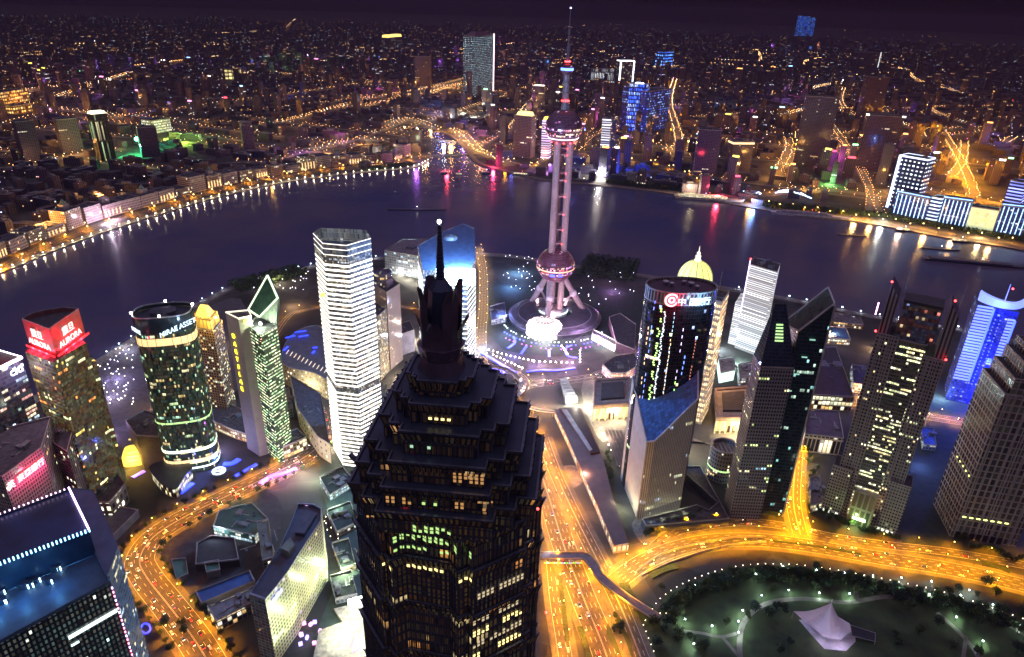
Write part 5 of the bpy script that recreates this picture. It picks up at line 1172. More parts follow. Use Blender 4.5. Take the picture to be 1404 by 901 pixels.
# low podiums, kiosks and courts between the near towers
low_a = facade('low_warm', wall=(.36, .28, .2), glass=(.12, .09, .05), cw=3.6, ch=4.2, mx=.3, my=.35, lit=.45, row=.3, s=1.5); low_b = facade('low_cool', wall=(.26, .27, .3), glass=(.08, .1, .12), cw=3.6, ch=4.2, mx=.3, my=.35, lit=.35, row=.2, cols=COOL, s=1.3)
gdr = plain('green_slate_roof', (.03, .045, .035), .8, var=.5); 
for k, (px, h_, mt, rf_, un, lab) in enumerate((
    ([(438, 655), (470, 640), (486, 660), (452, 680)], 7, low_b, gdr, 5, 'dark green-roofed pavilion block at the foot of the left white-banded tower'),
    ([(448, 700), (480, 688), (492, 716), (462, 730)], 6, low_b, gdr, 4, 'dark green-roofed court block above the curved slab, nearer the dark tower'),
    ([(455, 745), (478, 738), (488, 775), (468, 782)], 5, low_a, gdr, 3, 'angular low roof with warm edge beside the curved slab'),
    ([(452, 790), (482, 782), (490, 815), (460, 822)], 6, low_b, gdr, 4, 'dark flat roof just above the blazing event hall'),
    ([(108, 700), (128, 697), (136, 716), (114, 722)], 9, low_a, roofl, 3, 'small block with warm windows right of the magenta bank block'),
    ([(225, 600), (248, 592), (252, 612), (230, 618)], 8, low_a, roofm, 2, 'small low annex behind the wavy canopy building'),
    ([(262, 590), (280, 588), (284, 608), (266, 612)], 8, low_a, roofm, 2, 'small lit annex right behind the rounded green tower'),
    ([(378, 540), (396, 532), (402, 560), (386, 566)], 12, low_b, roofl, 3, 'narrow grey block between the green tower and the beige mall'),
    ([(560, 500), (585, 494), (590, 518), (565, 524)], 14, low_b, roofl, 3, 'grey block between the white-banded towers, behind the dark crown'),
    ([(545, 545), (562, 540), (566, 560), (548, 566)], 10, low_a, roofl, 2, 'small warm-lit block right of the left white-banded tower'),
    ([(1012, 500), (1040, 496), (1042, 516), (1014, 520)], 12, low_b, roofl, 4, 'teal-lit block below the white striped tower'),
    ([(985, 492), (1006, 489), (1008, 508), (988, 512)], 16, glow('teal_screen', (.7, 1, .95), .9), roofl, 2, 'white glowing box block between dome tower and striped tower'),
    ([(1112, 445), (1160, 450), (1166, 466), (1110, 462)], 10, low_a, roofb, 3, 'low blue-roofed terminal behind the long flat dark roof'),
    ([(1130, 426), (1180, 436), (1184, 446), (1128, 440)], 8, low_a, roofl, 2, 'low riverside terminal with golden windows, right near bank'),
    ([(1168, 500), (1192, 504), (1196, 530), (1170, 526)], 14, low_b, roofm, 3, 'dark low block left of the twin-pronged grid tower'),
    ([(1262, 585), (1280, 588), (1284, 612), (1266, 610)], 7, low_b, roofb, 2, 'small blue-grey block on the shaded lawn'),
    ([(1110, 655), (1124, 652), (1128, 690), (1112, 694)], 9, low_a, roofl, 4, 'narrow block beside the yellow street, left of the grid tower'),
    ([(1000, 660), (1018, 655), (1014, 690), (998, 696)], 8, low_b, roofm, 2, 'low dark block at the foot of the left dark tower'),
    ([(895, 395), (915, 392), (918, 402), (898, 405)], 12, low_b, roofl, 2, 'small riverside block behind the oval tower'),
    ([(600, 445), (622, 440), (628, 452), (604, 458)], 12, low_b, roofl, 2, 'low grey block below the floodlit white-banded tower'),
    ([(700, 425), (722, 420), (728, 432), (704, 438)], 8, low_b, plain('slate_blue_roof', (.06, .08, .13), .6), 3, 'low blue-lit roof left of the television tower legs'),
    ([(672, 420), (692, 415), (694, 436), (674, 440)], 8, low_b, plain('slate_blue_roof', (.06, .08, .13), .6), 3, 'low slate roof beside the straight lit street'))):
    t = flat(lab, px, h_, mt, roof=rf_, units=un)
tag(MB().cap(ccw(smooth([G(*p) for p in [(763, 648), (778, 638), (796, 642), (802, 655), (790, 668), (770, 668)]], 4, True)), .06).build('bare_earth', plain('bare_earth', (.22, .17, .12), .9, var=.4)), kind='structure')
avenue_c = road('avenue', [(744, 600), (760, 645), (785, 700), (815, 760), (850, 830), (880, 905)], 15, z=.145, lanes=4)
for k in range(22):
    x, y = G(447+1.6*k+8*math.sin(k*1.9), 712+3.0*k); o_ = thing('garden_lamp', 'warm string lamp on the court left of the dark tower', 'light', (x, y, 0), 'warm string lamps on the court left of the dark tower'); MB().tube((x, y, 0), (x, y, 3), .1, .1, 5).build('post', metald, o_); MB().sphere(x, y, 3.3, .42, 6, 4).build('lamp_head', glow('string_warm', (1, .85, .5), 9), o_)

# ==================================================================== THE CITY BEYOND THE RIVER
def farb(label, bl_, br_, ty, depth, mat, name='tower_block', cat='building', units=1, roof=None, group=None, extra=None):
    a, b = G(*bl_), G(*br_); d = Vector((b[0]-a[0], b[1]-a[1])); w = d.length; ang = math.degrees(math.atan2(d.y, d.x))
    h = hgt(a[0], a[1], ty); p = rrect(a[0], a[1], w, depth, ang)
    t = tower(name, label, p, h, mat, roof=roof, units=units, cat=cat, group=group, unit_h=6, parapet=2)
    t['_h'] = h
    if extra: extra(t, p, h, ang)
    return t, p, h, ang
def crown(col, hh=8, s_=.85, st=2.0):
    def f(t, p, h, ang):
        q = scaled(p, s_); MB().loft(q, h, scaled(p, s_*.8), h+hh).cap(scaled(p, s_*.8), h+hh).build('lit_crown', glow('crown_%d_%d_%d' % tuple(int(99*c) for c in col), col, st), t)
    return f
far_reserved = []
def F(*a, **k):
    r = farb(*a, **k); far_reserved.append(scaled(r[1], 1.5)); return r
dark_f = facade('far_dark', wall=(.16, .13, .17), glass=(.04, .035, .05), cw=6, ch=5, mx=.35, my=.35, lit=.03, row=.02, cols=MIX, s=2.0)
def edges_lit(col, st, w=2.5, sides=(0, 1), top=True, frm=0.0):
    def f(t, p, h, ang):
        g_ = glow('edge_%d_%d_%d' % tuple(int(99*c) for c in col), col, st)
        for i in sides: MB().box(p[i][0], p[i][1]-.5, h*frm, w, w, h*(1-frm)+3, ang).build('edge_light', g_, t)
        if top: MB().loft(scaled(p, 1.01), h-1, scaled(p, 1.01), h+3.5).build('roof_light', g_, t)
    return f
# landmarks
def ptower(t, p, h, ang):
    g_ = glow('edge_rose', (1, .75, .8), 3.0)
    MB().box(p[1][0], p[1][1], 0, 7, 5, h+8, ang).build('edge_light', g_, t)
    MB().loft(scaled(p, .9), h, scaled(p, .5), h+22).build('crown', plain('crown_plum2', (.14, .08, .12), .6), t)
F('slender tower with dotted lights and one glaring white edge across the river', (649, 134), (676, 128), 50, 60, facade('dotf', wall=(.05, .05, .09), glass=(.04, .05, .1), cw=9, ch=9, mx=.75, my=.75, lit=.85, row=.5, cols=[(.5, .85, 1), (.7, .95, 1)], s=3.0), extra=ptower)
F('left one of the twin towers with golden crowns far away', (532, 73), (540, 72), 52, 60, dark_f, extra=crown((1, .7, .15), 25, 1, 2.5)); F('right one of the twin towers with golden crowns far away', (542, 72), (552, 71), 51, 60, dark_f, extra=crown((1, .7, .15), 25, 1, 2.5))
bluef = facade('blue_dots', wall=(.01, .02, .12), glass=(.02, .04, .2), cw=20, ch=26, mx=.5, my=.5, lit=.8, row=.5, cols=[(.03, .15, 1), (.1, .3, 1)], s=4, dim=.5)
F('wide half of the far blue glowing tower pair at the top right', (1094, 50), (1106, 50), 22, 90, bluef, name='blue_tower'); F('narrow half of the far blue glowing tower pair at the top right', (1108, 50), (1114, 50), 24, 90, bluef, name='blue_tower')
blueln = facade('blue_lines', wall=(.01, .015, .2), glass=(.01, .02, .4), cw=7, ch=16, mx=.55, my=.25, lit=.75, row=.4, cols=[(.25, .4, 1), (.05, .15, 1), (.45, .6, 1)], s=2.6, dim=.35)
F('blue glowing tower with bright vertical light lines across the river', (857, 180), (880, 182), 115, 60, blueln, name='blue_tower', extra=crown((.8, .85, 1), 5, .5, 3))
F('dimmer blue tower right beside the bright blue line tower', (884, 183), (914, 176), 126, 70, facade('blue_dim', wall=(.01, .012, .16), glass=(.01, .015, .22), cw=8, ch=10, mx=.5, my=.5, lit=.25, row=.1, cols=[(.1, .2, 1), (.3, .45, 1)], s=2.0, dim=.22), name='blue_tower')
F('narrow dark blue annex at the left of the blue line tower', (849, 178), (857, 180), 118, 60, facade('blue_dim2', wall=(.01, .01, .1), glass=(.01, .01, .15), cw=8, ch=10, mx=.5, my=.5, lit=.1, row=.1, cols=[(.1, .2, 1), (.3, .45, 1)], s=1.5, dim=.12), name='blue_tower')
F('small blue lit block far behind the blue towers', (909, 92), (922, 91), 72, 90, bluef, name='blue_tower')
F('white outlined frame tower behind the blue towers', (849, 112), (867, 112), 84, 70, dark_f, extra=edges_lit((.85, .9, 1), 3.5, 8))
F('grey tower with white vertical stripes behind the television tower', (815, 112), (840, 112), 95, 70, facade('wstripe', wall=(.1, .1, .13), glass=(.05, .05, .08), cw=12, ch=60, mx=.7, my=.1, lit=.6, row=.5, cols=[(.8, .9, 1)], s=1.0) if False else facade('wstripe', wall=(.1, .1, .13), glass=(.05, .05, .08), cw=12, ch=60, mx=.7, my=.1, lit=.6, row=.5, cols=[(.8, .9, 1), (.9, .95, 1)], s=1.4))
barw = facade('bar_white', wall=(.2, .18, .2), glass=(.1, .1, .12), cw=60, ch=8, mx=.01, my=.45, lit=1, row=1, cols=[(1, .95, 1), (.9, .9, 1)], s=1.6)
barv = facade('bar_violet', wall=(.2, .15, .25), glass=(.1, .1, .12), cw=60, ch=8, mx=.01, my=.45, lit=1, row=1, cols=[(.85, .55, 1), (.8, .65, 1)], s=1.8)
F('pale tower with bright white ladder of light beside the television tower', (821, 224), (833, 225), 162, 30, barw); F('tan side block of the white ladder tower across the river', (834, 226), (840, 226), 164, 30, facade('tanf', wall=(.3, .24, .2), lit=.05))
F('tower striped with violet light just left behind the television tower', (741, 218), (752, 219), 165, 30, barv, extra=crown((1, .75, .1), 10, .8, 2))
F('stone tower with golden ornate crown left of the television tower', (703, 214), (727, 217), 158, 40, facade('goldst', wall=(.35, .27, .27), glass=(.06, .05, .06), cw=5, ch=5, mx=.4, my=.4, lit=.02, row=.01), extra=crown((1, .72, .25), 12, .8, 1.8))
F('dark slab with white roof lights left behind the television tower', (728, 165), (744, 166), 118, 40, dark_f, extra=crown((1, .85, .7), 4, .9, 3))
for (a, b, ty, dp_, lab) in (((1086, 228), (1130, 232), 132, 50, 'wide dark slab tower right of the quay lights, unlit'), ((1172, 232), (1220, 236), 158, 50, 'large dark gridded tower with white lamps on its roof corners'), ((1178, 165), (1206, 166), 106, 60, 'dark ribbed tower with a pale top behind the gridded dark tower'),
                             ((950, 240), (981, 242), 178, 40, 'dark slab tower on the north quay right of the blue towers'), ((999, 238), (1027, 238), 194, 40, 'dark tower with columns and a warm lit band near its top'), ((1171, 106), (1200, 106), 72, 80, 'purple-grey slab with one white edge far on the right'),
                             ((36, 225), (60, 222), 168, 40, 'dark tower among orange shop lights on the far left'), ((196, 216), (221, 214), 176, 40, 'dark silhouetted tower with pointed roof beside the green floodlight'), ((88, 210), (116, 207), 165, 40, 'dark tower left of the gold-crowned tower'), ((335, 205), (350, 204), 168, 30, 'dark tower right of the green park'),
                             ((570, 120), (592, 120), 78, 60, 'dark pair block in the middle distance left of the dotted tower'), ((640, 140), (648, 140), 98, 30, 'dark block just left of the dotted tower')):
    ex = None
    if 'roof corners' in lab: ex = lambda t, p, h, ang: [MB().box(p[i][0], p[i][1], h, 9, 5, 4, ang).build('roof_lamp', glow('lamp_pale', (.9, 1, .8), 4), t) for i in (0, 1)]
    if 'warm lit band' in lab: ex = lambda t, p, h, ang: MB().ring(scaled(p, 1.02), h-9, h-3, 1).build('lit_band', glow('band_warm', (1, .75, .4), 1.2), t)
    if 'one white edge' in lab: ex = edges_lit((.9, .95, 1), 1.2, 5, (1,), False, .4)
    F(lab, a, b, ty, dp_, facade('far_dark2', wall=(.13, .10, .15), glass=(.05, .04, .07), cw=5, ch=4.5, mx=.3, my=.3, lit=.008, row=.008, s=1.2), name='dark_tower', extra=ex)
F('green-glass tower with a glowing cream crown beside the green floodlight', (140, 222), (160, 219), 158, 30, facade('gdark', wall=(.08, .1, .06), glass=(.05, .06, .04), cw=5, ch=60, mx=.3, my=.05, lit=.2, row=.1, cols=[(.7, 1, .5), (1, .9, .5)], s=.6), extra=crown((1, .95, .6), 9, 1.0, 2.2))
F('yellow floodlit rounded theatre-like building far left of centre', (309, 110), (331, 110), 95, 70, facade('flood_yellow', wall=(.4, .35, .2), glass=(.3, .2, .1), cw=22, ch=20, mx=.25, my=.3, lit=.95, row=.9, cols=[(1, .85, .3), (1, .8, .35)], s=1.6, dim=.3))
F('orange lit building block at the far left edge', (0, 146), (42, 139), 128, 60, facade('flood_orange', wall=(.4, .25, .1), glass=(.3, .15, .05), cw=12, ch=14, mx=.4, my=.4, lit=.8, row=.5, cols=[(1, .5, .1), (1, .65, .2)], s=1.8)); F('orange lit lower block under the far left orange block', (20, 158), (46, 154), 146, 40, facade('flood_orange', cw=9))
F('cream lit block near the green floodlight with a long bright facade', (212, 184), (236, 180), 166, 60, facade('creamf', wall=(.4, .35, .3), glass=(.3, .3, .2), cw=6, ch=9, mx=.4, my=.4, lit=.9, row=.5, cols=[(.9, 1, .8), (1, .95, .7)], s=1.5))
# dotted white tower and the blue-striped hotel row on the far right bank
dotw = facade('dot_white', wall=(.02, .03, .12), glass=(.03, .04, .2), cw=11, ch=11, mx=.55, my=.62, lit=.96, row=.5, cols=[(.75, .9, 1), (.9, .98, 1)], s=2.6)
F('tower covered in a grid of white light dots on the right far bank', (1216, 284), (1252, 292), 214, 45, dotw, extra=edges_lit((.6, .7, 1), 2.0, 6, (0,), True))
def stripe_b(label, bl_, br_, ty, n):
    t, p, h, ang = F(label, bl_, br_, ty, 45, facade('navy_hotel', wall=(.015, .02, .16), glass=(.02, .03, .3), cw=9, ch=6, mx=.3, my=.4, lit=.06, row=.04, cols=[(.3, .5, 1), (.8, .9, 1)], s=1.2, dim=.12), name='hotel_block')
    a, b = Vector(p[0]), Vector(p[1])
    for k in range(n):
        q_ = a.lerp(b, (k+.5)/n); MB().box(q_.x, q_.y-1.0, 2, 2.0, 1.4, h-3, ang).build('light_stripe', glow('stripe_ice', (.42, .75, 1), 1.5), t)
    MB().tube((a.x, a.y, h+4), (b.x, b.y, h+6), 1.2, 1.2, 6).build('roof_line', glow('stripe_blue', (.2, .4, 1), 3), t)
    return t
stripe_b('curved blue hotel with white upright light stripes under the dotted tower', (1222, 292), (1266, 303), 264, 8)
stripe_b('blue hotel block with white light stripes, second from the dotted tower', (1284, 305), (1322, 312), 272, 7)
stripe_b('blue striped block right of the orange picture wall', (1362, 318), (1400, 324), 282, 6)
F('dark blue link building with ladder of white bars in the hotel row', (1268, 303), (1282, 306), 270, 40, facade('ladder', wall=(.02, .05, .3), glass=(.03, .05, .3), cw=50, ch=9, mx=.01, my=.6, lit=1, row=1, cols=[(.7, .9, 1), (.6, .8, 1)], s=2.0), name='hotel_block')
t, p, h, ang = F('hotel wall carrying a giant orange and yellow lit picture', (1323, 313), (1360, 319), 284, 40, glow('pict_frame', (.7, .9, .6), .45), name='hotel_block')
pm, pn_, pl_, pb_ = newmat('lit_picture'); tcn = pn_.new('ShaderNodeUVMap'); nn_ = pn_.new('ShaderNodeTexNoise'); nn_.inputs['Scale'].default_value = .09; nn_.inputs['Detail'].default_value = 3; pl_.new(tcn.outputs[0], nn_.inputs[0])
cc_ = pn_.new('ShaderNodeValToRGB'); cc_.color_ramp.elements[0].position = .38; cc_.color_ramp.elements[0].color = (.5, .12, .02, 1); cc_.color_ramp.elements[1].position = .55; cc_.color_ramp.elements[1].color = (1, .6, .05, 1); e = cc_.color_ramp.elements.new(.7); e.color = (.9, .8, .6, 1)
pl_.new(nn_.outputs[0], cc_.inputs[0]); pl_.new(cc_.outputs[0], pb_.inputs['Emission Color']); pb_.inputs['Emission Strength'].default_value = .8
a, b = Vector(p[0]), Vector(p[1]); MB().prism([tuple(a.lerp(b, .12)+Vector((0, -2))), tuple(a.lerp(b, .88)+Vector((0, -2))), tuple(a.lerp(b, .88)+Vector((0, -1))), tuple(a.lerp(b, .12)+Vector((0, -1)))], 14, h-6).build('picture_screen', pm, t)
F('blue tower with horizontal light lines at the right edge behind the hotels', (1374, 282), (1396, 286), 248, 50, facade('hblue', wall=(.02, .03, .3), glass=(.03, .04, .5), cw=60, ch=9, mx=.01, my=.5, lit=.8, row=.9, cols=[(.25, .3, 1), (.35, .4, 1)], s=2.2, dim=.3), name='blue_tower')
F('blue lit block at the right edge next to the striped hotel', (1398, 305), (1425, 310), 262, 40, facade('hblue2', wall=(.02, .03, .3), glass=(.03, .04, .5), cw=60, ch=9, mx=.01, my=.5, lit=.8, row=.9, cols=[(.3, .4, 1), (.5, .6, 1)], s=2.0, dim=.3), name='blue_tower')

# historic row along the left embankment
hist = [facade('hist_a', wall=(.46, .34, .30), glass=(.05, .04, .04), cw=4, ch=5.5, mx=.45, my=.4, lit=.03, row=.02), facade('hist_b', wall=(.40, .27, .20), glass=(.05, .04, .04), cw=5, ch=5, mx=.5, my=.4, lit=.08, row=.03),
        facade('hist_c', wall=(.50, .38, .38), glass=(.06, .05, .05), cw=3.6, ch=6, mx=.5, my=.3, lit=.02, row=.02), facade('hist_d', wall=(.3, .22, .17), glass=(.05, .04, .04), cw=4, ch=4.5, mx=.4, my=.4, lit=.15, row=.06)]
bl_line = offset(bund_street, 30)
hp_ = [(18, 'plain grey'), (30, 'tan'), (26, 'pinkish'), (34, 'brown'), (24, 'pale'), (40, 'tall stone'), (28, 'rose')]
pts_ = walk(bl_line, 52, 30); adj = ['arched', 'columned', 'plain', 'narrow-windowed', 'broad', 'gabled', 'corniced']
for i, (x, y, a) in enumerate(pts_):
    px_, py_ = P(x, y, 10)
    if px_ < -60 or px_ > 580: continue
    hh, cn_ = hp_[(i*5+2) % 7]; w = rnd.uniform(38, 50); d = rnd.uniform(30, 50); an = math.degrees(a)+rnd.uniform(-2, 2)
    if 130 < px_ < 215: hh, w, d, cn_ = 27, 50, 46, 'rose'
    p_ = crect(x-math.sin(a)*d/2, y+math.cos(a)*d/2, w, d, an); far_reserved.append(scaled(p_, 1.4))
    lab = f'{cn_} {adj[i % 7]} historic building number {i+1} from the left' if False else f'{cn_} {adj[i % 7]} stone waterfront building lit orange from the street, {["left of", "right of", "beyond"][i % 3]} the domed one'
    t = tower('waterfront_building', lab, p_, hh, hist[i % 4] if not (130 < px_ < 215) else hist[2], units=2, parapet=2.2, group='old stone buildings along the left embankment')
    c = centroid(p_)
    if i % 4 == 1: MB().prism(scaled(p_, .35), hh, hh+12).build('corner_tower', stone, t); MB().lathe(c[0], c[1], [(7, hh+12), (5, hh+17), (0, hh+24)], 8).build('spire_roof', plain('green_copper', (.12, .18, .15), .7), t)
    if 140 < px_ < 180:
        MB().lathe(c[0], c[1], [(12, hh), (12, hh+6), (11, hh+11), (7, hh+16), (0, hh+19)], 20).build('dome', plain('dome_stone', (.35, .27, .27), .7), t); t['label'] = 'rose stone waterfront building with a low dome behind the left embankment'
    if i % 3 == 2: 
        for k in range(5): q_ = Vector(p_[0]).lerp(Vector(p_[1]), .1+.2*k); MB().box(q_.x, q_.y-.8, 3, 3.0, .5, hh*.5, an).build('lit_arch', glow('arch_amber', (1, .62, .25), 1.2), t)

# ordinary blocks: the largest-looking ones each their own, the rest one mass
crng = random.Random(21)
blockm = [facade('blk_a', wall=(.09, .07, .10), glass=(.04, .035, .05), cw=6, ch=4, mx=.4, my=.4, lit=.014, row=.004, cols=[(1, .6, .3), (1, .85, .6), (.8, .9, 1), (1, .5, .25)], s=2.6),
          facade('blk_b', wall=(.10, .085, .10), glass=(.05, .04, .04), cw=7, ch=4, mx=.5, my=.4, lit=.02, row=.006, cols=[(1, .55, .2), (1, .7, .4), (1, .9, .7)], s=2.4),
          facade('blk_c', wall=(.07, .065, .11), glass=(.03, .03, .05), cw=5, ch=4, mx=.4, my=.4, lit=.014, row=.004, cols=[(.8, .9, 1), (.5, .6, 1), (1, .8, .6)], s=3.0),
          facade('blk_d', wall=(.14, .11, .13), glass=(.05, .04, .05), cw=6, ch=4, mx=.5, my=.4, lit=.014, row=.003, cols=[(1, .45, .3), (1, .8, .5), (1, .3, .5)], s=2.6)]
def clear(x, y, r):
    if inside((x, y), river_w): return False
    px_, py_ = P(x, y, 0)
    if px_ < -40 or px_ > 1444: return False
    for rp_ in res_c:
        if abs(rp_[0]-x) < rp_[2]+r and abs(rp_[1]-y) < rp_[2]+r: return False
    for (sx_, sy_, rr_) in road_pts.get((int(x//120), int(y//120)), ()):
        if (x-sx_)**2+(y-sy_)**2 < (r*1.0+rr_)**2: return False
    return True
river_w = [(x, y) for x, y in river]
cR = centroid(river)
res_c = [(*centroid(p), max(math.dist(centroid(p), q_) for q_ in p)*.75) for p in far_reserved]
road_pts = {}
def reserve_line(line, r):
    for x, y, a in walk(line, 18):
        for ix in (-1, 0, 1):
            for iy in (-1, 0, 1): road_pts.setdefault((int(x//120)+ix, int(y//120)+iy), []).append((x, y, r))
fl = [far_bank[i] for i in range(len(far_bank))]
reserve_line(smooth(fl, 3), 26); reserve_line(bund_street, 20); reserve_line(north_street, 12); reserve_line(east_street, 14)
# lit far streets
fstreets = [([(1290, 180), (1312, 215), (1326, 245), (1336, 272)], ORANGE, 3.2e5, 45), ([(1322, 195), (1318, 225), (1302, 245)], ORANGE, 2.6e5, 40), ([(1210, 262), (1260, 262), (1330, 272), (1395, 284)], ORANGE, 1.6e5, 60), ([(1040, 268), (1100, 262), (1150, 262), (1215, 270)], ORANGE, 1.5e5, 55),
            ([(1062, 240), (1075, 222), (1082, 200), (1078, 190)], ORANGE, 2.2e5, 50), ([(905, 210), (930, 200), (925, 170), (918, 140), (925, 110)], ORANGE, 2.2e5, 70), ([(800, 222), (850, 205), (900, 200), (945, 212)], (1, .6, .2), 2.0e5, 55), ([(770, 205), (790, 190), (800, 165)], ORANGE, 2.0e5, 60),
            ([(530, 172), (545, 166), (565, 165), (600, 178)], (1, .65, .3), 1.6e5, 50), ([(648, 205), (672, 215), (700, 228)], ORANGE, 1.6e5, 50), ([(620, 178), (640, 190), (655, 208)], (1, .6, .22), 2.2e5, 45), ([(350, 172), (400, 165), (460, 150), (540, 140)], ORANGE, 1.2e5, 90),
            ([(590, 130), (610, 122), (636, 116)], ORANGE, 3e5, 80), ([(590, 46), (640, 43), (700, 45)], ORANGE, 4e5, 320), ([(775, 38), (810, 35), (860, 34)], ORANGE, 4e5, 400), ([(1040, 37), (1110, 38), (1180, 44)], ORANGE, 4e5, 420), ([(1230, 48), (1300, 52), (1380, 58)], ORANGE, 4e5, 320),
            ([(180, 92), (250, 84), (300, 78)], ORANGE, 4e5, 160), ([(390, 42), (402, 30), (406, 26)], ORANGE, 6e5, 200), ([(0, 175), (30, 165), (60, 158)], ORANGE, 2.4e5, 60), ([(0, 232), (50, 225), (110, 212), (170, 205)], (1, .5, .2), 1.2e5, 70), ([(60, 140), (120, 120), (180, 100)], ORANGE, 1.5e5, 130),
            ([(420, 205), (450, 200), (500, 192), (560, 200)], (1, .85, .5), 1.6e5, 50), ([(270, 110), (300, 105), (360, 100)], (1, .6, .25), 2.0e5, 90), ([(700, 180), (720, 150), (740, 130)], (1, .6, .3), 1.2e5, 90), ([(880, 95), (905, 92), (930, 92)], (1, .7, .35), 4e5, 90), ([(1100, 125), (1130, 118), (1160, 112)], (1, .7, .4), 2.5e5, 100),
            ([(1075, 160), (1110, 150), (1160, 155)], ORANGE, 1.6e5, 90), ([(1220, 165), (1255, 178), (1265, 190)], ORANGE, 1.8e5, 80), ([(1375, 200), (1390, 190), (1404, 192)], ORANGE, 1.8e5, 60), ([(430, 85), (480, 84), (550, 82)], (1, .65, .35), 2.2e5, 130), ([(690, 90), (720, 85), (760, 88)], (1, .6, .7), 1.8e5, 120)]
sdots = MB()
for si, (pl, col, pw, sp) in enumerate(fstreets):
    line = smooth([G(*p) for p in pl], 6); tag(MB().strip(line, 40 if pl[0][1] > 100 else 14, .25+.03*si).build('street', plain('street_far', (.14, .13, .12), .85)), kind='structure'); reserve_line(line, 22)
    sp = max(sp*2.2, 90)
    for x, y, a in walk(line, sp, sp*.5):
        s_ = rnd.choice((-1, 1)); nx, ny = -math.sin(a)*9*s_, math.cos(a)*9*s_
        light('street_glow_light', x+nx, y+ny, 16+sp*.08, col, min(pw, 4e5)*rnd.uniform(.3, .9)*.4, 2+sp*.01)
    farl = pl[0][1] < 70
    for x, y, a in walk(line, 190 if farl else 30):
        for s_ in ((1,) if farl else (-1, 1)):
            if farl and rnd.random() < .3: continue
            D = math.hypot(x, y)*(.8 if farl else 1); r = .35+D*.00022; sdots.sphere(x-math.sin(a)*13*s_+rnd.uniform(-3, 3), y+math.cos(a)*13*s_, 10, r, 4, 2, 1, rnd.choice((0, 0, 0, 1)))
avs = []
for _ in range(60):
    D = 1900*math.exp(crng.random()**.8*math.log(6)); az = R(crng.uniform(-40, 40)); x, y = D*math.sin(az), D*math.cos(az)
    aa = R(crng.choice((-20, 70, -20, 70, 25))+crng.uniform(-6, 6)); L_n = crng.uniform(500, 1800)*(1+D/6000)
    p0 = (x-math.cos(aa)*L_n/2, y-math.sin(aa)*L_n/2); p1 = (x+math.cos(aa)*L_n/2, y+math.sin(aa)*L_n/2); bend = crng.uniform(-.08, .08)*L_n
    ln = smooth([p0, (x-math.sin(aa)*bend, y+math.cos(aa)*bend), p1], 8); ln = [q_ for q_ in ln if not inside(q_, river_w) and (q_[1] > 1600 or q_[0] < -800)]
    if len(ln) < 5 or max(math.dist(ln[i], ln[i+1]) for i in range(len(ln)-1)) > L_n/6: continue
    avs.append(ln); reserve_line(ln, 17); tag(MB().strip(ln, 22, 1.3+.02*_).build('street', bpy.data.materials['street_far']), kind='structure')
    for x, y, a in walk(ln, 34):
        if crng.random() < .85:
            for s_ in (-1, 1): D2 = math.hypot(x, y); sdots.sphere(x-math.sin(a)*10*s_, y+math.cos(a)*10*s_, 10, .3+D2*.00017, 4, 2, 1, 0 if crng.random() < .9 else 1)
    for x, y, a in walk(ln, 210):
        if math.hypot(x, y) < 7000: light('street_glow_light', x, y, 24, (1, .42, .1), crng.uniform(.4, 1.4)*5e4*(math.hypot(x, y)/3000)**.5, 3)
cands = []
for _ in range(30000):
    D = 1500*math.exp(crng.random()**.72*math.log(11)); az = R(crng.uniform(-42, 42)); x, y = D*math.sin(az), D*math.cos(az)
    if y < 1500 and x > -600: continue
    px_, py_ = P(x, y, 0)
    if not (-60 < px_ < 1460) or py_ < 6: continue
    if px_ > 1195 and py_ > 258 or (1040 < px_ <= 1195 and py_ > 272): continue
    cl = math.sin(x*.0021+1.3)*math.cos(y*.0017+.4)+.5*math.sin(x*.005+y*.004)
    if crng.random() < .16+.14*(cl > .4)*1: hh = crng.uniform(45, 100)*(1.25 if cl > .6 else 1)
    else: hh = crng.uniform(9, 26)
    w, d = (crng.uniform(18, 34), crng.uniform(15, 26)) if hh > 40 else (crng.uniform(24, 70), crng.uniform(12, 26))
    if D > 5000: w *= 1.5; d *= 1.5
    if px_ < 560 and py_ > 165 and hh > 40: hh = crng.uniform(16, 40)
    if not clear(x, y, max(w, d)*.55): continue
    key = (int(x//(w*1.1)), int(y//(w*1.1)), int(w//20)); cands.append((x, y, w, d, hh, crng.choice((-20, 70, -20, 70, -35, 5)) + crng.uniform(-3, 3), D))
seen = {}; keep = []
for c_ in cands:
    k = (int(c_[0]//38), int(c_[1]//38)) if c_[6] < 3500 else (int(c_[0]//60), int(c_[1]//60))
    if any((k[0]+i, k[1]+j) in seen and math.dist(seen[(k[0]+i, k[1]+j)], c_[:2]) < (c_[2]*.5+18) for i in (-1, 0, 1) for j in (-1, 0, 1)) or k in seen: continue
    seen[k] = c_[:2]; keep.append(c_)
def psize(c_):
    a, b = P(c_[0], c_[1], 0), P(c_[0], c_[1], c_[4]); return (a[1]-b[1])*c_[2]/c_[6] if 0 < b[0] < 1404 and a[1] > 4 and b[1] > 2 else 0
keep.sort(key=psize, reverse=True)
print('far blocks', len(keep))
styles = ['dim violet-grey', 'brownish warm-windowed', 'blue-black', 'rose-grey']
def zone(x, y):
    px_, py_ = P(x, y, 0)
    h_ = 'left of the green floodlight' if px_ < 140 else 'between the green floodlight and the creek' if px_ < 560 else 'around the creek mouth' if px_ < 700 else 'behind the television tower' if px_ < 840 else 'right of the blue towers' if px_ < 1150 else 'behind the striped hotels'
    v_ = 'near the water' if py_ > 200 else 'in the middle distance' if py_ > 120 else 'far back'
    return h_+', '+v_
sign_cols = [(1, .05, .1), (1, .75, .1), (.3, .6, 1), (1, .95, .9), (.3, 1, .4), (1, .25, .7), (1, .4, .1)]
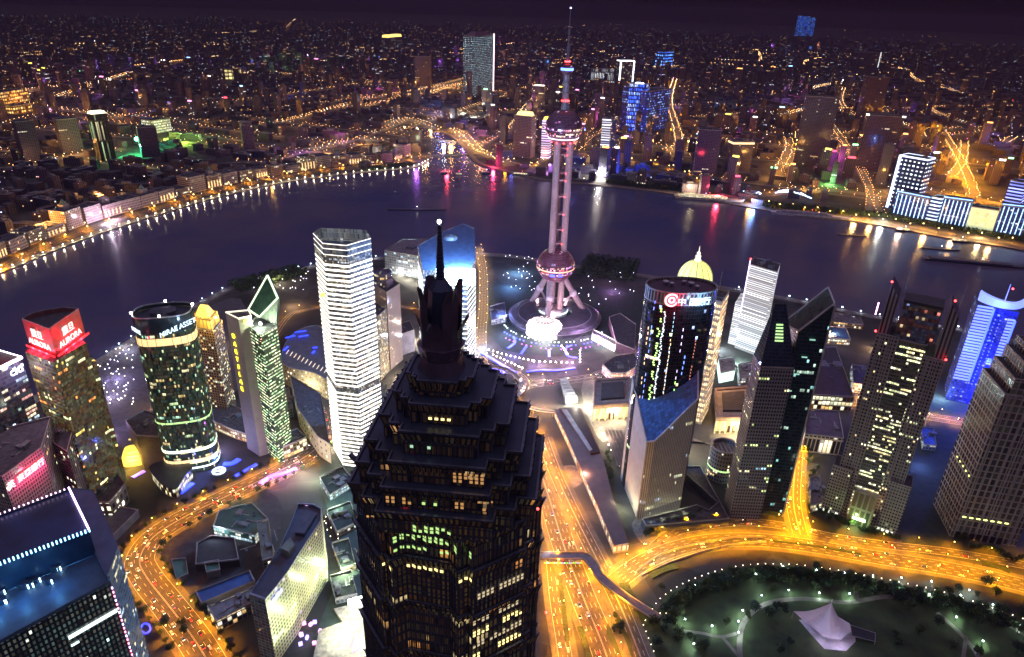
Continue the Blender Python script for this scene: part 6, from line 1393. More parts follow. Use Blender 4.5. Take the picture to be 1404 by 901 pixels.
for i, (x, y, w, d, hh, an, D) in enumerate(keep[:290]):
    k = crng.randrange(4); kind = 'high-rise block' if hh > 40 else 'low block'
    t = thing('high_rise_block' if hh > 40 else 'low_rise_block', f'{styles[k]} {kind} {zone(x, y)}', 'building', (x, y, 0), f'{styles[k]} {kind}s {zone(x, y)}')
    p_ = crect(x, y, w, d, an)
    MB().loft(p_, 0, p_, hh).build('wall', blockm[k], t); MB().cap(p_, hh-.01).build('roof', roofm if k % 2 else roofl, t)
    MB().box(x, y, hh, w*.4, d*.45, crng.uniform(3, 7), an).build('plant_unit', plain('plant_grey', (.16, .16, .17), .7), t)
    if hh > 40 and crng.random() < .30:
        c_ = crng.choice(sign_cols); MB().box(x, y-d*.3, hh+.2, w*.7, 1.5, 4.5, an if abs(an) < 45 else an-90).build('roof_sign', glow('fs_%d_%d_%d' % tuple(int(99*q_) for q_ in c_), c_, 4), t)
mass = [MB() for _ in range(4)]; rest = MB()
for (x, y, w, d, hh, an, D) in keep[290:]:
    k = crng.randrange(4); p_ = crect(x, y, w, d, an); rest.loft(p_, 0, p_, hh, k); rest.cap(p_, hh, 4)
tag(rest.build('distant_city', blockm+[roofm]), 'thousands of small dim blocks of the city spreading to the horizon beyond the river', 'city', kind='stuff')
# scattered lamps and signs of the far city
n_d = 0
while n_d < 3400:
    D = 1700*math.exp(crng.random()**.8*math.log(12)); az = R(crng.uniform(-42, 42)); x, y = D*math.sin(az), D*math.cos(az)
    if inside((x, y), river_w) or (y < 1500 and x > -700): n_d += 1; continue
    cl = math.sin(x*.003+y*.001)+math.sin(y*.0023-x*.001+2)
    if crng.random() > .10+.42*max(cl, 0): n_d += 1; continue
    if D > 6000 and crng.random() < (D-6000)/9000+.3: n_d += 1; continue
    r = (.25+D*.00019)*crng.choice((.7, 1, 1, 1.6)); run = crng.random() < .12
    mi = crng.choices((0, 1, 2, 3, 4, 5, 6), (46, 20, 12, 5, 4, 5, 8))[0]
    if run:
        aa = R(crng.choice((-20, 70))+crng.uniform(-8, 8)); L_n = crng.randrange(6, 22)
        for q_ in range(L_n): sdots.sphere(x+math.cos(aa)*26*q_, y+math.sin(aa)*26*q_, 9, r*.8, 4, 2, 1, 0)
    else: sdots.sphere(x, y, crng.uniform(4, 30), r, 4, 2, 1, mi)
    n_d += 1
tag(sdots.build('distant_lights', [glow('d_amber', (1, .5, .15), 11), glow('d_white', (1, .88, .7), 11), glow('d_cool', (.75, .85, 1), 11), glow('d_red', (1, .05, .08), 13), glow('d_green', (.3, 1, .4), 8), glow('d_blue', (.15, .3, 1), 13), glow('d_pink', (1, .3, .7), 10)]),
    'countless tiny street lamps and signs glittering across the city beyond the river', 'street lights', kind='stuff')
# coloured lights of the far city
for (a_, b_, z_, c_, p_) in ((192, 212, 30, (.05, 1, .3), 5e5), (180, 214, 25, (.1, 1, .4), 1.5e5), (208, 205, 25, (.1, 1, .35), 1.5e5), (230, 190, 14, (.5, 1, .1), 3e5), (255, 196, 14, (.55, 1, .1), 3e5), (285, 190, 12, (.5, 1, .2), 1.5e5), (391, 96, 50, (.3, 1, .2), 4e5), (1135, 252, 12, (.3, 1, .2), 2e5), (610, 165, 12, (.9, 1, .85), 2.5e5), (635, 155, 12, (.85, 1, .75), 2.5e5), (650, 160, 14, (.9, 1, .9), 2e5),
                         (152, 305, 10, (.9, .75, 1), 1.2e5), (160, 300, 8, (1, .6, .9), 8e4), (880, 150, 40, (.1, .15, 1), 3e5), (860, 186, 10, (.1, .15, 1), 3e5), (690, 60, 40, (1, .2, .6), 8e5), (1245, 250, 20, (.1, .2, 1), 2e5), (1300, 300, 16, (.1, .25, 1), 2e5), (1340, 325, 14, (1, .7, .3), 1.2e5), (520, 212, 10, (.85, 1, .6), 1.6e5), (480, 220, 10, (1, .9, .6), 1.2e5), (760, 120, 60, (.5, .1, .8), 5e5), (30, 140, 20, (1, .4, .1), 4e5), (70, 150, 15, (.8, .3, 1), 1.5e5)):
    x, y = G(a_, b_); light('far_colour_light', x, y-10, z_, c_, p_, 4)
for k in range(64):
    x, y = G(crng.uniform(560, 1404) if k % 4 else crng.uniform(0, 560), crng.uniform(60, 235))
    if not inside((x, y), river_w): light('far_colour_light', x, y, 40, crng.choice(((.5, .15, 1), (.2, .2, 1), (1, .15, .7), (.1, .35, 1), (.7, .3, 1), (1, .4, .2))), crng.uniform(.5, 1.6)*1.3e5*(y/3000), 6)  # random unseen lights added to tint the far city
for _ in range(26):
    x, y = G(rnd.gauss(1322, 24), rnd.uniform(195, 285)); light('street_glow_light', x, y, 26, ORANGE, rnd.uniform(.8, 2.2)*1e5, 3)  # scattered unseen lights added to broaden the orange glow here
for (a_, b_) in ((1060, 245), (1080, 225), (912, 175), (930, 205), (850, 212), (810, 218), (655, 195), (635, 180), (600, 122), (560, 212), (500, 205), (1215, 265), (1110, 262), (100, 215), (40, 205), (230, 150), (300, 150), (140, 280), (60, 320), (450, 215)):
    x, y = G(a_, b_); light('street_glow_light', x, y, 30, (1, .45, .1), 2.0e5, 3)
fx_, fy_ = G(190, 203); ft = thing('floodlight_mast', 'dazzling green floodlight on a mast in the far left city', 'floodlight', (fx_, fy_, 0)); MB().tube((fx_, fy_, 0), (fx_, fy_, 26), 1, .6, 6).build('mast', metald, ft); MB().sphere(fx_, fy_-1, 30, 7, 12, 8).build('lamp_head', glow('green_blaze', (.15, 1, .45), 9), ft)

# ==================================================================== STREET LAMPS
def lamp_proto(name, label, h, arm, headm, col, power, group, hr=.55, lr=.35):
    t = thing(name, label, 'street lamp', (0, 0, 0), group)
    MB().tube((0, 0, 0), (0, 0, h), .16, .09, 6).build('pole', metald, t)
    if arm: MB().tube((0, 0, h), (arm, 0, h+.5), .07, .06, 5).build('arm', metald, t)
    MB().sphere(arm, 0, h+.35, hr, 8, 6, .6).build('lamp_head', headm, t)
    d = bpy.data.lights.new('lamp_source', 'SPOT' if h > 6 else 'POINT'); d.energy = power; d.color = col; d.shadow_soft_size = lr
    if h > 6: d.spot_size = R(150); d.spot_blend = .4      # hooded head: the light goes down onto the road
    o = bpy.data.objects.new('lamp_source', d); COL.objects.link(o); o.parent = t; o.location = (arm, 0, h-.6)
    return t
protos = {}
def lamps(line, step, off, label, group, h=9, arm=2.2, head=orangelamp, col=ORANGE, power=9e3, both=True, start=5, hr=.5, lr=.4, z=0, name='street_lamp', vis=(-20, 1424)):
    key = (group, power); first = key not in protos
    if first: protos[key] = lamp_proto(name, label, h, arm, head, col, power, group, hr, lr)
    pr = protos[key]; used = not first
    for s in ((-1, 1) if both else (1,)):
        for x, y, a in walk(offset(line, off*s), step, start if s > 0 else start+step/2):
            px_, py_ = P(x, y, 0)
            if not (vis[0] < px_ < vis[1]) or py_ > 925 or py_ < 0: continue
            rz = a-math.pi/2*s
            if not used: pr.location = (x, y, z); pr.rotation_euler.z = rz; used = True
            else: dup(pr, (x, y, z), rz)
lamps(street_left, 27, 15, 'amber street lamp along the curving street at the lower left', 'amber street lamps along the left curving street', power=2.4e4)
lamps(avenue, 27, 14.5, 'amber street lamp along the broad avenue right of the dark tower', 'amber street lamps along the broad avenue', power=3.2e4)
lamps(avenue_b, 30, 7.5, 'amber street lamp on the slip road beside the dark tower', 'amber street lamps on the slip road', power=2.6e4)
lamps(park_road, 25, 12, 'golden street lamp along the wide road above the park', 'golden street lamps above the park', col=(1, .39, .0), power=2.9e4)
lamps(park_road_n, 33, 7.5, 'golden street lamp along the upper carriageway by the towers', 'golden street lamps on the upper carriageway', col=(1, .39, .0), power=2.1e4, both=False)
lamps(yellow_street, 27, 10, 'golden street lamp along the short yellow street between towers', 'golden street lamps of the short yellow street', col=(1, .42, .0), power=3.4e4)
lamps(cross_street, 34, 11, 'amber street lamp along the back street behind the grid tower', 'amber street lamps of the back street', power=2.4e4)
lamps(pearl_street, 34, 10, 'pinkish street lamp along the street before the television tower', 'pinkish street lamps before the television tower', col=(1, .6, .45), power=7e3)
lamps(mall_street, 36, 9, 'warm street lamp along the straight street beside the white-banded tower', 'warm street lamps along the straight street', col=(1, .62, .3), power=1.3e4)
lamps(quay_street, 34, 6, 'dim amber lamp along the small quay street behind the left towers', 'dim amber lamps of the quay street', power=8e3, both=False)
lamps(ring_road, 26, 8, 'warm lamp standing around the roundabout', 'warm lamps around the roundabout', col=(1, .65, .4), power=7e3, both=False)
lamps(corner_street, 26, 10, 'amber lamp on the street corner at the lower left edge', 'amber lamps at the lower left corner', power=7e3, both=False)
lamps(bund_street, 62, 15, 'amber street lamp on the waterfront boulevard across the river', 'amber street lamps of the waterfront boulevard', power=6e4, h=11, hr=1.3, lr=.8)
lamps(north_street, 90, 11, 'amber street lamp on the north bank street', 'amber street lamps of the north bank street', power=6.5e4, h=11, hr=1.4, lr=.8)
lamps(east_street, 62, 13, 'amber street lamp on the right far bank street', 'amber street lamps of the right far bank street', power=5e4, h=11, hr=1.3, lr=.8)
quay_line = smooth(far_bank[:11], 6)
lamps(offset(quay_line, 3), 25, 0, 'small white lamp on the curved embankment edge across the river', 'white lamps along the curved embankment', h=4.5, arm=0, head=glow('quay_white', (1, .9, .72), 20), col=(1, .80, .5), power=9e3, both=False, hr=1.0, lr=.9, z=2.2, name='quay_lamp')
lamps(offset(smooth(near_bank[11:21], 6), 3), 26, 0, 'bluish white lamp on the near river bank', 'bluish white lamps along the near river bank', h=4, arm=0, head=bluewhite, col=(.7, .8, 1), power=1.2e3, both=False, hr=.8, z=2.0, name='quay_lamp')
lamps(offset(smooth(near_bank[1:7], 6), 3), 30, 0, 'bluish white lamp on the right near river bank', 'bluish white lamps along the right near bank', h=4, arm=0, head=bluewhite, col=(.7, .8, 1), power=1.2e3, both=False, hr=1.1, z=2.0, name='quay_lamp')

# park lamps at their places
plp = [(927, 757+66), (952, 808), (997, 795), (1035, 793), (1072, 782), (1118, 787), (1156, 791), (1195, 795), (1234, 798), (1275, 803), (1327, 815), (938, 855), (975, 864), (1017, 843), (1011, 858), (1011, 873), (950, 889), (1043, 822), (1080, 815), (1122, 819), (1163, 820), (1197, 814), (1233, 812), (1272, 821), (1315, 822), (1359, 835), (1309, 852), (1345, 885), (1396, 862)]
pk = lamp_proto('park_lamp', 'cool white park lamp glowing beside the curved park path', 5, 0, glow('park_white', (.75, .97, 1), 22), (.75, 1, .85), 4e3, 'cool white park lamps', .62, .3)
for i, (a_, b_) in enumerate(plp):
    x, y = G(a_, b_)
    if i == 0: pk.location = (x, y, 0)
    else: dup(pk, (x, y, 0))
bm_ = thing('bollard_light', 'small warm bollard light on the park edge', 'light', (0, 0, 0), 'small warm bollard lights around the park'); MB().tube((0, 0, 0), (0, 0, .9), .12, .12, 6).build('post', metald, bm_); MB().sphere(0, 0, 1.1, .36, 6, 4).build('lamp_head', glow('bollard_warm', (1, .8, .5), 9), bm_)
edge_line = smooth([G(*p) for p in [(880, 860), (895, 835), (910, 818), (950, 795), (1020, 776), (1100, 776), (1180, 789), (1290, 812), (1404, 850)]], 6)
first = True
for x, y, a in list(walk(edge_line, 7.5))+[(*G(882+3.5*k, 858+9*k), 0) for k in range(5)]+[(*G(905+4*k, 842+(k % 2)*8), 0) for k in range(4)]:
    if first: bm_.location = (x, y, 0); first = False
    else: dup(bm_, (x, y, 0))
# purple and white garden lamps on the left riverside square
gl1 = thing('garden_lamp', 'tiny violet-white garden lamp on the riverside square between the left towers', 'light', (0, 0, 0), 'violet-white garden lamps on the left riverside square'); MB().tube((0, 0, 0), (0, 0, 3), .12, .1, 5).build('post', metald, gl1); MB().sphere(0, 0, 3.3, .6, 6, 4).build('lamp_head', glow('garden_violet', (.8, .72, 1), 10), gl1)
gl2 = thing('garden_lamp', 'tiny warm garden lamp on the riverside lawns and squares', 'light', (0, 0, 0), 'warm garden lamps on the riverside lawns'); MB().tube((0, 0, 0), (0, 0, 3), .12, .1, 5).build('post', metald, gl2); MB().sphere(0, 0, 3.3, .55, 6, 4).build('lamp_head', glow('garden_warm', (1, .85, .55), 10), gl2)
f1 = f2 = True
for k in range(150):
    if k < 70: x, y = G(rnd.uniform(132, 185), rnd.uniform(470, 560))
    elif k < 100: x, y = G(rnd.uniform(340, 425), rnd.uniform(372, 400))
    elif k < 130: x, y = G(rnd.uniform(690, 735), rnd.uniform(352, 400))
    else: x, y = G(rnd.uniform(790, 870), rnd.uniform(372, 420))
    if z_is_water(x, y): continue
    if k % 3 or k > 100:
        if f1: gl1.location = (x, y, 0); f1 = False
        else: dup(gl1, (x, y, 0), 0, 'tiny white garden lamp near the river beside the television tower' if k >= 100 else None, 'white garden lamps near the television tower' if k >= 100 else None)
    else:
        if f2: gl2.location = (x, y, 0); f2 = False
        else: dup(gl2, (x, y, 0))
for (a_, b_, c_, p_) in ((160, 520, (.6, .5, 1), 1.6e4), (150, 545, (.7, .6, 1), 1.6e4), (175, 480, (.8, .8, 1), 1.2e4), (710, 375, (.2, .5, 1), 5e4), (700, 395, (.2, .4, 1), 5e4), (690, 440, (.3, .4, 1), 5e4), (380, 390, (1, .85, .5), 2e4), (240, 655, (.3, .3, 1), 6e3), (300, 640, (.1, .2, 1), 1.2e4), (265, 663, (.15, .2, 1), 8e3), (700, 490, (.1, .15, 1), 2.6e4), (735, 500, (.5, .3, 1), 2.6e4), (780, 500, (.6, .3, 1), 2.6e4), (660, 478, (.3, .5, 1), 4e4), (820, 470, (.6, .4, .9), 3e4), (840, 400, (.5, .2, .6), 3e4), (380, 660, (.7, .2, 1), 1e4), (400, 648, (.5, .2, 1), 1e4)):
    x, y = G(a_, b_); light('ground_wash_light', x, y, 12, c_, p_*1.8, 1.5)  # washes without fixtures, added to colour the ground
# blue lamp ribbons in front of the television tower and by the left street
def ribbon(label, px, w, h_, mat, name='light_ribbon', n=1, z=.3):
    line = smooth([G(*p, z) for p in px], 5); t = thing(name, label, 'lights', (*line[0], 0)); MB().strip(line, w, z+h_, z).build('lit_strip', mat, t); return t
ribbon('blue ribbon of lamps curving along the roundabout left of the television tower', [(660, 484), (675, 493), (690, 502), (708, 512)], 5, 1, bluelamp)
ribbon('blue ribbon of lamps along the front of the television tower square', [(722, 510), (740, 508), (765, 508), (788, 505)], 3, 1, bluelamp)
ribbon('short blue lamp strip left of the entrance dome', [(714, 486), (722, 475)], 3.5, 1, bluelamp); ribbon('short blue lamp strip below the entrance dome', [(753, 490), (753, 480)], 3.5, 1, bluelamp)
ribbon('blue lamp hook right of the entrance dome', [(784, 474), (776, 478), (778, 488), (792, 491)], 3, 1, bluelamp); ribbon('blue lamp bow on the left of the square', [(696, 478), (706, 470), (704, 462)], 3.5, 1, bluelamp)
ribbon('blue lamp patch by the roundabout inner edge', [(668, 503), (680, 506), (692, 512)], 6, 1, bluelamp); ribbon('blue lamp band beside the left street, under the rounded tower', [(246, 677), (258, 668), (264, 663)], 6, 1, bluelamp)
ribbon('blue lamp band right of the rounded tower', [(306, 637), (318, 636), (328, 630)], 6, 1, bluelamp); ribbon('blue lamp band along the street kerb near the green tower', [(318, 656), (332, 648), (352, 637)], 3.5, 1, bluelamp)
ribbon('violet lamp band between street and the white-banded tower', [(357, 664), (372, 654), (388, 650), (407, 643)], 5, 1.2, glow('violet_band', (.6, .05, 1), 2.6)); ribbon('violet strip on the deck before the golden pavilion', [(182, 655), (198, 646)], 5, .5, glow('violet_dim', (.3, .1, 1), 1.5))
ribbon('small ring of blue lamps beside the street near the lower left tower', [(193, 862), (197, 856), (204, 857), (206, 864), (200, 869), (194, 866)], 1.2, .8, bluelamp)

sl_ = thing('garden_lamp', 'bright warm ball lamp in the row before the television tower square', 'light', (0, 0, 0), 'bright ball lamps before the television tower'); MB().tube((0, 0, 0), (0, 0, 4), .15, .12, 5).build('post', metald, sl_); MB().sphere(0, 0, 4.6, 1.1, 8, 6).build('lamp_head', glow('ball_warm', (1, .8, .7), 12), sl_)
f1 = True
for px in [(664+6*k, 481+2.1*k-.05*k*k) for k in range(12)]+[(732+7.5*k, 499+.3*k) for k in range(8)]+[(770+2*k, 478+2.8*k) for k in range(5)]+[(795, 484+4*k) for k in range(5)]+[(676+5*k, 490+2.3*k) for k in range(9)]:
    x, y = G(*px)
    if f1: sl_.location = (x, y, 0); f1 = False
    else: dup(sl_, (x, y, 0))
for (a_, b_, c_, p_) in ((690, 500, (1, .5, .6), 2e4), (745, 503, (1, .55, .7), 3e4), (775, 497, (1, .5, .6), 2e4), (840, 575, (1, .8, .5), 2e4), (830, 610, (1, .75, .5), 1.6e4), (850, 700, (.95, 1, .6), 8e3), (1010, 600, (1, .75, .4), 2e4), (960, 640, (.7, .9, .5), 6e3), (1015, 500, (.6, 1, .9), 4e4), (985, 480, (.7, .9, 1), 3e4), (430, 660, (.8, 1, .7), 1.4e4), (460, 700, (.6, .9, .6), 1.2e4), (470, 790, (.8, 1, .6), 2.5e4), (415, 650, (1, .8, .5), 1.6e4), (330, 700, (.4, 1, .8), 6e3), (300, 740, (.7, .8, 1), 5e3), (130, 690, (1, .7, .4), 1.0e4), (70, 700, (1, .4, .5), 8e3), (220, 560, (1, .55, .2), 1.4e4), (1290, 548, (.4, .8, 1), 2e4), (1130, 520, (.6, .5, 1), 1e4), (1200, 480, (1, .6, .3), 2e4), (1140, 465, (1, .6, .3), 2e4), (1115, 640, (1, .85, .5), 6e3), (1260, 640, (.2, .3, 1), 1.2e4), (720, 610, ORANGE, 2.4e4), (790, 700, ORANGE, 2.0e4), (775, 655, ORANGE, 2.0e4), (745, 560, (1, .45, .12), 2.4e4), (800, 560, (1, .8, .5), 4e4), (640, 470, (1, .7, .5), 5e4), (600, 480, (.8, .85, 1), 5e4), (570, 470, (1, .8, .6), 4e4), (555, 520, (1, .8, .6), 4e4), (500, 410, (1, .75, .45), 3e4), (400, 420, (1, .6, .3), 2e4), (330, 470, (1, .6, .3), 1.6e4), (300, 620, (.5, .4, 1), 1.4e4), (150, 600, (.6, .4, 1), 1.4e4), (105, 560, (1, .5, .3), 1.2e4), (1180, 545, (1, .5, .2), 2.4e4), (1080, 480, (1, .6, .4), 1.6e4), (1150, 560, (1, .5, .2), 2e4), (1240, 520, (.3, .3, 1), 3e4), (1350, 560, (.2, .3, 1), 3e4), (890, 560, (1, .75, .5), 3e4), (940, 620, (1, .8, .5), 1.6e4), (870, 480, (1, .5, .7), 3e4), (800, 660, (1, .6, .4), 8e3)):
    x, y = G(a_, b_); light('ground_wash_light', x, y, 12, c_, p_*1.8, 1.5)  # unseen lights added to brighten the dark ground between towers

# ==================================================================== FOOTBRIDGES
def bridge(label, px, w, z, rail, mat, name='footbridge'):
    line = smooth([G(*p, z) for p in px], 6); t = thing(name, label, 'bridge', (*line[0], 0))
    mb = MB(); mb.strip(line, w, z, z-1.0); mb.build('deck', mat, t)
    for s in (-1, 1):
        r_ = MB(); l2 = offset(line, s*w/2)
        r_.strip(l2, .25, z+1.2, z); r_.build('railing', rail, t)
    for x, y, a in walk(line, 26, 4): MB().tube((x, y, 0), (x, y, z-1), .9, .8, 8).build('pier', stone, t)
    return t, line
dk_ = plain('bridge_deck', (.24, .16, .15), .8)
b1, l1 = bridge('elevated footbridge bending across the avenue junction beside the dark tower', [(742, 762), (780, 762), (805, 765), (822, 790), (860, 820), (903, 848)], 8, 7, plain('rail_pale', (.45, .36, .33), .6), dk_)
for k in range(20):
    a = G(747+2.6*k, 770.5, 7); MB().box(a[0], a[1]-.6, 5.6, 1.1, .3, 1.1).build('light_panel', glow('bp_green', (.03, .9, .05), 1.1) if k % 4 in (0, 3) else glow('bp_blue', (.12, .3, 1), 1.6), b1)
b2, l2 = bridge('curved footbridge ring around the roundabout', [(660, 502), (690, 505), (712, 520), (716, 535), (702, 548)], 7, 7, metall, plain('ring_deck', (.2, .17, .2), .7))
b3, l3 = bridge('straight lit footbridge wall from the avenue to the long brown hall', [(702, 553), (735, 562), (760, 565)], 5, 7, glow('rail_warm', (1, .75, .5), .5), dk_)

# avenue medians, tunnel ramp, hedges
mdm = plain('median_hedge', (.03, .05, .02), .9, var=.5, scale=.5)
def median(px, w, name='hedge', label=''):
    line = smooth([G(*p) for p in px], 5); o = MB().strip(line, w, 1.1, .1).build(name, mdm); tag(o, label, 'hedge')
median([(767, 790), (772, 830), (778, 880)], 4, label='narrow hedge on the avenue median, left one'); median([(795, 860), (803, 885), (812, 920)], 5, label='narrow hedge on the avenue median, right one')
median([(855, 800), (860, 812), (866, 822)], 9, label='round hedge bed at the road junction'); median([(890, 790), (910, 780), (928, 776)], 9, label='hedge bed between the two road arms')
median([(1060, 742), (1110, 748), (1180, 760)], 2, label='thin hedge between the carriageways above the park'); median([(1345, 772), (1370, 778), (1385, 784)], 7, label='hedge wedge at the right end of the wide road')
rw = thing('tunnel_ramp', 'walled tunnel ramp curving beside the park road', 'ramp', (*G(900, 770), 0))
for px in ([(872, 785), (905, 762), (950, 748), (1005, 738), (1045, 737)], [(880, 790), (925, 770), (965, 757), (1010, 747), (1050, 744)]):
    MB().strip(smooth([G(*p) for p in px], 6), .8, 2.2, .1).build('ramp_wall', plain('ramp_stone', (.4, .35, .3), .8), rw)
for (a_, b_, c_, p_) in ((872, 785, (.5, 1, .8), 5e3), (905, 766, (.7, 1, .8), 5e3), (760, 800, ORANGE, 1.6e4), (752, 765, (.8, .9, 1), 3e3), (845, 800, (1, .45, .02), 3.5e4), (838, 770, (1, .45, .05), 2e4), (850, 832, (1, .45, .02), 2.5e4), (800, 640, (.4, .9, 1), 6e3), (818, 700, (1, .8, .5), 8e3), (740, 590, ORANGE, 3e4), (765, 610, ORANGE, 2e4), (722, 575, ORANGE, 2e4), (690, 535, (1, .6, .3), 3e4)):
    x, y = G(a_, b_); light('junction_light', x, y, 9, c_, p_, .6)

# ==================================================================== TREES
def tree_proto(name, label, h, r, n, leafm, seed):
    t = thing(name, label, 'tree', (0, 0, 0), 'x'); rr = random.Random(seed)
    tr = MB().tube((0, 0, 0), (0, 0, h*.55), .32, .18, 6)
    for k in range(5):
        a = 2*math.pi*k/5+rr.random(); tr.tube((0, 0, h*(.3+.04*k)), (math.cos(a)*r*.6, math.sin(a)*r*.6, h*(.6+.05*k)), .13, .05, 4)
    tr.build('trunk', bark, t)
    lobes = [(rr.uniform(-.5, .5)*r, rr.uniform(-.5, .5)*r, h*rr.uniform(.5, .85), r*rr.uniform(.35, .6)) for _ in range(9)]
    mb = MB()
    for _ in range(n):
        lx, ly, lz, lr = rr.choice(lobes); v = Vector((rr.gauss(0, 1), rr.gauss(0, 1), rr.gauss(0, 1))).normalized()*lr*rr.uniform(.6, 1.05)
        c = Vector((lx, ly, lz))+v; s = rr.uniform(.35, .75); u = Vector((rr.gauss(0, 1), rr.gauss(0, 1), rr.gauss(0, .6))).normalized(); w = u.cross(v if v.length else Vector((0, 0, 1))).normalized()
        mb.face([tuple(c-u*s), tuple(c-w*s*.7), tuple(c+u*s), tuple(c+w*s*.7)])
    mb.build('crown', leafm, t); return t
leafs = [leaf, plain('foliage_b', (.05, .07, .02), .8, var=.6, scale=.5), plain('foliage_c', (.025, .05, .025), .8, var=.6, scale=.7)]
tp_ = [tree_proto('broadleaf_tree', 'x', 8.5, 4.0, 520, leafs[0], 1), tree_proto('broadleaf_tree', 'x', 10, 4.6, 600, leafs[1], 2), tree_proto('broadleaf_tree', 'x', 7, 3.2, 420, leafs[2], 3), tree_proto('broadleaf_tree', 'x', 9, 5.0, 620, leafs[2], 4)]
tused = [False]*4; ntree = 0
def plant(x, y, label, group, k=None, s=1.0, z=0):
    global ntree
    if ntree >= 298: return
    k = rnd.randrange(4) if k is None else k; ntree += 1
    if not tused[k]: o = tp_[k]; tused[k] = True; o.location = (x, y, z); o['label'] = label; o['group'] = group
    else: o = dup(tp_[k], (x, y, z), rnd.uniform(0, 6.28), label, group)
    s *= rnd.uniform(.8, 1.2); o.scale = (s, s, s)
for x, y, a in walk(offset(edge_line, -6), 6.2): 
    for r_ in range(3): plant(x+math.sin(a)*(3+6.5*r_)+rnd.uniform(-2, 2), y-math.cos(a)*(3+6.5*r_)+rnd.uniform(-2, 2), 'dark tree in the dense belt along the top edge of the park', 'trees in the belt along the park edge') if rnd.random() < .52 else None
for k in range(52):
    px_, py_ = rnd.uniform(895, 1404), rnd.uniform(795, 900)
    if 1085 < px_ < 1210 and py_ > 815: continue
    plant(*G(px_, py_), 'single dark tree standing on the park lawn', 'single trees on the park lawn')
for s in (-1, 1):
    for x, y, a in walk(offset(street_left, 17.5*s), 10.5):
        if rnd.random() < .8 and P(x, y, 0)[1] < 910: plant(x, y, 'street tree lit amber along the left curving street', 'street trees along the left curving street', s=.75)
for k in range(15): plant(*G(884+5.5*k+rnd.uniform(-2, 2), 738-2.2*k+rnd.uniform(-3, 3)), 'leafy tree in the lit group before the stone wedge tower', 'trees before the stone wedge tower', s=.8)
for k in range(24): plant(*G(1122+4.6*k, 706+1.6*k+rnd.uniform(-4, 4)), 'tree in the row at the foot of the stone grid tower', 'trees at the foot of the grid tower', s=.8)
for k in range(14): plant(*G(1308+7*k, 742+2.2*k+rnd.uniform(-4, 4)), 'tree in the row at the foot of the right-edge tower', 'trees at the foot of the right-edge tower', s=.8)
for k in range(12): plant(*G(1106+rnd.uniform(-3, 14), 612+8*k), 'dark tree in the strip right of the short yellow street', 'trees right of the yellow street', s=.8)
for k in range(12): plant(*G(846+rnd.uniform(-6, 6), 870-2*k+rnd.uniform(-8, 8)), 'tree in the wedge-shaped bed below the junction', 'trees in the bed below the junction', s=.6)
for k in range(10): plant(*G(835+rnd.uniform(-8, 12), 625+5.5*k), 'small tree in the green court left of the stone wedge', 'trees in the court left of the wedge', s=.7)
for k in range(18): plant(*G(rnd.uniform(215, 262), 870+rnd.uniform(-16, 35)), 'tree between the blue tower and the left street', 'trees between the blue tower and the street', s=.9)
for k in range(16): plant(*G(rnd.uniform(1240, 1320), rnd.uniform(575, 600)), 'dark tree on the shaded lawn behind the grid tower', 'trees on the shaded lawn')
bank_f = MB(); br = random.Random(5)
def leafmass(px_a, px_b, n, wid, hh, lab):
    mb = MB(); a, b = Vector(G(*px_a)), Vector(G(*px_b)); d = (b-a).normalized(); nn = Vector((-d.y, d.x))
    for _ in range(n):
        c = a.lerp(b, br.random())+nn*br.uniform(0, wid); z = br.uniform(.1, 1)*hh; s = 2.4 if hh > 6 else 1.3
        u = Vector((br.gauss(0, 1), br.gauss(0, 1), br.gauss(0, 1))).normalized()*s; w = Vector((br.gauss(0, 1), br.gauss(0, 1), br.gauss(0, 1))).normalized()*s
        c = Vector((c.x, c.y, z)); mb.face([tuple(c-u), tuple(c-w), tuple(c+u), tuple(c+w)])
    tag(mb.build('tree_belt', leafs[0]), lab, 'trees', kind='stuff')
leafmass((1045, 285), (1225, 302), 2600, 45, 11, 'dark mass of trees on the right far bank promenade'); leafmass((1225, 302), (1404, 333), 2400, 26, 10, 'dark tree belt in front of the striped hotels')
for (a_, b_) in (((950, 803), (905, 836)), ((1020, 783), (950, 803)), ((1100, 782), (1020, 783)), ((1180, 795), (1100, 782)), ((1290, 818), (1180, 795)), ((1404, 856), (1290, 818))):
    leafmass(a_, b_, 700, 11, 5, 'dark undergrowth filling the belt between trees along the park edge')
leafmass((505, 236), (570, 228), 900, 40, 10, 'dark trees at the creek mouth corner of the embankment'); leafmass((330, 402), (425, 376), 1800, 50, 10, 'dark trees on the near bank behind the green tower')
leafmass((790, 378), (868, 388), 2200, 120, 10, 'dark park trees on the bank right of the television tower'); leafmass((830, 252), (930, 262), 1600, 30, 11, 'dark trees along the north quay')

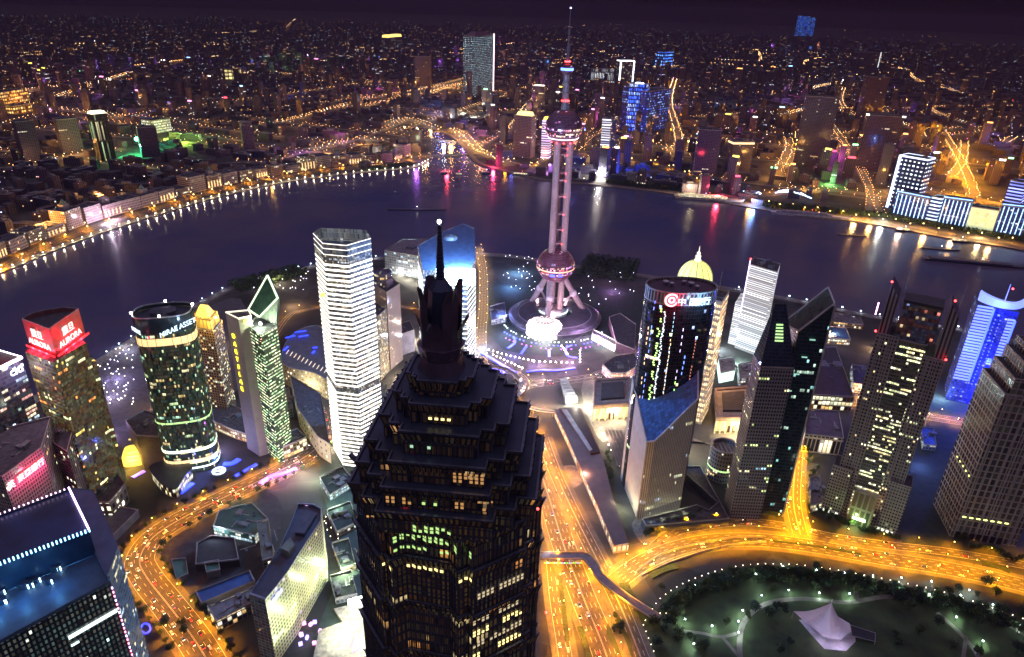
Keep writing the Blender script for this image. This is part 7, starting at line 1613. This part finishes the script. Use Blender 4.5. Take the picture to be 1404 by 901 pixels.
# ==================================================================== CARS
def car_proto(col, nm):
    t = thing('parked_car' if False else 'car', 'x', 'car', (0, 0, 0), 'x')
    pm_ = plain('car_'+nm, col, .3, .2, .05); prof = [(-2.25, .35), (-2.3, .8), (-1.6, .95), (-1.0, 1.42), (.6, 1.42), (1.25, .95), (2.2, .8), (2.25, .35)]
    mb = MB(); n = len(prof)
    for i in range(n):
        j = (i+1) % n; (a, za), (b, zb_) = prof[i], prof[j]; mb.face([(a, .88, za), (b, .88, zb_), (b, -.88, zb_), (a, -.88, za)][::-1])
    mb.face([(a, .88, z) for a, z in prof]); mb.face([(a, -.88, z) for a, z in reversed(prof)]); mb.build('body', pm_, t)
    gl = plain('car_glass', (.02, .02, .03), .1)
    MB().face([(1.24, -.75, 1.0), (1.24, .75, 1.0), (.66, .72, 1.41), (.66, -.72, 1.41)]).build('windscreen', gl, t).location = (.03, 0, .03)
    MB().box(-.2, 0, 1.0, 1.6, 1.80, .34).build('side_window', gl, t)
    for sx_ in (-1.4, 1.4):
        for sy_ in (-.82, .82): MB().tube((sx_, sy_-.1, .33), (sx_, sy_+.1, .33), .33, .33, 10).build('wheel', plain('tyre', (.02, .02, .02), .8), t)
    for sy_ in (-.6, .6):
        MB().box(2.27, sy_, .55, .12, .36, .2).build('headlight', glow('headlight', (1, .95, .85), 18), t); MB().box(-2.3, sy_, .6, .12, .36, .2).build('taillight', glow('taillight', (1, .03, .03), 22), t)
    return t
cols_ = [((.6, .6, .6), 'silver'), ((.03, .03, .035), 'black'), ((.45, .03, .03), 'red'), ((.7, .7, .68), 'white'), ((.05, .1, .3), 'blue')]
cps = [car_proto(*c) for c in cols_]; cu = [False]*5; ncar = 0
def cars(line, offs, step, where, prob=.6, rev=None):
    global ncar
    for off in offs:
        for x, y, a in walk(offset(line, off), step, rnd.uniform(0, step)):
            px_, py_ = P(x, y, 0)
            if rnd.random() > prob or not (0 < px_ < 1404 and py_ < 901): continue
            k = rnd.randrange(5); nm = cols_[k][1]; back = off > 0; rz = a+(math.pi if back else 0)
            lab = f'{nm} car driving on the {where}, {"tail lights" if math.sin(rz) > 0 else "headlights"} towards the viewer'; gr_n = f'{nm} cars on the {where}'
            ncar += 1
            if not cu[k]: cps[k].location = (x, y, .14); cps[k].rotation_euler.z = rz; cu[k] = True; cps[k]['label'] = lab; cps[k]['group'] = gr_n
            else: dup(cps[k], (x, y, .14), rz, lab, gr_n)
cars(street_left, (-10.5, -6, -2, 2.5, 6.5, 10.5), 19, 'left curving street', .45); cars(avenue, (-9.5, -5.5, -2, 2, 6, 10), 26, 'broad avenue', .4); cars(avenue_b, (-3, 3), 24, 'slip road', .4)
cars(park_road, (-7, -3, 3, 7), 30, 'wide road above the park', .35); cars(park_road_n, (-3, 3), 34, 'upper carriageway', .3); cars(yellow_street, (-5, -2, 3, 6), 24, 'short yellow street', .4)
cars(cross_street, (-6, -2, 4), 34, 'back street behind the grid tower', .35); cars(pearl_street, (-5, 4), 24, 'street before the television tower', .5); cars(bund_street, (-9, -3, 3, 9), 46, 'waterfront boulevard across the river', .3)
# parked row by the mall and the bus
# ==================================================================== BOATS
def hull(L, W, H, n=10):
    out = []
    for i in range(n+1):
        f = i/n; w = W/2*(1-max(0, (f-.62)/.38)**2); out.append((-L/2+L*f, w))
    return out+[(x, -y) for x, y in reversed(out)][1:]
def boat(label, px, L, W, hh, rz, hullc, decks, mats, name='boat', cat='boat'):
    x, y = G(*px); t = thing(name, label, cat, (x, y, 0)); c, s = math.cos(R(rz)), math.sin(R(rz))
    T = lambda p, k=1.0, m_=1.0: [(x+u*k*c-v*m_*s, y+u*k*s+v*m_*c) for u, v in p]
    h_ = hull(L, W, hh); MB().loft(ccw(T(h_, .96, .85)), -.3, ccw(T(h_)), hh).cap(ccw(T(h_)), hh).build('hull', hullc, t)
    z = hh
    for i in range(decks):
        k = .78-.16*i; p_ = T([(u*k-L*.05, v*.8*(1-.1*i)) for u, v in [(-L/2, W/2), (L/2*.75, W/2), (L/2*.8, 0), (L/2*.75, -W/2), (-L/2, -W/2)]]); p_ = ccw(p_)
        MB().prism(p_, z, z+2.8).build('deck_house', mats, t); z += 2.8
    MB().tube((x, y, z), (x, y, z+6), .2, .1, 5).build('mast', metall, t); MB().sphere(x, y, z+6.4, .7, 6, 4).build('mast_lamp', whitelamp if 'red' not in label else redlamp, t)
    return t
whull = plain('hull_white', (.55, .52, .6), .5); dhull = plain('hull_dark', (.03, .03, .05), .5)
dkm = facade('deck_lit', wall=(.6, .5, .35), glass=(.3, .25, .15), cw=4, ch=2.8, mx=.3, my=.3, lit=.8, row=.6, cols=[(1, .75, .4), (1, .9, .6)], s=1.8); dkd = plain('deck_grey', (.3, .28, .33), .6)
boat('long cream passenger ship with lit decks moored at the north quay', (972, 274), 190, 24, 7, -9, plain('hull_cream', (.55, .42, .3), .6), 2, dkm, 'passenger_ship', 'ship')
boat('long pale white ship moored at the right far quay', (1112, 297), 200, 20, 6, -11, whull, 2, dkd, 'moored_ship', 'ship'); boat('small ferry with bright lamps at the right quay, left one', (1240, 317), 40, 10, 3, -10, dhull, 1, dkm, 'ferry'); boat('small ferry with bright lamps at the right quay, right one', (1318, 332), 40, 10, 3, -10, dhull, 1, dkm, 'ferry')
boat('dark unlit barge lying off the right quay', (1168, 323), 70, 14, 2, -8, dhull, 0, dkd, 'barge'); boat('dark barge in mid river near the right edge', (1290, 342), 80, 14, 2, -10, dhull, 0, dkd, 'barge')
boat('very long dark barge convoy at the right edge of the river', (1345, 362), 230, 22, 3, -12, dhull, 1, plain('deck_house_dark', (.08, .07, .1), .7), 'barge'); boat('small boat with a red lamp near the creek mouth', (610, 238), 28, 8, 2.4, 10, dhull, 1, dkd, 'boat')
boat('small white-lit boat right of the red-lamp boat', (630, 240), 24, 7, 2.4, -10, dhull, 1, dkm, 'boat'); boat('low barge with two lamps above the dark spire', (572, 288), 150, 15, 2.4, 4, dhull, 0, dkd, 'barge')
boat('sightseeing boat with warm decks moored on the north shore', (716, 240), 60, 12, 3, -12, dhull, 1, dkm, 'boat'); boat('small lit ferry crossing near the television tower shaft', (667, 238), 30, 8, 2.6, 5, dhull, 1, dkd, 'ferry')
for (a_, b_, c_, p_) in ((612, 236, (1, .05, .1), 9e4), (676, 232, (1, .05, .15), 1.6e5), (745, 240, (.8, .3, 1), 2.5e5), (822, 246, (1, .9, .8), 4e5), (868, 246, (.05, .1, 1), 6e5), (950, 268, (1, .75, .4), 1.6e5), (985, 276, (1, .05, .1), 1.8e5), (1035, 284, (.2, .4, 1), 1.4e5), (1030, 282, (1, .5, .1), 6e4), (1175, 303, (1, .5, .12), 1.0e5), (1197, 307, (1, .5, .12), 1.0e5), (1212, 308, (.9, 1, .8), 1.0e5), (1238, 314, (1, .6, .4), 8e4), (1272, 320, (1, .5, .12), 1.0e5), (1310, 328, (1, .55, .2), 6e4), (1362, 337, (1, .5, .15), 6e4), (608, 196, (.8, .9, 1), 1.2e5), (618, 197, (1, .6, .2), 1.2e5)):
    x, y = G(a_, b_); light('quay_floodlight', x, y+14, 16, c_, p_*1.3, 5)
rt = thing('quay_pavilion', 'quay pavilion with glowing blue-white curved roof at the right far bank', 'pavilion', (*G(1085, 272), 0))
for k, (a_, b_) in enumerate((((1062, 268), (1112, 276)), ((1066, 266), (1104, 272)))):
    a, b = Vector(G(*a_)), Vector(G(*b_)); pts = [(a.lerp(b, i/12), 8+9*math.sin(math.pi*i/12)) for i in range(13)]; mb = MB()
    for i in range(12): mb.tube((*pts[i][0], pts[i][1]), (*pts[i+1][0], pts[i+1][1]), 1.3, 1.3, 6)
    mb.build('roof_arch', glow('arch_ice', (.4, .6, 1), 5), rt)
a = G(1030, 268); rr2 = thing('quay_pavilion', 'round quay restaurant with blue-white rings right of the cream ship', 'pavilion', (*a, 0)); MB().lathe(a[0], a[1], [(22, 0), (22, 5), (24, 6), (24, 8), (16, 9), (16, 12), (0, 13)], 24).build('round_hall', facade('ringhall', wall=(.4, .4, .5), glass=(.2, .2, .3), cw=3, ch=4, lit=.7, row=.5, cols=[(.8, .9, 1), (.5, .6, 1)], s=2.5), rr2); MB().ring(ell(a[0], a[1], 24.5, 24.5), 7, 9, 1).build('ring_light', glow('arch_ice', (.4, .6, 1), 5), rr2)

# white tent canopy in the park
tx, ty = G(1141, 862); tn_ = thing('tent_canopy', 'white peaked fabric canopy on the park lawn', 'canopy', (tx, ty, 0))
pole_ = Vector((*G(1134, 853), 0)); apex = Vector((pole_.x, pole_.y+2, 20.5))
rim_px = [(1088, 838, 9), (1103, 852, 3), (1116, 862, 3.4), (1129, 873, 3), (1140, 876, 3.6), (1153, 877, 3), (1160, 871, 3.4), (1167, 866, 3), (1165, 855, 4.4), (1150, 846, 4), (1133, 842, 4), (1112, 840, 4)]
rim = [Vector((*G(a_, b_, z_), z_)) for a_, b_, z_ in rim_px]; mb = MB(); n = len(rim)
def tp2(i, f):
    p = rim[i % n].lerp(apex, f); sag = math.sin(math.pi*f)*.34; p.z -= sag*(apex.z-rim[i % n].z); return p
for i in range(n):
    for j in range(7):
        f0, f1 = j/7, (j+1)/7; q_ = [tp2(i, f0), tp2(i+1, f0), tp2(i+1, f1), tp2(i, f1)]
        if j == 6: q_ = q_[:3]
        mb.face([tuple(p) for p in q_])
mb.build('fabric', plain('tent_fabric', (.72, .66, .72), .7, var=.05), tn_); MB().tube((pole_.x, pole_.y+2, 0), (pole_.x, pole_.y+2, 24.5), .3, .15, 8).build('mast', metall, tn_)
for i in (0, 3, 5, 7, 9): MB().tube((rim[i].x, rim[i].y, 0), tuple(rim[i]), .18, .14, 6).build('pole', metall, tn_)
MB().cap(ccw([G(*p) for p in [(1095, 850), (1110, 868), (1130, 890), (1160, 893), (1173, 880), (1172, 862), (1150, 852)]]), .3).build('stage', plain('stage_stone', (.38, .36, .42), .7), tn_)
st_ = thing('grandstand', 'small dark roofed stand with white frame right of the white canopy', 'stand', (*G(1182, 868), 0)); q_ = [G(1166, 857, 3), G(1200, 868, 3), G(1200, 880, 3), G(1168, 872, 3)]; MB().prism(ccw(q_), 2.6, 3).build('roof', metald, st_)
for i in range(4): MB().tube((*q_[i], 0), (*q_[i], 3.4), .2, .2, 6).build('post', metall, st_); MB().tube((*q_[i], 3.2), (*q_[(i+1) % 4], 3.2), .2, .2, 6).build('beam', metall, st_)
for (a_, b_, p_) in ((1120, 880, 2.2e3), (1150, 885, 2.2e3), (1105, 845, 1.5e3)): x, y = G(a_, b_); light('canopy_light', x, y-3, 7, (.9, .75, 1), p_, .6)

# ==================================================================== HAZE
hz = bpy.data.materials.new('night_haze'); hz.use_nodes = True; hz.node_tree.nodes.clear()
ho = hz.node_tree.nodes.new('ShaderNodeOutputMaterial'); hv = hz.node_tree.nodes.new('ShaderNodeVolumePrincipled')
hv.inputs['Color'].default_value = (.115, .085, .15, 1); hv.inputs['Density'].default_value = 7.5e-5
hv.inputs['Anisotropy'].default_value = .0
hz.node_tree.links.new(hv.outputs[0], ho.inputs['Volume'])
b = MB(); b.box(0, 0, -1, 66000, 66000, 561); ob = b.build('haze', hz); tag(ob, kind='stuff')
for o in bpy.data.objects:
    for k in ('_o', '_h'):
        if k in o: del o[k]
print('trees', ntree, 'cars', ncar, 'lights', len([o for o in bpy.data.objects if o.type == 'LIGHT']))
